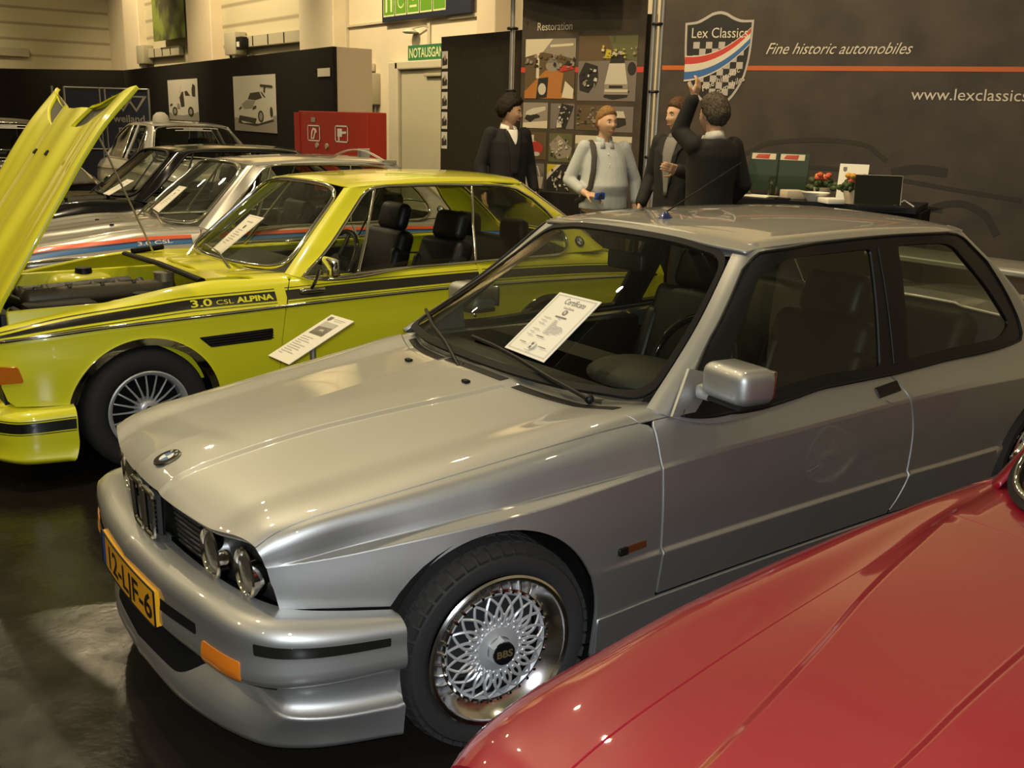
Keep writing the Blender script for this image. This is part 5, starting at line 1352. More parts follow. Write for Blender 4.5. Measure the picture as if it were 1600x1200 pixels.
    sp = H.sz(so)
    for sgn in (-1, 1):
        mir = neg if sgn < 0 else (lambda p: list(p))
        pil = [(h, wb + .004) for h in np.linspace(0, .60, 18)] + [(.60, b) for b in np.linspace(g[2], g[8], 26)[1:]] + [(h, g[9]) for h in np.linspace(.60, 0, 12)] + [(0, b) for b in np.linspace(g[9], g[3], 22)]
        panel('pillar_panel', H, mir(pil), paint, car, holes=[mir(sp)], res=.035, gap=0, thick=.016, bres=.022)
        strip_tube('window_trim', H, mir(sp), .010, tm, car, off=.003, closed=True)
        vq = H.sz([(1.70, .915), (2.0, .918), (2.26, 1.352), (2.19, 1.325), (2.03, 1.19)])
        panel('vent_window', H, mir(vq), M['glass'], car, res=.08, thick=0, off=-.006, gap=.002)
        strip_tube('vent_window_frame', H, mir(H.sz(smooth_line([(2.0, .912), (2.13, 1.13), (2.262, 1.362)], 14))), .010, tm, car, off=-.001)
        qw = H.sz([(2.86, .92), (3.5, .92), (3.60, .96), (3.61, 1.02), (3.49, 1.18), (3.30, 1.32), (3.2, 1.34), (2.965, 1.352)])
        panel('quarter_window', H, mir(qw), M['tint'], car, res=.08, thick=0, off=-.006, gap=-.003)
        strip_tube('quarter_window_frame', H, mir(H.sz([(2.848, .915), (2.90, 1.13), (2.96, 1.36)])), .008, tm, car, off=.002)
        lowg = H.sz([(2.03, .918), (2.80, .93), (2.79, .952), (2.05, .945)])
        panel('door_window', H, mir(lowg), M['tint'], car, res=.08, thick=.004, off=-.012)
        strip_tube('waist_moulding', H, mir(H.sz([(1.68, .908), (2.4, .911), (3.2, .915), (3.56, .918)])), .009, tm, car, off=.004)
        if detail:
            q = H.sz([(3.755, .985)])[0]; p = H.P([q[0]], [sgn * q[1]])[0]; n = H.N([q[0]], [sgn * q[1]])[0]
            roundel(car, p + n * .001, n, (0, 0, 1), .040)
    class RM:
        def P(s, a, b):
            b = np.atleast_1d(np.asarray(b, float)); o = b > g[10]; q = H.P(a, np.where(o, 2 * g[10] - b, b)); q[:, 1] *= np.where(o, -1, 1); return q
        def N(s, a, b):
            b = np.atleast_1d(np.asarray(b, float)); o = b > g[10]; q = H.N(a, np.minimum(np.where(o, 2 * g[10] - b, b), g[10] - .004)); q[:, 1] *= np.where(o, -1, 1); return q
    rw = rr(.04, .57, g[9] + .01, 2 * g[10] - g[9] - .01, .07)
    panel('rear_window', RM(), rw, M['tint'], car, res=.1, thick=0)
    strip_tube('rear_window_trim', RM(), rw, .012, tm, car, off=.003, closed=True)
    # roof
    RL = lambda y, pts: [(s, s, y(s) if callable(y) else y, z) for s, z in pts]
    ry = pch([2.0, 2.1, 2.5, 3.0, 3.33, 3.5], [.475, .502, .494, .494, .487, .455])
    R = Loft([RL(0, [(2.0, 1.36), (2.08, 1.390), (2.3, 1.412), (2.7, 1.430), (3.1, 1.425), (3.44, 1.402), (3.55, 1.37)]),
              RL(.25, [(2.0, 1.355), (2.08, 1.385), (2.3, 1.407), (2.7, 1.424), (3.1, 1.42), (3.43, 1.396), (3.55, 1.36)]),
              RL(.40, [(2.0, 1.335), (2.08, 1.372), (2.3, 1.396), (2.7, 1.412), (3.1, 1.408), (3.41, 1.384), (3.55, 1.34)]),
              RL(lambda s: float(ry(s)) - .02, [(2.0, 1.315), (2.10, 1.368), (2.3, 1.388), (2.7, 1.400), (3.1, 1.396), (3.38, 1.374), (3.55, 1.32)]),
              RL(lambda s: float(ry(s)) + .002, [(2.0, 1.31), (2.11, 1.364), (2.3, 1.378), (2.7, 1.387), (3.1, 1.384), (3.37, 1.366), (3.55, 1.3)])], amid=[2.7], ref=(2.7, 0, .8))
    rc = R.c
    fr = lambda b: 2.075 + .035 * (abs(b) / rc[4])**2.5
    bk = lambda b: 3.445 - .07 * (abs(b) / rc[4])**2
    bb = np.linspace(-rc[4], rc[4], 27)
    panel('roof', R, [(fr(b), b) for b in bb] + [(bk(b), b) for b in bb[::-1]], paint, car, res=.06, gap=0, thick=.01)
    if roof_fin:
        m = MB(); m.tube([(3.30, y, 1.385 + .085 * math.cos(y / .50 * PI / 2)) for y in np.linspace(-.47, .47, 19)], .020, 8, flat=.35)
        for y in (-.47, 0, .47): m.box((3.36, y, 1.40 + (.03 if y == 0 else -.02)), (.12, .015, .10 if y == 0 else .05), bev=.005)
        m.build('roof_spoiler', paint, car)
    # wheels and the rest
    for sgn in (-1, 1):
        for A, st in ((AF, 0), (AR, 0)):
            wheel(car, A, .775, .312, .312, .20, .195, 'fins', sgn, steer=st, tread=False)
    if detail:
        for sgn in (-1,):
            mr = bpy.data.objects.new('door_mirror', None); COL.objects.link(mr); mr.parent = car
            m = MB(); m.tube([(1.70, -.765, .845), (1.725, -.785, .90), (1.74, -.80, .955)], .010, 8); m.build('mirror_stalk', M['chrome'], mr)
            m = MB(); m.box((1.715, -.755, .842), (.15, .045, .03), bev=.014, seg=3); m.build('mirror_foot', M['chrome'], mr)
            m = MB(); m.box((1.785, -.835, .972), (.05, .165, .105), rot=Matrix.Rotation(-.15, 3, 'Z'), bev=.020, seg=3); m.build('mirror_shell', M['chrome'], mr)
            m = MB(); m.box((1.812, -.835, .972), (.004, .145, .085), rot=Matrix.Rotation(-.15, 3, 'Z'), bev=.001); m.build('mirror_glass', M['dark_metal'], mr)
    wl_ = lambda pts: [tuple(G.P([h], [b])[0] + G.N([h], [b])[0] * o) for h, b, o in pts]
    wiper(car, tuple(G.P([-.06], [-.26])[0]), wl_([(-.06, -.26, .02), (.05, -.05, .022), (.09, .14, .018), (.10, .25, .014)]), mt='chrome' if trims == 'chrome' else 'black')
    wiper(car, tuple(G.P([-.06], [.30])[0]), wl_([(-.06, .30, .02), (.06, .42, .022), (.14, .52, .018), (.17, .57, .014)]), mt='chrome' if trims == 'chrome' else 'black')
    m = MB(); m.box((1.86, 0, .82), (.40, 1.22, .16), bev=.05, seg=3); m.build('dashboard', M['dash'], car)
    steering_wheel(car, (2.08, -.34, .92), .20, 60)
    for y_ in (-.34, .34): seat(car, 2.50, y_, .30, .48, rounded_rest=True)
    m = MB(); m.box((3.2, 0, .46), (.46, 1.14, .2), bev=.06, seg=3); m.box((3.48, 0, .74), (.15, 1.12, .50), rot=Matrix.Rotation(.35, 3, 'Y'), bev=.06, seg=3); m.build('rear_seat', M['seat'], car)
    for sgn in (-1, 1):
        m = MB(); m.box((2.2, sgn * .66, .58), (1.2, .05, .58), bev=.02); m.build('door_card', M['seat'], car)
        if detail:
            m = MB(); m.box((3.50, sgn * .27, 1.03), (.10, .26, .17), bev=.05, seg=3); m.build('rear_headrest', M['seat'], car)
    if hood_open:
        for sgn in (-1, 1):
            m = MB(); m.box((.85, sgn * .60, .62), (1.26, .03, .44), rot=Matrix.Rotation(sgn * .10, 3, 'X'), bev=.01)
            m.box((.86, sgn * .50, .66), (.36, .20, .34), bev=.07, seg=3); m.build('inner_fender', paint, car)
            m = MB(); m.cyl((.88, sgn * .50, .82), (.88, sgn * .50, .86), .05, .045, 20); m.build('strut_mount', M['black'], car)
        m = MB(); m.box((1.40, 0, .70), (.03, 1.20, .42)); m.box((1.30, 0, .905), (.22, 1.10, .02)); m.build('bulkhead', paint, car)
        m = MB(); m.tube([(1.16, -.60, .915), (1.15, 0, .93), (1.16, .60, .915)], .022, 8, flat=.6); m.tube([(1.20, .60, .925), (1.40, .62, .94)], .018, 8); m.build('bulkhead_seal', M['seal'], car)
        m = MB(); m.box((.76, 0, .36), (1.2, 1.1, .04)); m.build('engine_bay_floor', M['liner'], car)
        en = bpy.data.objects.new('engine', None); COL.objects.link(en); en.parent = car
        m = MB(); m.box((.80, -.04, .56), (.86, .34, .36), bev=.03); m.build('engine_block', M['dark_metal'], en)
        m = MB(); m.box((.78, -.12, .80), (.78, .20, .09), rot=Matrix.Rotation(-.4, 3, 'X'), bev=.03, seg=3)
        for k_ in range(5): m.box((.45 + k_ * .165, -.13, .845), (.02, .15, .02), rot=Matrix.Rotation(-.4, 3, 'X'), bev=.004)
        m.build('valve_cover', M['tan_metal'], en)
        m = MB()
        for k_ in range(6): m.tube([(.46 + k_ * .13, .08, .74), (.46 + k_ * .13, .22, .80), (.46 + k_ * .13, .34, .72)], .026, 10)
        m.cyl((.36, .36, .74), (1.10, .36, .76), .055, n=16); m.build('intake_manifold', M['dark_metal'], en)
        m = MB(); m.cyl((1.12, -.16, .855), (1.12, -.16, .905), .05, .055, 20); m.build('oil_filler', M['steel'], en)
        m = MB(); m.box((.52, -.34, .72), (.34, .16, .20), bev=.02); m.build('battery', M['black'], en)
        m = MB(); m.tube([(.30, .10, .70), (.36, .0, .80), (.40, -.16, .78), (.52, -.24, .74)], .028, 10); m.build('coolant_hose', M['black'], en)
        m = MB(); m.tube([(1.16, -.44, .87), (.9, -.40, .80), (.6, -.43, .80), (.34, -.36, .76)], .012, 8); m.build('wiring_loom', M['black'], en)
        m = MB(); m.box((.26, 0, .62), (.06, .8, .34), bev=.01); m.build('radiator', M['black'], en)
        m = MB(); m.tube([(1.28, .44, .925), (1.00, .42, 1.615)], .006, 6); m.build('hood_stay', M['steel'], car)
    return car, S, H

YEL, YEL_BODY, YEL_GLASS = build_coupe('yellow classic coupe with black side stripe and its hood raised', (-.139, 2.785, 0), .039, M['yellow'], 'black', True)
SIL, SIL_BODY, SIL_GLASS = build_coupe('pale silver classic coupe with orange and blue side stripes', (.255, 5.243, 0), .005, M['pale'], 'tricolour', False, roof_fin=True)
# ------------------------------------------------------------------ the red car in the corner, and the cars further back
def build_red():
    car = thing('car', 'glossy red car with a creased hood in the near corner of the row', 'car', (0.02, -2.28, 0), .0)
    S_ = [.02, .08, .16, .30, .5, .75, 1.0, 1.25, 1.5, 1.75, 2.0, 2.6, 3.4, 4.0, 4.3]
    P_ = lambda x, y: pch(x, y)
    z0 = P_([.02, .10, .34, .6, 1.0, 1.5, 2.0, 3.8, 4.3], [.70, .762, .818, .842, .868, .898, .915, .90, .84])
    yC = P_([.0, .54, .76, 1.01, 1.5, 1.75, 4.3], [.085, .099, .125, .148, .175, .19, .2]); 
    yB = P_([.0, .34, .6, .83, 1.08, 1.26, 1.5, 1.75, 4.3], [.265, .31, .374, .433, .503, .540, .585, .61, .60]); zB = P_([.02, .1, .34, .6, .83, 1.08, 1.26, 1.5, 1.75, 2.0, 3.8, 4.3], [.66, .735, .787, .807, .822, .840, .852, .868, .878, .885, .88, .80])
    yG = P_([.0, .2, .45, .79, 1.24, 1.53, 1.76, 2.0, 3.8, 4.3], [.430, .464, .500, .538, .573, .600, .636, .65, .64, .56]); zG = P_([.02, .1, .2, .45, .79, 1.24, 1.53, 1.76, 2.0, 3.8, 4.3], [.62, .705, .752, .777, .802, .836, .860, .874, .88, .88, .80])
    yR = P_([.02, .115, .225, .456, .834, 1.283, 1.69, 1.84, 2.0, 3.8, 4.3], [.655, .694, .722, .742, .756, .750, .722, .71, .71, .70, .60]); zR = P_([.02, .115, .225, .456, .834, 1.283, 1.69, 1.84, 2.2, 3.8, 4.3], [.60, .675, .712, .742, .782, .815, .845, .855, .86, .86, .78])
    F = lambda fn: [(s, s, *fn(s)) for s in S_]
    S = Loft([F(lambda s: (0, float(z0(s)))), F(lambda s: (float(yC(s)) - .012, float(z0(s)) - .002)), F(lambda s: (float(yC(s)) + .006, float(z0(s)) - .010)),
              F(lambda s: (float(yB(s)) - .010, float(zB(s)) + .003)), F(lambda s: (float(yB(s)) + .006, float(zB(s)) - .004)), F(lambda s: (max(float(yG(s)), float(yB(s)) + .016), float(zG(s)))),
              F(lambda s: (float(yR(s)) - .035, float(zR(s)) + .006)), F(lambda s: (float(yR(s)), float(zR(s)) - .016)), F(lambda s: (float(yR(s)) + .022, float(zR(s)) - .085)), F(lambda s: (float(yR(s)) + .025, .55)), F(lambda s: (float(yR(s)) + .01, .40)), F(lambda s: (float(yR(s)) - .04, .20))],
             crease=(1, 2, 3, 4), amid=[.45, .85, 1.2])
    c = S.c; paint = M['red']
    lip = lambda b: .060 + .04 * (abs(b) / c[5])**2
    rear = lambda b: 1.44 + .055 * (abs(b) / c[5])**2
    bs = np.linspace(-c[5], c[5], 41)
    panel('hood', S, [(lip(b), b) for b in bs] + [(rear(b), b) for b in bs[::-1]], paint, car, res=.03, gap=.002, thick=.02, lines=[[(a, (c[q] + e) * sg) for a in np.linspace(.10, 1.41, 40)] for q, e in ((1, -.005), (1, .005), (2, -.005), (2, .005), (3, -.005), (3, .005), (4, -.005), (4, .005)) for sg in (-1, 1)])
    panel('cowl', S, [(rear(b) + .003, b) for b in np.linspace(-c[5], c[5], 31)] + [(rear(b) + .34, b) for b in np.linspace(c[5], -c[5], 31)], paint, car, res=.05, gap=0)
    AF, AR, AZ, RA = .80, 3.25, .30, .34
    for sgn in (-1, 1):
        mir = neg if sgn < 0 else (lambda p: list(p))
        low = S.sz([(.12, .42), (.43, .36)] + arc((AF, AZ), RA, 170, 0, 26) + [(1.15, .22), (1.44, .22)], 7)
        pol = [(a, c[5]) for a in np.linspace(.10, 1.76, 30)] + S.sz([(1.76, .80)], 7)[::-1] + S.sz([(1.46, .70), (1.45, .5), (1.44, .3)], 7) + low[::-1] + S.sz([(.10, .50)], 7)
        panel('front_fender', S, mir(pol), paint, car, res=.03)
        ra = arc((AR, AZ), RA, 176, 4, 24)
        side = S.sz([(1.445, .22), (1.455, .5), (1.465, .70), (1.77, .80)], 7) + [(a, c[5] + .01) for a in np.linspace(1.80, 4.2, 16)] + S.sz([(4.25, .6), (4.2, .36), (3.6, .34)] + ra[::-1] + [(2.85, .22)], 7)
        panel('body_side', S, mir(side), paint, car, res=.06)
        arch_liner(car, AF, .72, AZ, RA + .01, sgn); arch_liner(car, AR, .72, AZ, RA + .01, sgn)
        for A in (AF, AR): wheel(car, A, .735, .30, .30, .19, .18, 'fins', sgn, tread=False)
        lamp = bpy.data.objects.new('headlight', None); COL.objects.link(lamp); lamp.parent = car
        m = MB(); m.lathe([(.088, .05), (.094, .0), (.088, -.012), (.080, -.004)], 'x', 36, c=(.085, sgn * .585, .575)); m.build('lamp_ring', M['chrome'], lamp)
        m = MB(); m.lathe([(0, -.022), (.045, -.016), (.075, -.002), (.082, .006)], 'x', 36, c=(.085, sgn * .585, .575)); m.build('lamp_lens', M['lens'], lamp)
        sh = S.sz([(.2, .60), (4.1, .60), (4.1, .25), (3.7, .25)] + arc((AR, AZ), .38, -8, 188, 12) + [(2.8, .2), (1.25, .2)] + arc((AF, AZ), .38, -8, 188, 12), 7)
        panel('inner_wall', S, mir(sh), M['liner'], car, res=.12, off=-.035, thick=0, bres=.06)
    m = MB(); m.prism([(.105, -.66, .62), (.105, .66, .62), (.12, .68, .38), (.12, -.68, .38)], (.02, 0, 0)); m.build('nose_panel', M['black'], car, smooth=0)
    m = MB(); m.box((.06, 0, .41), (.12, 1.40, .12), bev=.04, seg=3); m.build('front_bumper', M['chrome'], car)
    panel('engine_bay', S, [(.12, -c[5]), (.12, c[5]), (1.6, c[5]), (1.6, -c[5])], M['liner'], car, res=.12, off=-.045, thick=0)
    panel('rear_deck', S, [(2.9, b) for b in np.linspace(-c[5], c[5], 9)] + [(4.2, b) for b in np.linspace(c[5], -c[5], 9)], paint, car, res=.08)
    m = MB(); m.box((2.2, 0, .2), (3.6, 1.3, .04)); m.build('underbody', M['liner'], car)
    m = MB(); m.prism([(4.2, -.55, .80), (4.2, .55, .80), (4.23, .6, .36), (4.23, -.6, .36)], (.02, 0, 0)); m.build('tail_panel', paint, car, smooth=0)
    L3 = lambda *r: [(h, *p) for h, p in r]
    G = Loft([L3((0, (1.505, 0, .905)), (.5, (1.76, 0, 1.09)), (1, (1.98, 0, 1.285))),
              L3((0, (1.545, .34, .902)), (.5, (1.79, .30, 1.085)), (1, (1.99, .24, 1.28))),
              L3((0, (1.665, .545, .893)), (.5, (1.84, .50, 1.08)), (1, (2.01, .43, 1.265))),
              L3((0, (1.735, .622, .885)), (.5, (1.90, .55, 1.075)), (1, (2.06, .475, 1.26))),
              L3((0, (1.80, .648, .88)), (.5, (1.96, .575, 1.075)), (1, (2.12, .49, 1.265))),
              L3((0, (2.7, .65, .88)), (.5, (2.65, .58, 1.09)), (1, (2.6, .49, 1.28))),
              L3((0, (3.3, .60, .885)), (.5, (3.1, .54, 1.07)), (1, (2.9, .46, 1.265))),
              L3((0, (3.4, .5, .89)), (.5, (3.15, .46, 1.08)), (1, (2.93, .38, 1.275))),
              L3((0, (3.45, 0, .90)), (.5, (3.2, 0, 1.09)), (1, (2.97, 0, 1.295)))], sym0=True, sym1=True, ref=(2.4, 0, .8), amid=[.5])
    g = G.c
    class HS:
        k = .54
        def P(s, a, b): return G.P(np.asarray(a, float) / s.k, b)
        def N(s, a, b): return G.N(np.asarray(a, float) / s.k, b)
        def sz(s, pts, lo=3, hi=7): return [(a * s.k, b) for a, b in G.inv((0, 2), pts, lo, hi)]
    H = HS(); wb = g[2]
    rr = lambda h0, h1, b0, b1, r: rounded([(h0, b0), (h1, b0), (h1, b1), (h0, b1)], r, 10)
    ws = rr(.012, .52, -wb - .030, wb + .030, [.13, .10, .10, .13])
    panel('windshield', H, ws, M['glass'], car, res=.06, thick=0)
    panel('windshield_seal', H, rr(-.016, .54, -wb - .058, wb + .058, [.15, .12, .12, .15]), M['seal'], car, holes=[rr(.018, .515, -wb - .024, wb + .024, [.12, .09, .09, .12])], res=.03, off=.004)
    strip_tube('windshield_trim', H, ws, .0085, M['chrome'], car, off=.008, closed=True)
    w = H.sz(rounded([(1.90, .90), (3.05, .90), (2.85, 1.23), (2.14, 1.235)], .04))
    for sgn in (-1, 1):
        mir = neg if sgn < 0 else (lambda p: list(p))
        pil = [(h, wb + .055) for h in np.linspace(-.005, .535, 12)] + [(.54, b) for b in np.linspace(g[2], g[6], 14)] + [(h, g[7]) for h in np.linspace(.54, 0, 8)] + [(0, b) for b in np.linspace(g[7], g[3] + .03, 14)]
        panel('pillar_panel', H, mir(pil), paint, car, holes=[mir(w)], res=.05, gap=0)
        panel('door_window', H, mir(w), M['tint'], car, res=.1, thick=0, gap=-.003)
        strip_tube('window_trim', H, mir(w), .008, M['chrome'], car, off=.003, closed=True)
    V, F_ = [], []
    xs, ys = np.linspace(1.98, 2.97, 12), np.linspace(-1, 1, 13)
    for x in xs:
        for y in ys:
            u = (x - 1.98) / .99; V.append((x + .05 * (1 - u) * y * y - .05 * u * y * y, y * (.475 + .03 * math.sin(u * PI)), 1.285 + .045 * math.sin(u * PI) - .025 * abs(y)**2.5))
    for i in range(11):
        for j in range(12): F_.append((i * 13 + j, i * 13 + j + 1, (i + 1) * 13 + j + 1, (i + 1) * 13 + j))
    raw('roof', V, F_, paint, car)
    m = MB(); m.box((1.86, 0, .80), (.4, 1.1, .14), bev=.04); m.build('dashboard', M['dash'], car)
    steering_wheel(car, (2.02, -.30, .86), .18, 60)
    for y_ in (-.30, .30): seat(car, 2.35, y_, .24, .46)
    m = MB(); m.ball((1.95, .0, 1.20), .03, (.5, 3, 1), 12); m.build('rear_view_mirror', M['chrome'], car)
    wiper(car, tuple(G.P([-.03], [.2])[0]), [tuple(G.P([h], [b])[0] + np.array([-.012, 0, .012])) for h, b in ((-.03, .2), (.03, .05), (.06, -.15))], mt='chrome')
    return car
RED = build_red()

BLK, BLK_BODY, BLK_GLASS = build_coupe('black fastback coupe parked behind the pale silver coupe', (.50, 7.72, 0), .0, M['black_paint'], None, False, trims='black', detail=False)
GRY, _b, _g = build_coupe('grey saloon with a white roof lamp before the posters', (4.62, 10.55, 0), PI / 2, M['white_paint'], None, False, detail=False)
GRY.scale = (1, 1.18, 1.12)
BRN, _b, _g2 = build_coupe('dark brown saloon at the far left behind the raised hood', (2.02, 10.35, 0), PI / 2, M['brown_paint'], None, False, detail=False)
BRN.scale = (1, 1.0, 1.12)
def far_details():
    for car, G in ((GRY, _g), (BRN, _g2)):
        its = []
        for k, w in enumerate((.38, .14, .26)):
            h0 = .548 - k * .022
            line = lambda h: [tuple(x) for x in (G.P(np.full(9, h), np.linspace(-w, w, 9)) + G.N(np.full(9, h), np.linspace(-w, w, 9)) * .004)]
            a, b = line(h0), line(h0 - .010)
            for i in range(0, 8):
                its.append(('white', [a[i], a[i + 1], b[i + 1], b[i]]))
        flat_mesh('windshield_strip', its, car)
        for sgn in (-1, 1):
            m = MB(); m.box((1.80, sgn * .80, .97), (.10, .16, .11), bev=.03, seg=3); m.build('door_mirror', M['black'], car)
            for p, q in (((2.66, .912), (2.70, 1.365)),):
                strip_tube('b_pillar', G, [(a, b * sgn) for a, b in G.sz([p, ((p[0] + q[0]) / 2, 1.14), q])], .022, M['white_paint'] if car is GRY else M['brown_paint'], car)
    t = thing('roof_lamp', 'white dome lamp on the roof of the grey saloon', 'lamp', (4.27, 12.95, 1.572))
    m = MB(); m.lathe([(0, .16), (.06, .15), (.11, .10), (.125, .03), (.12, 0), (0, 0)], 'z', 24); m.build('lamp_dome', M['photo_white'], t)
    m = MB(); m.cyl((0, 0, -.025), (0, 0, .004), .11, n=24); m.build('lamp_base', M['black'], t)
far_details()
# ------------------------------------------------------------------ the exhibitor's stand
PLAT = .10
def build_stand():
    M['print_brown'] = mat('brown_banner_print', (0.050, 0.036, 0.022), 0.55, noise=(3.0, .35, 8))
    M['print_dark'] = mat('faint_dark_print', (0.026, 0.019, 0.012), 0.6)
    M['print_orange'] = mat('orange_print', (0.50, 0.11, 0.016), 0.5)
    M['print_red'] = mat('red_print', (0.50, 0.045, 0.03), 0.5)
    M['print_blue'] = mat('blue_print', (0.04, 0.12, 0.32), 0.5)
    M['shield_grey'] = mat('shield_silver_print', (0.42, 0.37, 0.33), 0.5)
    M['shield_black'] = mat('shield_black_print', (0.016, 0.013, 0.011), 0.5)
    M['cream_print'] = mat('cream_print', (0.62, 0.55, 0.44), 0.5)
    for nm, c in (('p_floor', (.36, .14, .03)), ('p_grey', (.16, .13, .11)), ('p_silver', (.48, .43, .34)), ('p_black', (.02, .018, .015)), ('p_brown', (.10, .065, .03)), ('p_light', (.55, .48, .34)), ('p_red', (.38, .035, .02)), ('p_green', (.10, .10, .04)), ('p_mid', (.24, .20, .15)), ('p_yellow', (.45, .36, .03))):
        M[nm] = mat('photo_' + nm[2:], c, 0.5)
    m = MB(); m.prism([(4.98, 6.6, 0), (4.80, .6, 0), (7.9, .6, 0), (7.9, 6.6, 0)], (0, 0, PLAT)); struct(m.build('floor_platform', M['felt'], None, smooth=0))
    # big banner
    O, D = Vector((6.18, 4.11, 0)), Vector((.4925, -.8703, 0)); Nn = Vector((-.8703, -.4925, 0))
    t = thing('stand_banner', 'wide brown stand banner with shield, orange line and white slogan', 'banner', (6.18, 4.11, PLAT))
    B = lambda u, z, o=0.0: D * u + Nn * o + Vector((0, 0, z - PLAT))
    m = MB(); m.prism([B(-.06, PLAT), B(3.48, PLAT), B(3.48, 3.2), B(-.06, 3.2)], -Nn * .02); m.build('banner_cloth', M['print_brown'], t, smooth=0)
    flat_mesh('orange_line', [('print_orange', [B(-.06, 2.245, .003), B(3.48, 2.245, .003), B(3.48, 2.285, .003), B(-.06, 2.285, .003)])], t)
    # faint printed car
    its = []
    def band(pts, w, mt='print_dark', o=.002):
        P = [np.array(p) for p in smooth_line(pts, 24)]
        for p, q in zip(P[:-1], P[1:]):
            d = q - p; n = np.array([-d[1], d[0]]); n = n / max(np.linalg.norm(n), 1e-6) * w
            its.append((mt, [tuple(B(*(p + n), o)), tuple(B(*(p - n), o)), tuple(B(*(q - n), o)), tuple(B(*(q + n), o))]))
    for pts, w in (([(.75, 1.50), (1.0, 1.62), (1.5, 1.66), (1.8, 1.63), (2.0, 1.50)], .02), ([(.7, 1.33), (1.4, 1.42), (2.0, 1.36), (2.6, 1.28), (3.1, 1.22)], .018), ([(2.05, 1.40), (2.25, 1.44), (2.5, 1.42)], .04),
                   ([(2.3, .98), (2.42, 1.12), (2.62, 1.17), (2.82, 1.10), (2.95, .92)], .03), ([(2.1, 1.25), (2.15, 1.15), (2.5, 1.10)], .02)):
        its = []; band(pts, w); flat_mesh('faint_car_print', its, t)
    # shield
    sh = bpy.data.objects.new('shield_emblem', None); COL.objects.link(sh); sh.parent = t
    def outline(k):       # k shrinks it towards its middle
        pts = smooth_line([(.135, 2.655), (.23, 2.665), (.31, 2.700), (.39, 2.742), (.448, 2.752), (.50, 2.742), (.58, 2.70), (.66, 2.675), (.757, 2.675)], 24)[:-1] + smooth_line([(.757, 2.675), (.752, 2.45), (.72, 2.22), (.63, 2.03), (.47, 1.865)], 14)[:-1] + smooth_line([(.47, 1.865), (.30, 2.00), (.185, 2.18), (.145, 2.40), (.135, 2.655)], 14)[:-1]
        return [(.448 + (u - .448) * k, 2.36 + (z - 2.36) * k) for u, z in pts]
    flat_mesh('shield_border', [('shield_grey', [B(u, z, .004) for u, z in outline(1.0)])], sh)
    inn = outline(.935)
    flat_mesh('shield_field', [('shield_black', [B(u, z, .005) for u, z in inn])], sh)
    I = np.array(inn); its = []
    u0, z1 = .165, 2.49; cs = .058
    for i in range(10):
        for j in range(11):
            if (i + j) % 2 == 0: continue
            q = [(u0 + i * cs, z1 - j * cs), (u0 + (i + 1) * cs, z1 - j * cs), (u0 + (i + 1) * cs, z1 - (j + 1) * cs), (u0 + i * cs, z1 - (j + 1) * cs)]
            if inside(I, np.array(q)).all(): its.append(('shield_grey', [B(u, z, .006) for u, z in q]))
    flat_mesh('shield_checks', its, sh)
    def swoosh(o0, o1, mt, off):
        lo, hi = [], []
        for u in np.linspace(.155, .735, 20):
            f = (u - .155) / .58
            base = 2.16 + .045 * f + .27 * f**2.2
            w = .20 - .07 * f
            lo.append((u, base + w * o0)); hi.append((u, base + w * o1))
        lo = [p for p in lo]; P = lo + hi[::-1]
        P = [p for p in P]
        return (mt, [B(min(max(u, .15), .742), z, off) for u, z in P])
    flat_mesh('shield_swoosh', [swoosh(-.08, 1.05, 'cream_print', .0072), swoosh(.68, 1.0, 'print_red', .0076), swoosh(.34, .68, 'cream_print', .0078), swoosh(0, .34, 'print_blue', .008)], sh)
    text_mesh('Lex Classics', .125, M['cream_print'], 'shield_lettering', sh, B(.195, 2.525, .007), D, (0, 0, 1), width=.51)
    v = D * .88 + Vector((0, 0, .47))
    text_mesh('Fine historic', .075, M['cream_print'], 'shield_lettering', sh, B(.335, 2.055, .0085), v, v.cross(Nn) * -1, width=.38, shear=.3)
    text_mesh('automobiles', .075, M['cream_print'], 'shield_lettering', sh, B(.42, 2.0, .0085), v, v.cross(Nn) * -1, width=.34, shear=.3)
    text_mesh('Fine historic automobiles', .135, M['cream_print'], 'slogan_lettering', t, B(.875, 2.385, .004), D, (0, 0, 1), width=1.22, shear=.45)
    text_mesh('www.lexclassics.nl', .135, M['cream_print'], 'web_lettering', t, B(2.135, 2.015, .004), D, (0, 0, 1), width=1.02)
    # restoration banner
    O2, D2 = Vector((5.62, 5.67, 0)), Vector((.341, -.940, 0)).normalized(); N2 = Vector((-D2.y * -1, 0, 0)); N2 = Vector((D2.y, -D2.x, 0))
    t = thing('photo_banner', 'tall brown banner with restoration photographs beside the metal pole', 'banner', (5.62, 5.67, PLAT))
    R = lambda u, z, o=0.0: D2 * u + N2 * o + Vector((0, 0, z - PLAT))
    m = MB(); m.prism([R(0.02, PLAT + .3), R(1.40, PLAT + .3), R(1.40, 3.1), R(.02, 3.1)], -N2 * .02); m.build('banner_cloth', M['print_brown'], t, smooth=0)
    flat_mesh('orange_line', [('print_red', [R(.02, 2.225, .002), R(.09, 2.225, .002), R(.09, 2.275, .002), R(.02, 2.275, .002)]), ('print_red', [R(.655, 2.225, .002), R(.69, 2.225, .002), R(.69, 2.275, .002), R(.655, 2.275, .002)]), ('print_red', [R(1.30, 2.225, .002), R(1.40, 2.225, .002), R(1.40, 2.275, .002), R(1.30, 2.275, .002)])], t)
    text_mesh('Restoration', .105, M['cream_print'], 'banner_lettering', t, R(.20, 2.625, .004), D2, (0, 0, 1), width=.40)
    def photo(u0, u1, z0, z1, layers):
        its = [(mt, [tuple(R(u0 + (u1 - u0) * a, z0 + (z1 - z0) * b, .003 + .0004 * i)) for a, b in q]) for i, (mt, q) in enumerate(layers)]
        flat_mesh('photo', its, t)
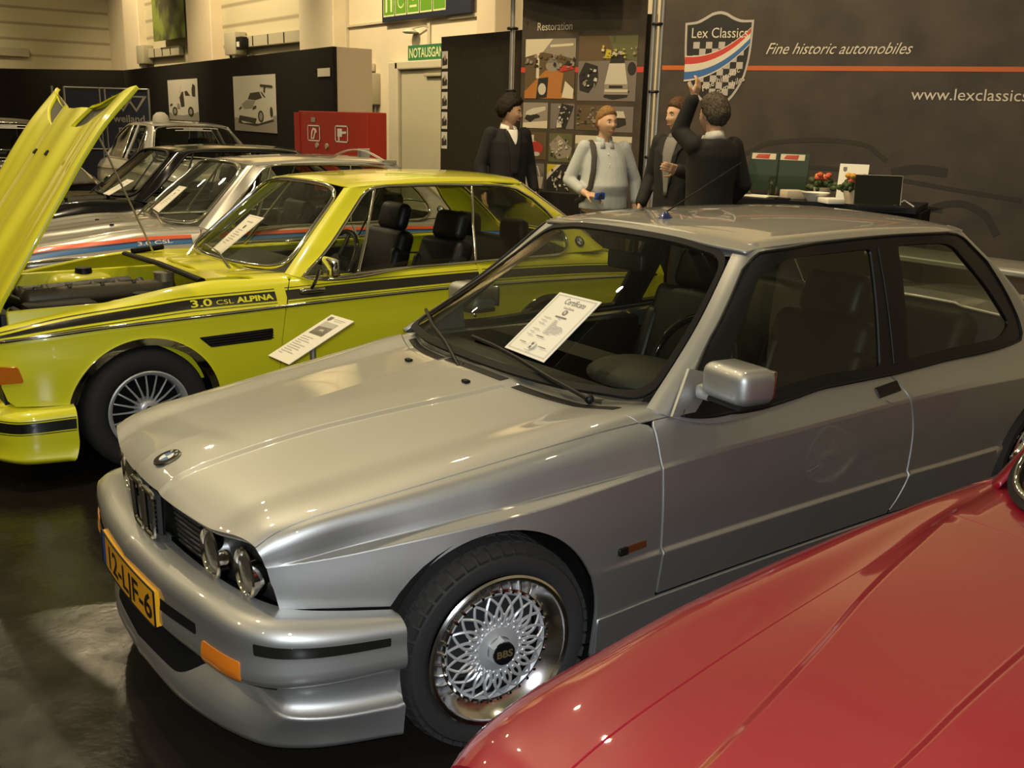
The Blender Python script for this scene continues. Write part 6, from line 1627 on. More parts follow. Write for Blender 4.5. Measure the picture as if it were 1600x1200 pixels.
    sq = [(0, 0), (1, 0), (1, 1), (0, 1)]
    ell = lambda cx, cy, rx, ry, n=14: [(cx + rx * math.cos(2 * PI * i / n), cy + ry * math.sin(2 * PI * i / n)) for i in range(n)]
    rnd = random.Random(3)
    def specks(n, mts, x0, x1, y0, y1, s): 
        o = []
        for _ in range(n):
            x, y = rnd.uniform(x0, x1), rnd.uniform(y0, y1); w, h = rnd.uniform(.3, 1) * s, rnd.uniform(.3, 1) * s
            x, y = min(max(x, w), 1 - w), min(max(y, h), 1 - h)
            o.append((rnd.choice(mts), [(x - w, y - h * .6), (x + w * .7, y - h), (x + w, y + h * .5), (x - w * .4, y + h)]))
        return o
    photo(.07, .655, 1.975, 2.545, [('p_brown', sq), ('p_light', [(0, .70), (.35, .78), (.55, 1), (0, 1)]), ('p_mid', [(.35, .78), (1, .66), (1, 1), (.55, 1)]), ('p_light', [(.5, .86), (.95, .88), (.95, .92), (.5, .90)]), ('p_floor', [(0, 0), (1, 0), (.98, .36), (.62, .48), (.42, .48), (0, .12)]), ('p_light', [(.23, .34), (.29, .34), (.29, .84), (.23, .84)]), ('p_mid', ell(.55, .55, .13, .10)), ('p_grey', [(.44, .60), (.5, .68), (.62, .68), (.66, .60)]), ('p_black', [(.24, 0), (.46, .02), (.48, .36), (.28, .34)]), ('p_silver', ell(.36, .16, .08, .1)), ('p_red', [(.70, .44), (.98, .50), (.94, .56), (.72, .55)]), ('p_brown', [(.74, .10), (1, .06), (1, .46), (.78, .44)]), ('p_light', [(.76, .02), (.98, 0), (.99, .16), (.82, .30)])] + specks(26, ['p_black', 'p_grey', 'p_mid', 'p_brown'], .0, 1, .52, .72, .05))
    photo(.69, 1.33, 1.96, 2.56, [('p_grey', sq), ('p_brown', [(0, .62), (1, .62), (1, 1), (0, 1)]), ('p_yellow', [(.45, .66), (.56, .66), (.56, .78), (.48, .80)]), ('p_green', [(.62, .72), (1, .60), (1, 1), (.5, 1)]), ('p_black', [(.04, .16), (.20, .12), (.36, .34), (.34, .54), (.12, .60), (.02, .40)]), ('p_black', [(.46, .06), (.62, .02), (.86, .06), (.90, .16), (.50, .16)]), ('p_mid', [(.46, .10), (.88, .10), (.86, .30), (.48, .30)]), ('p_silver', [(.47, .26), (.86, .26), (.80, .58), (.54, .58)]), ('p_black', [(.54, .58), (.80, .58), (.76, .72), (.58, .72)]), ('p_silver', [(.57, .71), (.77, .71), (.75, .76), (.60, .76)]), ('p_silver', [(.48, .14), (.87, .14), (.87, .18), (.48, .18)]), ('p_black', [(.55, .20), (.78, .20), (.78, .24), (.55, .24)]), ('p_black', ell(.92, .50, .07, .10))] + specks(18, ['p_silver', 'p_black', 'p_mid'], .08, .32, .2, .5, .035) + specks(20, ['p_yellow', 'p_black', 'p_mid', 'p_light'], .35, 1, .66, .84, .03))
    small = [(.06, .355, 1.685, 1.935, [('p_mid', sq), ('p_light', [(0, 0), (1, 0), (1, .3), (0, .2)]), ('p_black', [(.06, .36), (.30, .22), (.62, .46), (.55, .62), (.20, .60)]), ('p_silver', [(.10, .52), (.40, .50), (.92, .72), (.90, .86), (.40, .78), (.14, .66)]), ('p_black', ell(.5, .46, .2, .08))]),
             (.39, .665, 1.685, 1.93, [('p_grey', sq), ('p_black', [(.22, .02), (.66, .0), (.98, .9), (.46, 1)]), ('p_silver', [(.26, .04), (.50, .06), (.46, .3), (.30, .36)])] + specks(26, ['p_silver', 'p_mid', 'p_black'], .35, .8, .2, .9, .06)),
             (.69, .985, 1.68, 1.92, [('p_brown', sq)] + specks(26, ['p_black', 'p_mid', 'p_green', 'p_grey'], .05, .95, .1, .9, .09)),
             (1.0, 1.32, 1.67, 1.91, [('p_grey', sq), ('p_silver', [(.30, .55), (.74, .55), (.66, .82), (.38, .82)]), ('p_black', [(.12, .22), (.30, .56), (.74, .56), (.78, .30), (.5, .16)]), ('p_silver', [(.30, .30), (.46, .27), (.46, .33), (.32, .36)])]),
             (.05, .35, 1.375, 1.645, [('p_brown', sq), ('p_light', [(0, .55), (.5, .6), (.5, .9), (0, .85)]), ('p_silver', ell(.45, .52, .34, .16)), ('p_red', ell(.58, .42, .30, .24)), ('p_silver', ell(.62, .20, .14, .08))]),
             (.385, .655, 1.36, 1.64, [('p_green', sq), ('p_mid', [(0, .6), (.4, .95), (1, .5), (.9, .2), (.4, .1)])] + specks(30, ['p_black', 'p_silver', 'p_mid', 'p_light'], .1, .9, .15, .8, .06)),
             (.05, .335, 1.08, 1.335, [('p_grey', sq), ('p_light', [(.04, .02), (.9, .02), (.98, .48), (.06, .52)]), ('p_silver', [(.1, .52), (.2, .85), (.24, .85), (.15, .52)]), ('p_silver', [(.8, .5), (.7, .88), (.74, .88), (.86, .5)]), ('p_silver', [(.2, .85), (.74, .86), (.74, .90), (.2, .89)])]),
             (.37, .64, 1.07, 1.335, [('p_black', sq), ('p_yellow', [(0, .55), (.5, 1), (0, 1)]), ('p_light', [(0, .40), (.2, .62), (.62, 1), (.46, 1), (0, .62)])] + specks(34, ['p_silver', 'p_mid', 'p_black', 'p_light'], .25, .98, .05, .8, .07)),
             (.69, 1.32, 1.36, 1.63, [('p_grey', sq), ('p_light', [(0, .7), (1, .8), (1, 1), (0, 1)]), ('p_mid', ell(.5, .4, .4, .26)), ('p_black', ell(.5, .3, .26, .14))])]
    for q in small: photo(*q)
    m = MB(); m.prism([R(.30, PLAT), R(1.30, PLAT), R(1.30, 1.05), R(.30, 1.05)], N2 * .02); m.build('banner_skirt', M['felt'], t, smooth=0)
    # truss poles
    def pole(x, y, lab, two):
        p = thing('truss_pole', lab, 'pole', (x, y, PLAT))
        for k in range(2 if two else 1):
            m = MB(); m.cyl((k * .034, -k * .075, 0), (k * .034, -k * .075, 3.2), .026, n=16); m.build('pole_tube', M['steel'], p)
        for z in (2.55, 1.95, 1.35, .75):
            m = MB(); m.lathe([(.055, -.012), (.06, 0), (.055, .012), (.03, .012), (.03, -.012)], 'z', 20, c=(.017 if two else 0, -.037 if two else 0, z), closed=True); m.build('cable_tie', M['black'], p)
    pole(6.12, 4.27, 'double galvanised pole between the photo banner and the big banner', True)
    pole(5.58, 5.75, 'single galvanised pole at the left edge of the photo banner', False)
    m = MB(); m.prism([(6.20, 4.32, PLAT), (6.12, 4.46, PLAT), (6.12, 4.46, 2.75), (6.20, 4.32, 2.75)], (.03, .02, 0)); o = m.build('banner_edge', M['felt'], None, smooth=0); tag(o, 'narrow black cloth strip hanging behind the double metal pole', 'banner')
    # counter
    A, Bc = Vector((5.84, 3.02, 0)), Vector((6.50, 1.62, 0)); d = (Bc - A).normalized(); nb = Vector((-d.y, d.x, 0))
    if nb.x < 0: nb = -nb
    t = thing('counter', 'black bar-height counter standing before the brown stand banner', 'counter', (5.84, 3.02, PLAT))
    m = MB(); L = (Bc - A).length
    q = lambda u, w, z: d * u + nb * w + Vector((0, 0, z))
    m.prism([q(-.15, -.12, 1.04), q(L + .02, -.12, 1.04), q(L + .02, .62, 1.04), q(-.15, .62, 1.04)], (0, 0, .045)); m.build('counter_top', M['satin_trim'], t, smooth=0)
    m = MB(); m.prism([q(-.1, -.06, 0), q(L + .05, -.06, 0), q(L + .05, .58, 0), q(-.1, .58, 0)], (0, 0, 1.04)); m.build('counter_body', M['felt'], t, smooth=0)
    ZT = PLAT + 1.085
    def glass(x, y, h, r, lab):
        m = MB(); m.lathe([(0, .006), (r * .82, .006), (r, h), (r - .004, h), (r * .8 - .004, .012), (0, .012)], 'z', 20); o = m.build('drinking_glass', M['clear'], None); o.location = (x, y, ZT); tag(o, lab, 'glass')
    glass(6.08, 2.96, .12, .042, 'tall drinking glass at the left end of the counter')
    glass(6.05, 2.67, .10, .040, 'short tumbler on the counter beside the phone')
    t = thing('wine_glass', 'stemmed glass on the counter before the green folders', 'glass', (6.28, 2.86, ZT))
    m = MB(); m.lathe([(0, 0), (.034, .001), (.034, .004), (.005, .010), (.004, .075), (.02, .09), (.036, .12), (.034, .165), (.031, .165), (.033, .12), (.016, .092), (0, .086)], 'z', 20); m.build('glass_bowl', M['clear'], t)
    o = panel_sheet('brochure', [(5.98, 2.98, ZT + .001), (6.02, 2.70, ZT + .001), (6.24, 2.74, ZT + .001), (6.20, 3.0, ZT + .001)], M['paper'], None, .006); tag(o, 'white brochure lying flat at the left end of the counter', 'brochure')
    o = panel_sheet('brochure', [(6.48, 2.40, ZT + .001), (6.50, 2.29, ZT + .001), (6.68, 2.33, ZT + .001), (6.66, 2.44, ZT + .001)], M['paper'], None, .010); tag(o, 'stack of leaflets on the counter behind the cream bowl', 'brochure')
    m = MB(); m.box((6.02, 2.53, ZT + .008), (.06, .12, .016), rot=Matrix.Rotation(.4, 3, 'Z'), bev=.005); o = m.build('mobile_phone', M['black']); tag(o, 'black mobile phone lying at the front edge of the counter', 'phone')
    m = MB(); m.lathe([(0, .0), (.06, .0), (.115, .07), (.108, .07), (.055, .008), (0, .008)], 'z', 28); o = m.build('bowl', M['paper']); o.location = (6.18, 2.33, ZT); tag(o, 'shallow cream bowl with a pen on the counter', 'bowl')
    m = MB(); m.box((6.21, 2.585, ZT + .035), (.16, .16, .07), rot=Matrix.Rotation(-.5, 3, 'Z'), bev=.006); o = m.build('carton', M['beige_panel']); tag(o, 'small open beige carton between tumbler and bowl', 'box')
    m = MB(); m.box((6.12, 2.13, ZT + .02), (.14, .20, .04), rot=Matrix.Rotation(-.5, 3, 'Z'), bev=.006); o = m.build('paper_tray', M['paper']); tag(o, 'low cream tray on the counter beside the small flower pot', 'tray')
    # green folders in a clear holder
    t = thing('brochure_holder', 'clear stand holding two dark green folders with red picture tops', 'brochure holder', (6.36, 3.05, ZT))
    for k in range(2):
        c = d * (.0 + k * .25) + nb * -.02
        m = MB(); m.prism([c + d * -.13 + Vector((0, 0, .04)), c + d * .14 + Vector((0, 0, .04)), c + d * .14 + nb * .06 + Vector((0, 0, .36)), c + d * -.13 + nb * .06 + Vector((0, 0, .36))], nb * .01); m.build('folder', M['folder'], t, smooth=0)
        flat_mesh('folder_picture', [('p_light', [c + d * -.11 + nb * .046 + Vector((0, 0, .30)), c + d * .10 + nb * .046 + Vector((0, 0, .30)), c + d * .10 + nb * .056 + Vector((0, 0, .35)), c + d * -.11 + nb * .056 + Vector((0, 0, .35))]),
                                     ('p_red', [c + d * -.08 + nb * .045 + Vector((0, 0, .312)), c + d * .04 + nb * .045 + Vector((0, 0, .305)), c + d * .05 + nb * .053 + Vector((0, 0, .345)), c + d * -.06 + nb * .053 + Vector((0, 0, .342))])], t)
    m = MB(); m.prism([d * -.16 + nb * -.06 + Vector((0, 0, 0)), d * .46 + nb * -.06 + Vector((0, 0, 0)), d * .46 + nb * -.045 + Vector((0, 0, .17)), d * -.16 + nb * -.045 + Vector((0, 0, .17))], nb * .005); m.prism([d * -.16 + nb * -.06, d * .46 + nb * -.06, d * .46 + nb * .09, d * -.16 + nb * .09], (0, 0, .006)); m.build('holder_shell', M['clear'], t, smooth=0)
    # flowers
    def pot(x, y, lab, s=1.0, tall=0.0):
        t = thing('flower_pot', lab, 'flower pot', (x, y, ZT))
        m = MB(); m.lathe([(0, 0), (.06 * s, 0), (.085 * s, .10 * s), (.078 * s, .10 * s), (.055 * s, .01), (0, .01)], 'z', 24); m.build('pot', M['beige_panel'], t)
        g = random.Random(int(x * 100)); m = MB()
        for _ in range(26):
            a = g.uniform(0, 6.28); r = g.uniform(.02, .13) * s; h = g.uniform(.11, .19) * s
            m.ball((r * math.cos(a), r * math.sin(a), h - r * .25), .03 * s, (1.2, .5, .8), 6, rot=Matrix.Rotation(a, 3, 'Z'))
        m.build('foliage', M['leaf'], t, smooth=180)
        for i in range(9):
            a = g.uniform(0, 6.28); r = g.uniform(.0, .085) * s; h = g.uniform(.17, .22) * s
            m = MB(); m.ball((r * math.cos(a), r * math.sin(a), h), .027 * s, (1, 1, .8), 10); m.build('flower', M['petal_red' if i % 3 else 'petal_yellow'], t, smooth=180)
    M['leaf'] = mat('leaf_green', (0.04, 0.065, 0.015), 0.6); M['petal_red'] = mat('petal_red', (0.55, 0.10, 0.05), 0.6); M['petal_yellow'] = mat('petal_yellow', (0.60, 0.30, 0.03), 0.6)
    pot(6.40, 2.44, 'flower pot with red and yellow blooms beside the green folders', 1.0); pot(6.28, 2.04, 'flower pot with orange blooms in front of the white price sheet', 1.0)
    # price sheet
    t = thing('info_sheet', 'white sheet with a small crest standing behind the laptop', 'sign', (6.42, 2.17, ZT))
    c0 = Vector((0, 0, 0)); S_ = lambda u, v, o=0: d * u + Vector((0, 0, v)) + nb * (v * .18 - o)
    m = MB(); m.prism([S_(-.115, 0), S_(.115, 0), S_(.115, .30), S_(-.115, .30)], nb * .004); m.build('sheet', M['paper'], t, smooth=0)
    flat_mesh('sheet_crest', [('ink', [S_(u, v, .002) for u, v in ((-.085, .275), (-.055, .275), (-.055, .25), (-.07, .235), (-.085, .25))])] + [('ink_light', [S_(-.04, v, .002), S_(.04, v, .002), S_(.04, v + .006, .002), S_(-.04, v + .006, .002)]) for v in (.20, .18, .16)], t)
    m = MB(); m.prism([S_(-.10, 0) + nb * .02, S_(.10, 0) + nb * .02, S_(.10, 0) + nb * .14, S_(-.10, 0) + nb * .14], (0, 0, .005)); m.build('sheet_foot', M['clear'], t, smooth=0)
    # laptop
    t = thing('laptop', 'open black laptop with a silver edge on the counter', 'laptop', (5.985, 1.80, ZT), 0)
    dl = Vector((.70, -.715, 0)).normalized(); nl = Vector((.715, .70, 0)).normalized()
    Lp = lambda u, v, o=0: dl * u + Vector((0, 0, v)) + nl * (.10 + .25 * v + o)
    m = MB(); m.prism([Lp(.0, .02), Lp(.34, .02), Lp(.345, .235), Lp(.0, .235)], nl * .012); m.build('screen_lid', M['black_paint'], t, smooth=0)
    m = MB(); m.tube([Lp(.342, .02, -.002), Lp(.348, .236, -.002), Lp(0, .236, -.002)], .004, 6); m.build('screen_edge', M['steel'], t)
    m = MB(); m.prism([dl * 0 + nl * -.14, dl * .34 + nl * -.14, dl * .34 + nl * .11, nl * .11], (0, 0, .018)); m.build('keyboard_base', M['black'], t, smooth=0)
    m = MB(); m.tube([(6.36, 1.72, ZT + .006), (6.40, 1.66, ZT + .05), (6.44, 1.60, ZT + .006)], .006, 6); o = m.build('power_cable', M['paper']); tag(o, 'white power cable looping over the right end of the counter', 'cable')
    # scallop of the upper drape with white lights
    t = thing('drape', 'dark valance with small white bulbs hanging above the banners', 'drape', (5.22, 6.6, 2.93))
    m = MB(); pts = [(0, .5, .52), (0, .5, .35), (.03, 0, .22), (.08, -.6, .16), (.25, -1.6, .05), (.5, -2.3, .04), (.5, -2.3, .6)]
    m.prism(pts, (.02, 0, 0)); m.build('drape_cloth', M['felt'], t, smooth=0)
    for p in ((0, .48, .34), (.03, .0, .21), (.08, -.6, .15), (.16, -1.1, .09), (.25, -1.6, .045), (.38, -1.95, .04)):
        m = MB(); m.ball((p[0] - .02, p[1], p[2]), .016, n=8); m.build('bulb', M['photo_white'], t)
M['folder'] = mat('green_folder', (0.012, 0.030, 0.018), 0.4)
build_stand()
# ------------------------------------------------------------------ people at the stand
SKIN = mat('skin', (0.56, 0.34, 0.21), 0.55, spec=.35)
M['skin'] = SKIN
M['lip'] = mat('lips', (0.40, 0.17, 0.12), 0.5); M['eye_dark'] = mat('eye_dark', (0.02, 0.016, 0.012), 0.3); M['eye_white'] = mat('eye_white', (0.62, 0.58, 0.52), 0.4)
M['hair_dark'] = mat('dark_hair', (0.018, 0.012, 0.008), 0.6, spec=.12, noise=(90, .5), bump=(70, .6)); M['hair_fair'] = mat('fair_hair', (0.22, 0.12, 0.045), 0.6, spec=.12, noise=(90, .35), bump=(70, .6)); M['hair_brown'] = mat('brown_hair', (0.085, 0.045, 0.022), 0.6, spec=.12, noise=(90, .4), bump=(70, .6)); M['hair_grey'] = mat('greying_hair', (0.075, 0.060, 0.042), 0.65, spec=.12, noise=(60, .6), bump=(60, .8))
M['shirt_blue'] = mat('pale_blue_cotton', (0.40, 0.42, 0.42), 0.85, bump=(9, .5), noise=(5, .08)); M['shirt_white'] = mat('white_cotton', (0.66, 0.64, 0.58), 0.85); M['shirt_grey'] = mat('grey_cotton', (0.17, 0.16, 0.145), 0.85, bump=(12, .3))
M['jacket_black'] = mat('black_jacket_cloth', (0.004, 0.004, 0.004), 0.85, bump=(10, .5)); M['suit_dark'] = mat('dark_suit_cloth', (0.0065, 0.006, 0.0055), 0.85, bump=(9, .4)); M['sweater'] = mat('charcoal_knit', (0.011, 0.010, 0.009), 0.95)
M['trouser'] = mat('dark_trousers', (0.02, 0.022, 0.03), 0.85); M['shoe'] = mat('black_shoe_leather', (0.012, 0.011, 0.010), 0.4); M['strap'] = mat('dark_strap_webbing', (0.035, 0.030, 0.024), 0.8)

def remesh(name, mb, voxel, m, parent, smooth=6, fac=.5):
    me = bpy.data.meshes.new('tmp'); mb.bm.to_mesh(me); mb.bm.free()
    o = bpy.data.objects.new('tmp', me); COL.objects.link(o)
    r = o.modifiers.new('r', 'REMESH'); r.mode = 'VOXEL'; r.voxel_size = voxel; r.use_smooth_shade = True
    s = o.modifiers.new('s', 'SMOOTH'); s.iterations = smooth; s.factor = fac
    dg = bpy.context.evaluated_depsgraph_get(); dg.update()
    out = bpy.data.meshes.new_from_object(o.evaluated_get(dg)); out.name = name
    bpy.data.objects.remove(o); bpy.data.meshes.remove(me)
    out.materials.clear()
    out.polygons.foreach_set('use_smooth', [True] * len(out.polygons))
    return link_mesh(name, out, m, parent)

def limb(mb, p, q, r0, r1, n=14):
    mb.cyl(p, q, r0, r1, n); mb.ball(p, r0, n=n); mb.ball(q, r1, n=n)

def rings(mb, R, n=24):
    """closed body from elliptical rings (centre, half depth, half width)"""
    V = []
    for c, rx, ry in R: V.append([mb.bm.verts.new((c[0] + rx * math.cos(2 * PI * i / n), c[1] + ry * math.sin(2 * PI * i / n), c[2])) for i in range(n)])
    for A, B in zip(V[:-1], V[1:]):
        for i in range(n): mb.bm.faces.new((A[i], A[(i + 1) % n], B[(i + 1) % n], B[i]))
    mb.bm.faces.new(V[0][::-1]); mb.bm.faces.new(V[-1])

def head_point(u):
    """u: unit vector, x to the face, z up; gives the head's surface with brow, nose, cheeks and chin"""
    x, y, z = u
    d = .100 if x > 0 else .104; w = .077; h = .120 if z > 0 else .118
    X, Y, Z = x * d, y * w, z * h
    if z < 0:                                    # the face narrows to the chin
        k = -z
        Y *= 1 - .34 * k**1.6; X = X * (1 - (.10 if x > 0 else .48) * k**1.4) + (.012 * k if x > 0 else .03 * k)
    g = lambda cy, cz, sy, sz: math.exp(-((Y - cy) / sy)**2 - ((Z - cz) / sz)**2) if x > 0 else 0
    X += .020 * g(0, -.026, .012, .016) + .011 * g(0, -.002, .009, .024)      # nose
    X -= .010 * (g(.031, .008, .017, .012) + g(-.031, .008, .017, .012))      # eye sockets
    X += .004 * g(0, .030, .05, .012)                                          # brow
    X += .006 * (g(.040, -.022, .02, .02) + g(-.040, -.022, .02, .02))         # cheeks
    X += .006 * g(0, -.062, .022, .008) - .005 * g(0, -.076, .03, .007) + .008 * g(0, -.100, .024, .016)  # mouth, chin
    return Vector((X, Y, Z))

def head_shell(mb, M4, nu=40, nv=28):
    rows = []
    for j in range(nv + 1):
        th = PI * j / nv; rows.append([mb.bm.verts.new(M4 @ head_point((math.sin(th) * math.cos(2 * PI * i / nu), math.sin(th) * math.sin(2 * PI * i / nu), math.cos(th)))) for i in range(nu)])
    for A, B in zip(rows[:-1], rows[1:]):
        for i in range(nu):
            try: mb.bm.faces.new((A[i], B[i], B[(i + 1) % nu], A[(i + 1) % nu]))
            except ValueError: pass

def hand(mb, wrist, direction, palm_n, thumb_side, curl=.35, size=1.0):
    """palm, four unequal bent fingers and a thumb from the side of the palm"""
    W, D = Vector(wrist), Vector(direction).normalized(); N = Vector(palm_n); N = (N - D * N.dot(D)).normalized(); S = D.cross(N) * thumb_side
    rot = Matrix((tuple(D), tuple(S), tuple(N))).transposed()
    mb.box(W + D * .048 * size, (.088 * size, .076 * size, .028 * size), rot=rot, bev=.012 * size)
    mb.ball(W + D * .01, .028 * size, n=12)
    for k, (off, L) in enumerate(((.029, .074), (.010, .082), (-.010, .077), (-.028, .060))):
        p = W + D * .088 * size + S * off * size; d = D.copy(); r = .0088 * size
        for j, f in enumerate((.45, .31, .24)):
            d = (d * math.cos(curl * (.6 + .35 * j)) + N * math.sin(curl * (.6 + .35 * j))).normalized()
            q = p + d * L * f * size; limb(mb, p, q, r, r * .93, 8); p = q; r *= .93
    p = W + D * .028 * size + S * .034 * size; d = (D * .62 + S * .72 + N * .25).normalized(); q = p + d * .042 * size; limb(mb, p, q, .0115 * size, .0100 * size, 8)
    d = (D * .85 + S * .25 + N * (.2 + curl)).normalized(); limb(mb, q, q + d * .034 * size, .0100 * size, .0085 * size, 8)

def person(label, loc, yaw, H, arms, head_yaw, hair, top, style, belly=0.0, head_tilt=0.0, hair_len=0, hands=(.3, .3)):
    t = thing('person', label, 'person', loc, math.radians(yaw))
    k = H / 1.80
    V = lambda *p: Vector(p) * k
    sh = {1: V(0, .185, 1.475), -1: V(0, -.185, 1.475)}
    hips = {1: V(0, .095, .93), -1: V(0, -.095, .93)}
    knee = {1: V(.02, .105, .50), -1: V(.02, -.105, .50)}
    ank = {1: V(-.01, .11, .09), -1: V(-.01, -.11, .09)}
    torso = [((0, 0, .86), .10, .15), ((belly * .25, 0, .95), .115 + belly * .4, .168 + belly * .35), ((.01 + belly * .35, 0, 1.06), .110 + belly * .6, .158 + belly * .5), ((.01 + belly * .5, 0, 1.15), .112 + belly * .8, .156 + belly * .5), ((.01 + belly * .2, 0, 1.28), .118 + belly * .3, .168 + belly * .2), ((0, 0, 1.40), .112, .178), ((-.01, 0, 1.47), .085, .160), ((-.01, 0, 1.515), .062, .085)]
    hc = V(.035, 0, 1.675); neck0, neck1 = V(-.005, 0, 1.48), V(.012, 0, 1.60)
    HM = Matrix.Translation(hc) @ Matrix.Rotation(math.radians(head_yaw - yaw), 4, 'Z') @ Matrix.Rotation(math.radians(head_tilt), 4, 'Y') @ Matrix.Diagonal((k * 1.02, k * 1.02, k * 1.02, 1))
    b = MB()
    rings(b, [(V(*c), rx * k, ry * k) for c, rx, ry in torso]); limb(b, neck0, neck1, .060 * k, .055 * k, 18); head_shell(b, HM)
    for s in (1, -1):
        ear = HM @ Vector((-.004, s * .076, -.004)); b.ball(ear, .022 * k, (.75, .38, 1.35), 12, rot=Matrix.Rotation(math.radians(head_yaw - yaw) + s * .25, 3, 'Z'))
        limb(b, hips[s], knee[s], .088 * k, .056 * k); limb(b, knee[s], ank[s], .054 * k, .036 * k)
        b.box(ank[s] + V(.06, 0, -.055), (.25 * k, .085 * k, .06 * k), bev=.02)
        el, wr, hd, pn = arms[s]
        el, wr = V(*el), V(*wr)
        limb(b, sh[s], el, .050 * k, .040 * k); limb(b, el, wr, .041 * k, .027 * k)
        hand(b, wr, hd, pn, arms[s][4] if len(arms[s]) > 4 else s, hands[0 if s > 0 else 1], 1.0 * k)
    remesh('body', b, .0062, M['skin'], t, 3)
    # eyes, brows, lips
    for s in (1, -1):
        m = MB(); m.ball(HM @ Vector((.0840, s * .031, .008)), .0090 * k, (1, 1.25, .62), 12); m.build('eye', M['eye_white'], t)
        m = MB(); m.ball(HM @ Vector((.0895, s * .031, .008)), .0052 * k, n=10); m.build('pupil', M['eye_dark'], t)
        m = MB(); m.tube([HM @ Vector((.0955, s * .014, .026)), HM @ Vector((.0945, s * .030, .031)), HM @ Vector((.086, s * .046, .026))], .0034 * k, 6); m.build('eyebrow', M[hair], t)
    m = MB(); m.tube([HM @ Vector((.0875, -.022, -.064)), HM @ Vector((.1005, -.008, -.0625)), HM @ Vector((.1015, 0, -.0635)), HM @ Vector((.1005, .008, -.0625)), HM @ Vector((.0875, .022, -.064))], .0042 * k, 6); m.build('mouth', M['lip'], t)
    # hair
    rnd = random.Random(int(H * 1000)); m = MB()
    nu, nv = 44, 26; rows = []
    for j in range(nv + 1):
        th = PI * .78 * j / nv; row = []
        for i in range(nu):
            ph = 2 * PI * i / nu; u = (math.sin(th) * math.cos(ph), math.sin(th) * math.sin(ph), math.cos(th))
            p = head_point(u)
            back = (1 - u[0]) / 2
            low = float(np.interp(back, [0, .12, .30, .42, .52, .62, .75, 1], [.066, .060, .040, .022 - .03 * hair_len, .010 - .03 * hair_len, -.040, -.068, -.075]))
            grow = .010 + .016 * hair_len + .006 * max(0, u[2]) + rnd.uniform(0, .005 + .007 * hair_len)
            f = max(0.0, min(1.0, (p.z - low) / .018)); 
            q = p * (1 + (grow * f - .012 * (1 - f)) / .1)
            row.append(m.bm.verts.new(HM @ q))
        rows.append(row)
    for A, B in zip(rows[:-1], rows[1:]):
        for i in range(nu):
            try: m.bm.faces.new((A[i], B[i], B[(i + 1) % nu], A[(i + 1) % nu]))
            except ValueError: pass
    m.build('hair', M[hair], t, smooth=180)
    # clothes
    def garment(nm, mt, grow, sleeve=True, cuff=.0, bottom=.86, openfront=False, legs=False, vox=.010):
        g = MB()
        if legs:
            rings(g, [(V(0, 0, .84), .118 * k, .165 * k), (V(0, 0, .95), .125 * k, .178 * k), (V(.005 + belly * .3, 0, 1.03), (.120 + belly * .5) * k, (.168 + belly * .4) * k)])
            for s in (1, -1): limb(g, hips[s] - V(0, 0, .03), knee[s], .098 * k, .074 * k); limb(g, knee[s], ank[s] + V(0, 0, .0), .073 * k, .062 * k)
        else:
            R = [(c, rx + grow, ry + grow) for c, rx, ry in torso if c[2] >= bottom]
            R = [((0.036 if belly else c[0], c[1], c[2]), max(rx, R[1][1]) if i == 0 else rx, max(ry, R[1][2]) if i == 0 else ry) if i == 0 else (c, rx, ry) for i, (c, rx, ry) in enumerate(R)]
            R[-1] = (R[-1][0], R[-1][1] + .004, R[-1][2] + .004)
            if bottom < .86: R = [((0, 0, bottom), .125 + grow, .175 + grow)] + R
            rings(g, [(V(*c), rx * k, ry * k) for c, rx, ry in R])
            for s in (1, -1):
                el, wr = V(*arms[s][0]), V(*arms[s][1]); wr2 = el + (wr - el) * (1 - cuff)
                limb(g, sh[s] + V(0, -s * .01, -.01), el, (.055 + grow * .55) * k, (.043 + grow * .6) * k); limb(g, el, wr2, (.043 + grow * .6) * k, (.033 + grow * .6) * k)
        return remesh(nm, g, vox, M[mt], t, 5)
    garment('trousers', 'trouser', 0, legs=True)
    for s in (1, -1):
        m = MB(); m.box(ank[s] + V(.055, 0, -.052), (.29 * k, .10 * k, .075 * k), bev=.028, seg=3); m.build('shoe', M['shoe'], t)
    if style == 'shirt':
        garment('shirt', top, .020, cuff=.30 if arms[-1][0][0] > .02 or True else .1, bottom=.90)
    else:
        inner = 'shirt_white' if style == 'jacket' else 'shirt_grey'
        garment('jacket', top, .030, cuff=.06, bottom=.80)
        # shirt front and lapels lie over the chest
        yw = .050 if style == 'jacket' else .062
        def chest(y, z, o):     # front of the jacket
            c = np.interp(z, [1.06, 1.15, 1.28, 1.40, 1.47, 1.515], [.146 + belly, .149 + belly, .157, .141, .110, .078]); w = np.interp(z, [1.06, 1.28, 1.40, 1.47, 1.52], [.19, .20, .208, .19, .12])
            return V(c * math.sqrt(max(0, 1 - (y / w)**2)) + .012 + o, y, z)
        def strip(nm, mt, zs, ws, o):        # a piece of clothing lying on the chest
            V_, F_ = [], []
            Z = np.linspace(zs[0], zs[-1], 12); W = np.interp(Z, zs, ws)
            for z, w in zip(Z, W):
                for q in np.linspace(-1, 1, 7): V_.append(chest(q * w, z, o))
            for a in range(11):
                for b_ in range(6): F_.append((a * 7 + b_, a * 7 + b_ + 1, a * 7 + b_ + 8, a * 7 + b_ + 7))
            ob = raw(nm, V_, F_, M[mt], t)
            sd = ob.modifiers.new('thick', 'SOLIDIFY'); sd.thickness = .004
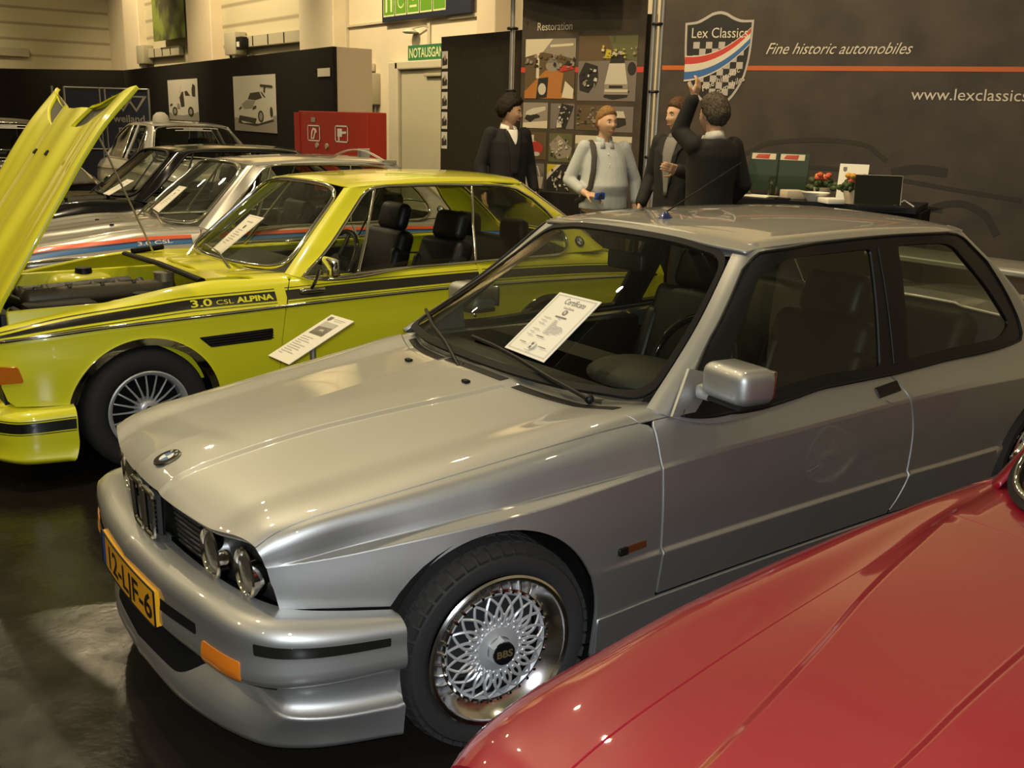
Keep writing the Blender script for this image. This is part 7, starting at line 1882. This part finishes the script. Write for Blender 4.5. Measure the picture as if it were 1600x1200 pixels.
        if style == 'jacket':
            strip('sweater', 'sweater', [1.10, 1.30, 1.50], [.03, .055, .085], .002)
            strip('shirt', 'shirt_white', [1.375, 1.44, 1.51], [.004, .032, .054], .007)
        elif style == 'blazer':
            strip('shirt', 'shirt_grey', [1.06, 1.20, 1.36, 1.51], [.014, .030, .048, .060], .003)
            for s in (1, -1):
                m = MB(); m.prism([chest(s * .062, 1.505, .008), chest(s * .115, 1.44, .010), chest(s * .088, 1.40, .012), chest(s * .034, 1.14, .012), chest(s * .024, 1.14, .010), chest(s * .046, 1.36, .010)], (-.006, 0, 0)); m.build('lapel', M[top], t, smooth=0)
    # collar
    cm = 'shirt_white' if style != 'shirt' else top
    if style == 'blazer': cm = 'shirt_grey'
    if style == 'suit': cm = 'shirt_white'
    m = MB()
    V2, n = [], 20
    lo, hi = [], []
    for i in range(n + 1):
        a = math.radians(22 + (338 - 22) * i / n)
        lo.append(V(-.004 + .074 * math.cos(a), .080 * math.sin(a), 1.500 - .020 * math.cos(a))); hi.append(V(.0 + .063 * math.cos(a), .066 * math.sin(a), 1.560 - .014 * math.cos(a)))
    for i in range(n): m.poly([lo[i], lo[i + 1], hi[i + 1], hi[i]])
    for s in (1, -1):
        m.poly([V(.060, s * .020, 1.545), V(.075, s * .050, 1.535), V(.098, s * .062, 1.465), V(.105, s * .022, 1.470)])
    o = m.build('collar', M[cm], t, smooth=180)
    sd = o.modifiers.new('thick', 'SOLIDIFY'); sd.thickness = .006
    return t, HM, k, V

Z0 = PLAT
p1 = person('young man with dark hair in a black jacket over a white collar', (5.20, 5.27, Z0), 262, 1.87,
            {1: ((-.03, .265, 1.18), (.06, .27, .95), (.15, .0, -1), (0, -1, 0)), -1: ((-.03, -.265, 1.18), (.06, -.27, .95), (.15, 0, -1), (0, 1, 0))}, 312, 'hair_dark', 'jacket_black', 'jacket', hair_len=1.0, head_tilt=10)
p2 = person('man in a pale blue shirt holding a small blue camera', (5.12, 3.75, Z0), 246, 1.78,
            {1: ((-.02, .305, 1.19), (.03, .30, .95), (.12, -.02, -1), (0, -1, 0)), -1: ((-.02, -.300, 1.19), (.18, -.20, 1.085), (.55, .75, -.12), (-.2, .3, -1))}, 262, 'hair_fair', 'shirt_blue', 'shirt', belly=.075, hands=(.3, .75))
p3 = person('man in a dark blazer and grey shirt gesturing with one hand', (5.36, 3.10, Z0), 192, 1.86,
            {1: ((.02, .27, 1.20), (.26, .16, 1.27), (.95, -.1, .18), (-.3, -1, .2)), -1: ((-.02, -.26, 1.19), (.12, -.25, .98), (.4, .2, -1), (0, 1, 0))}, 172, 'hair_brown', 'suit_dark', 'blazer', head_tilt=4)
p4 = person('man in a dark suit seen from behind with one arm raised', (4.99, 2.38, Z0), 80, 1.86,
            {1: ((.13, .215, 1.56), (.05, .175, 1.79), (-.1, -.35, 1), (.6, .2, .1)), -1: ((-.03, -.27, 1.19), (.14, -.24, 1.02), (.6, .3, -.5), (0, 1, 0))}, 92, 'hair_grey', 'suit_dark', 'suit', hair_len=.8, hands=(.55, .3))
def held_things():
    # shoulder strap of the man in the pale shirt
    t, HM, k, V = p2
    m = MB()
    pts = [V(-.13, -.10, 1.36), V(-.09, -.12, 1.47), V(-.01, -.125, 1.525), V(.075, -.125, 1.49), V(.145, -.128, 1.40), V(.175, -.14, 1.28), V(.185, -.165, 1.14), V(.12, -.215, 1.04), V(.0, -.235, 1.0)]
    m.tube(pts, .024, 8, flat=.28); m.build('bag_strap', M['strap'], t)
    m = MB(); m.box(V(-.20, -.02, 1.22), (.14, .30, .40), bev=.05, seg=3); m.build('backpack', M['strap'], t)
    for i in range(5):
        m = MB(); z = 1.42 - i * .085; m.ball(V(.155 + (.03 if z < 1.35 else -.02) + .02 * (z < 1.25), .0, z), .006, n=8); m.build('shirt_button', M['white'], t)
    w = Matrix.Rotation(math.radians(246), 3, 'Z') @ V(.275, -.105, 1.075) + Vector((5.12, 3.75, Z0))
    cmr = thing('camera_compact', 'small blue compact camera in the hand of the man in the pale shirt', 'camera', tuple(w), math.radians(246 + 25))
    m = MB(); m.box((0, 0, 0), (.026, .10, .058), bev=.008, seg=3); m.build('camera_body', M['blue'], cmr)
    m = MB(); m.cyl((.012, -.012, 0), (.022, -.012, 0), .021, n=24); m.build('camera_lens', M['chrome'], cmr)
    m = MB(); m.box((.0, .02, .031), (.012, .016, .006), bev=.002); m.build('shutter_button', M['chrome'], cmr)
held_things()
# ------------------------------------------------------------------ sheets on the windscreens and the info stand
def sheet(label, corners, draw, parent=None, th=.0025, name='paper_sheet', cat='paper', board=None):
    """corners: bottom left, bottom right, top right, top left"""
    A, B, C_, D_ = (Vector(c) for c in corners); n = (B - A).cross(D_ - A).normalized()
    P = lambda u, v, o=.0: A * (1 - u) * (1 - v) + B * u * (1 - v) + C_ * u * v + D_ * (1 - u) * v + n * o
    t = thing(name, label, cat, tuple(A))
    m = MB(); m.prism([P(0, 0) - A, P(1, 0) - A, P(1, 1) - A, P(0, 1) - A], n * -th); m.build('sheet', M['paper'], t, smooth=0)
    its = [(mt, [P(u, v, .0006 + .0002 * k) - A for u, v in q]) for k, (mt, q) in enumerate(draw)]
    if its: flat_mesh('sheet_print', its, t)
    return t, P, A, n
def bar(u0, u1, v, h, mt='ink_light'): return (mt, [(u0, v), (u1, v), (u1, v + h), (u0, v + h)])
def frame_(k, w, mt): return [bar(k, 1 - k, k * .7, w * .7, mt), bar(k, 1 - k, 1 - k * .7 - w * .7, w * .7, mt), (mt, [(k, k * .7), (k + w, k * .7), (k + w, 1 - k * .7), (k, 1 - k * .7)]), (mt, [(1 - k - w, k * .7), (1 - k, k * .7), (1 - k, 1 - k * .7), (1 - k - w, 1 - k * .7)])]
def disc_(cx, cy, r, mt, n=20): return (mt, [(cx + r * math.cos(2 * PI * i / n), cy + r * .78 * math.sin(2 * PI * i / n)) for i in range(n)])
def build_papers():
    draw = frame_(.045, .010, 'ink_light') + frame_(.065, .004, 'ink_light')
    draw += [disc_(.52, .715, .052, 'ink'), disc_(.52, .715, .030, 'paper'), ('ink', [(.52, .715), (.55, .715), (.52, .738)]), ('ink', [(.52, .715), (.49, .715), (.52, .692)])]
    draw += [bar(.40, .64, .775, .014), bar(.40, .66, .625, .020, 'ink'), bar(.50, .56, .60, .010)]
    for k in range(9): draw.append(bar(.46, .46 + (.08, .10, .12, .30, .34, .36, .33, .30, .16)[k], .565 - k * .026, .012))
    for k in range(7): draw.append(bar(.20, .20 + (.16, .12, .14, .0, .16, .10, .12)[k] + .01, .575 - k * .05, .012))
    draw += [bar(.42, .60, .285, .014, 'ink'), bar(.20, .36, .15, .010, 'ink'), bar(.66, .84, .15, .012, 'ink'), bar(.44, .58, .055, .010), disc_(.52, .145, .075, 'ink_light'), disc_(.52, .145, .066, 'paper'), disc_(.52, .165, .030, 'ink'), disc_(.52, .115, .026, 'ink')]
    t, P, A, n = sheet('white certificate sheet under the wiper of the silver saloon', [(1.338, -.054, .977), (1.333, -.288, .971), (1.581, -.291, 1.158), (1.582, -.057, 1.158)], draw, name='certificate')
    text_mesh('Certificate', .040, M['ink'], 'sheet_lettering', t, P(.30, .845, .0012) - A, P(1, 0) - P(0, 0), P(0, 1) - P(0, 0), width=.115)
    text_mesh('Lex Classics', .014, M['ink'], 'sheet_lettering', t, P(.40, .778, .0016) - A, P(1, 0) - P(0, 0), P(0, 1) - P(0, 0), width=.055)
    # info stand between the silver and the yellow car
    t = thing('info_stand', 'slim info stand with a white price sheet between silver and yellow car', 'info stand', (1.15, 1.14, 0))
    m = MB(); m.lathe([(0, 0), (.15, 0), (.15, .01), (.03, .022), (0, .022)], 'z', 28); m.build('stand_foot', M['steel'], t)
    m = MB(); m.cyl((0, 0, .02), (0, 0, .775), .014, n=14); m.build('stand_pole', M['steel'], t)
    A0 = [Vector(p) for p in ((.985, 1.25, .722), (.985, 1.03, .727), (1.30, 1.03, .885), (1.30, 1.25, .878))]
    o0 = Vector((1.15, 1.14, 0)); nn = (A0[1] - A0[0]).cross(A0[3] - A0[0]).normalized()
    m = MB(); m.prism([p - o0 - nn * .004 for p in A0], -nn * .010); m.build('stand_board', M['clear'], t, smooth=0)
    draw = [bar(.18, .42, .93, .004), ('ink', [(.10, .96), (.26, .96), (.26, .90), (.18, .865), (.10, .90)]), bar(.34, .80, .925, .014), bar(.40, .74, .895, .010),
            ('p_grey', [(.16, .58), (.74, .58), (.74, .85), (.16, .85)]), ('ink_light', [(.16, .74), (.74, .76), (.74, .85), (.16, .85)]), ('p_green', [(.16, .58), (.74, .58), (.74, .64), (.16, .62)]), ('ink', [(.28, .64), (.66, .63), (.64, .70), (.52, .75), (.36, .72)]), ('p_silver', [(.36, .66), (.58, .66), (.54, .70), (.40, .70)])]
    for k in range(10): draw.append(bar(.12, (.60, .52, .66, .40, .70, .62, .68, .5, .66, .3)[k], .50 - k * .042, .010))
    s, P, A, n = sheet('white sheet with a small car picture on the info stand', [tuple(p) for p in A0], draw, name='price_sheet')
    draw = frame_(.05, .012, 'ink_light') + [bar(.3, .7, .82, .03, 'ink_light'), disc_(.5, .70, .06, 'ink')] + [bar(.25, .25 + w, .6 - .06 * k, .018) for k, w in enumerate((.4, .3, .5, .36, .44, .3, .2))]
    def local(car_pos, yaw, pts):
        R = Matrix.Rotation(yaw, 3, 'Z'); return [tuple(R @ Vector(p) + Vector(car_pos)) for p in pts]
    t, P, A, n = sheet('white sheet lying on the windshield of the yellow coupe', local((-.139, 2.785, 0), .039, [(1.496, .086, .976), (1.486, -.075, .970), (1.752, -.100, 1.170), (1.756, .105, 1.172)]), draw, name='certificate')
    t, P, A, n = sheet('white sheet on the windshield of the pale silver coupe', local((.255, 5.243, 0), .005, [(1.522, .150, .998), (1.506, -.046, .984), (1.752, -.01, 1.172), (1.752, .165, 1.172)]), draw, name='certificate')
    t, P, A, n = sheet('white sheet at the foot of the black coupe windshield', local((.50, 7.72, 0), 0, [(1.42, -.30, .965), (1.42, -.52, .965), (1.66, -.52, 1.10), (1.66, -.30, 1.10)]), draw, name='certificate')
build_papers()
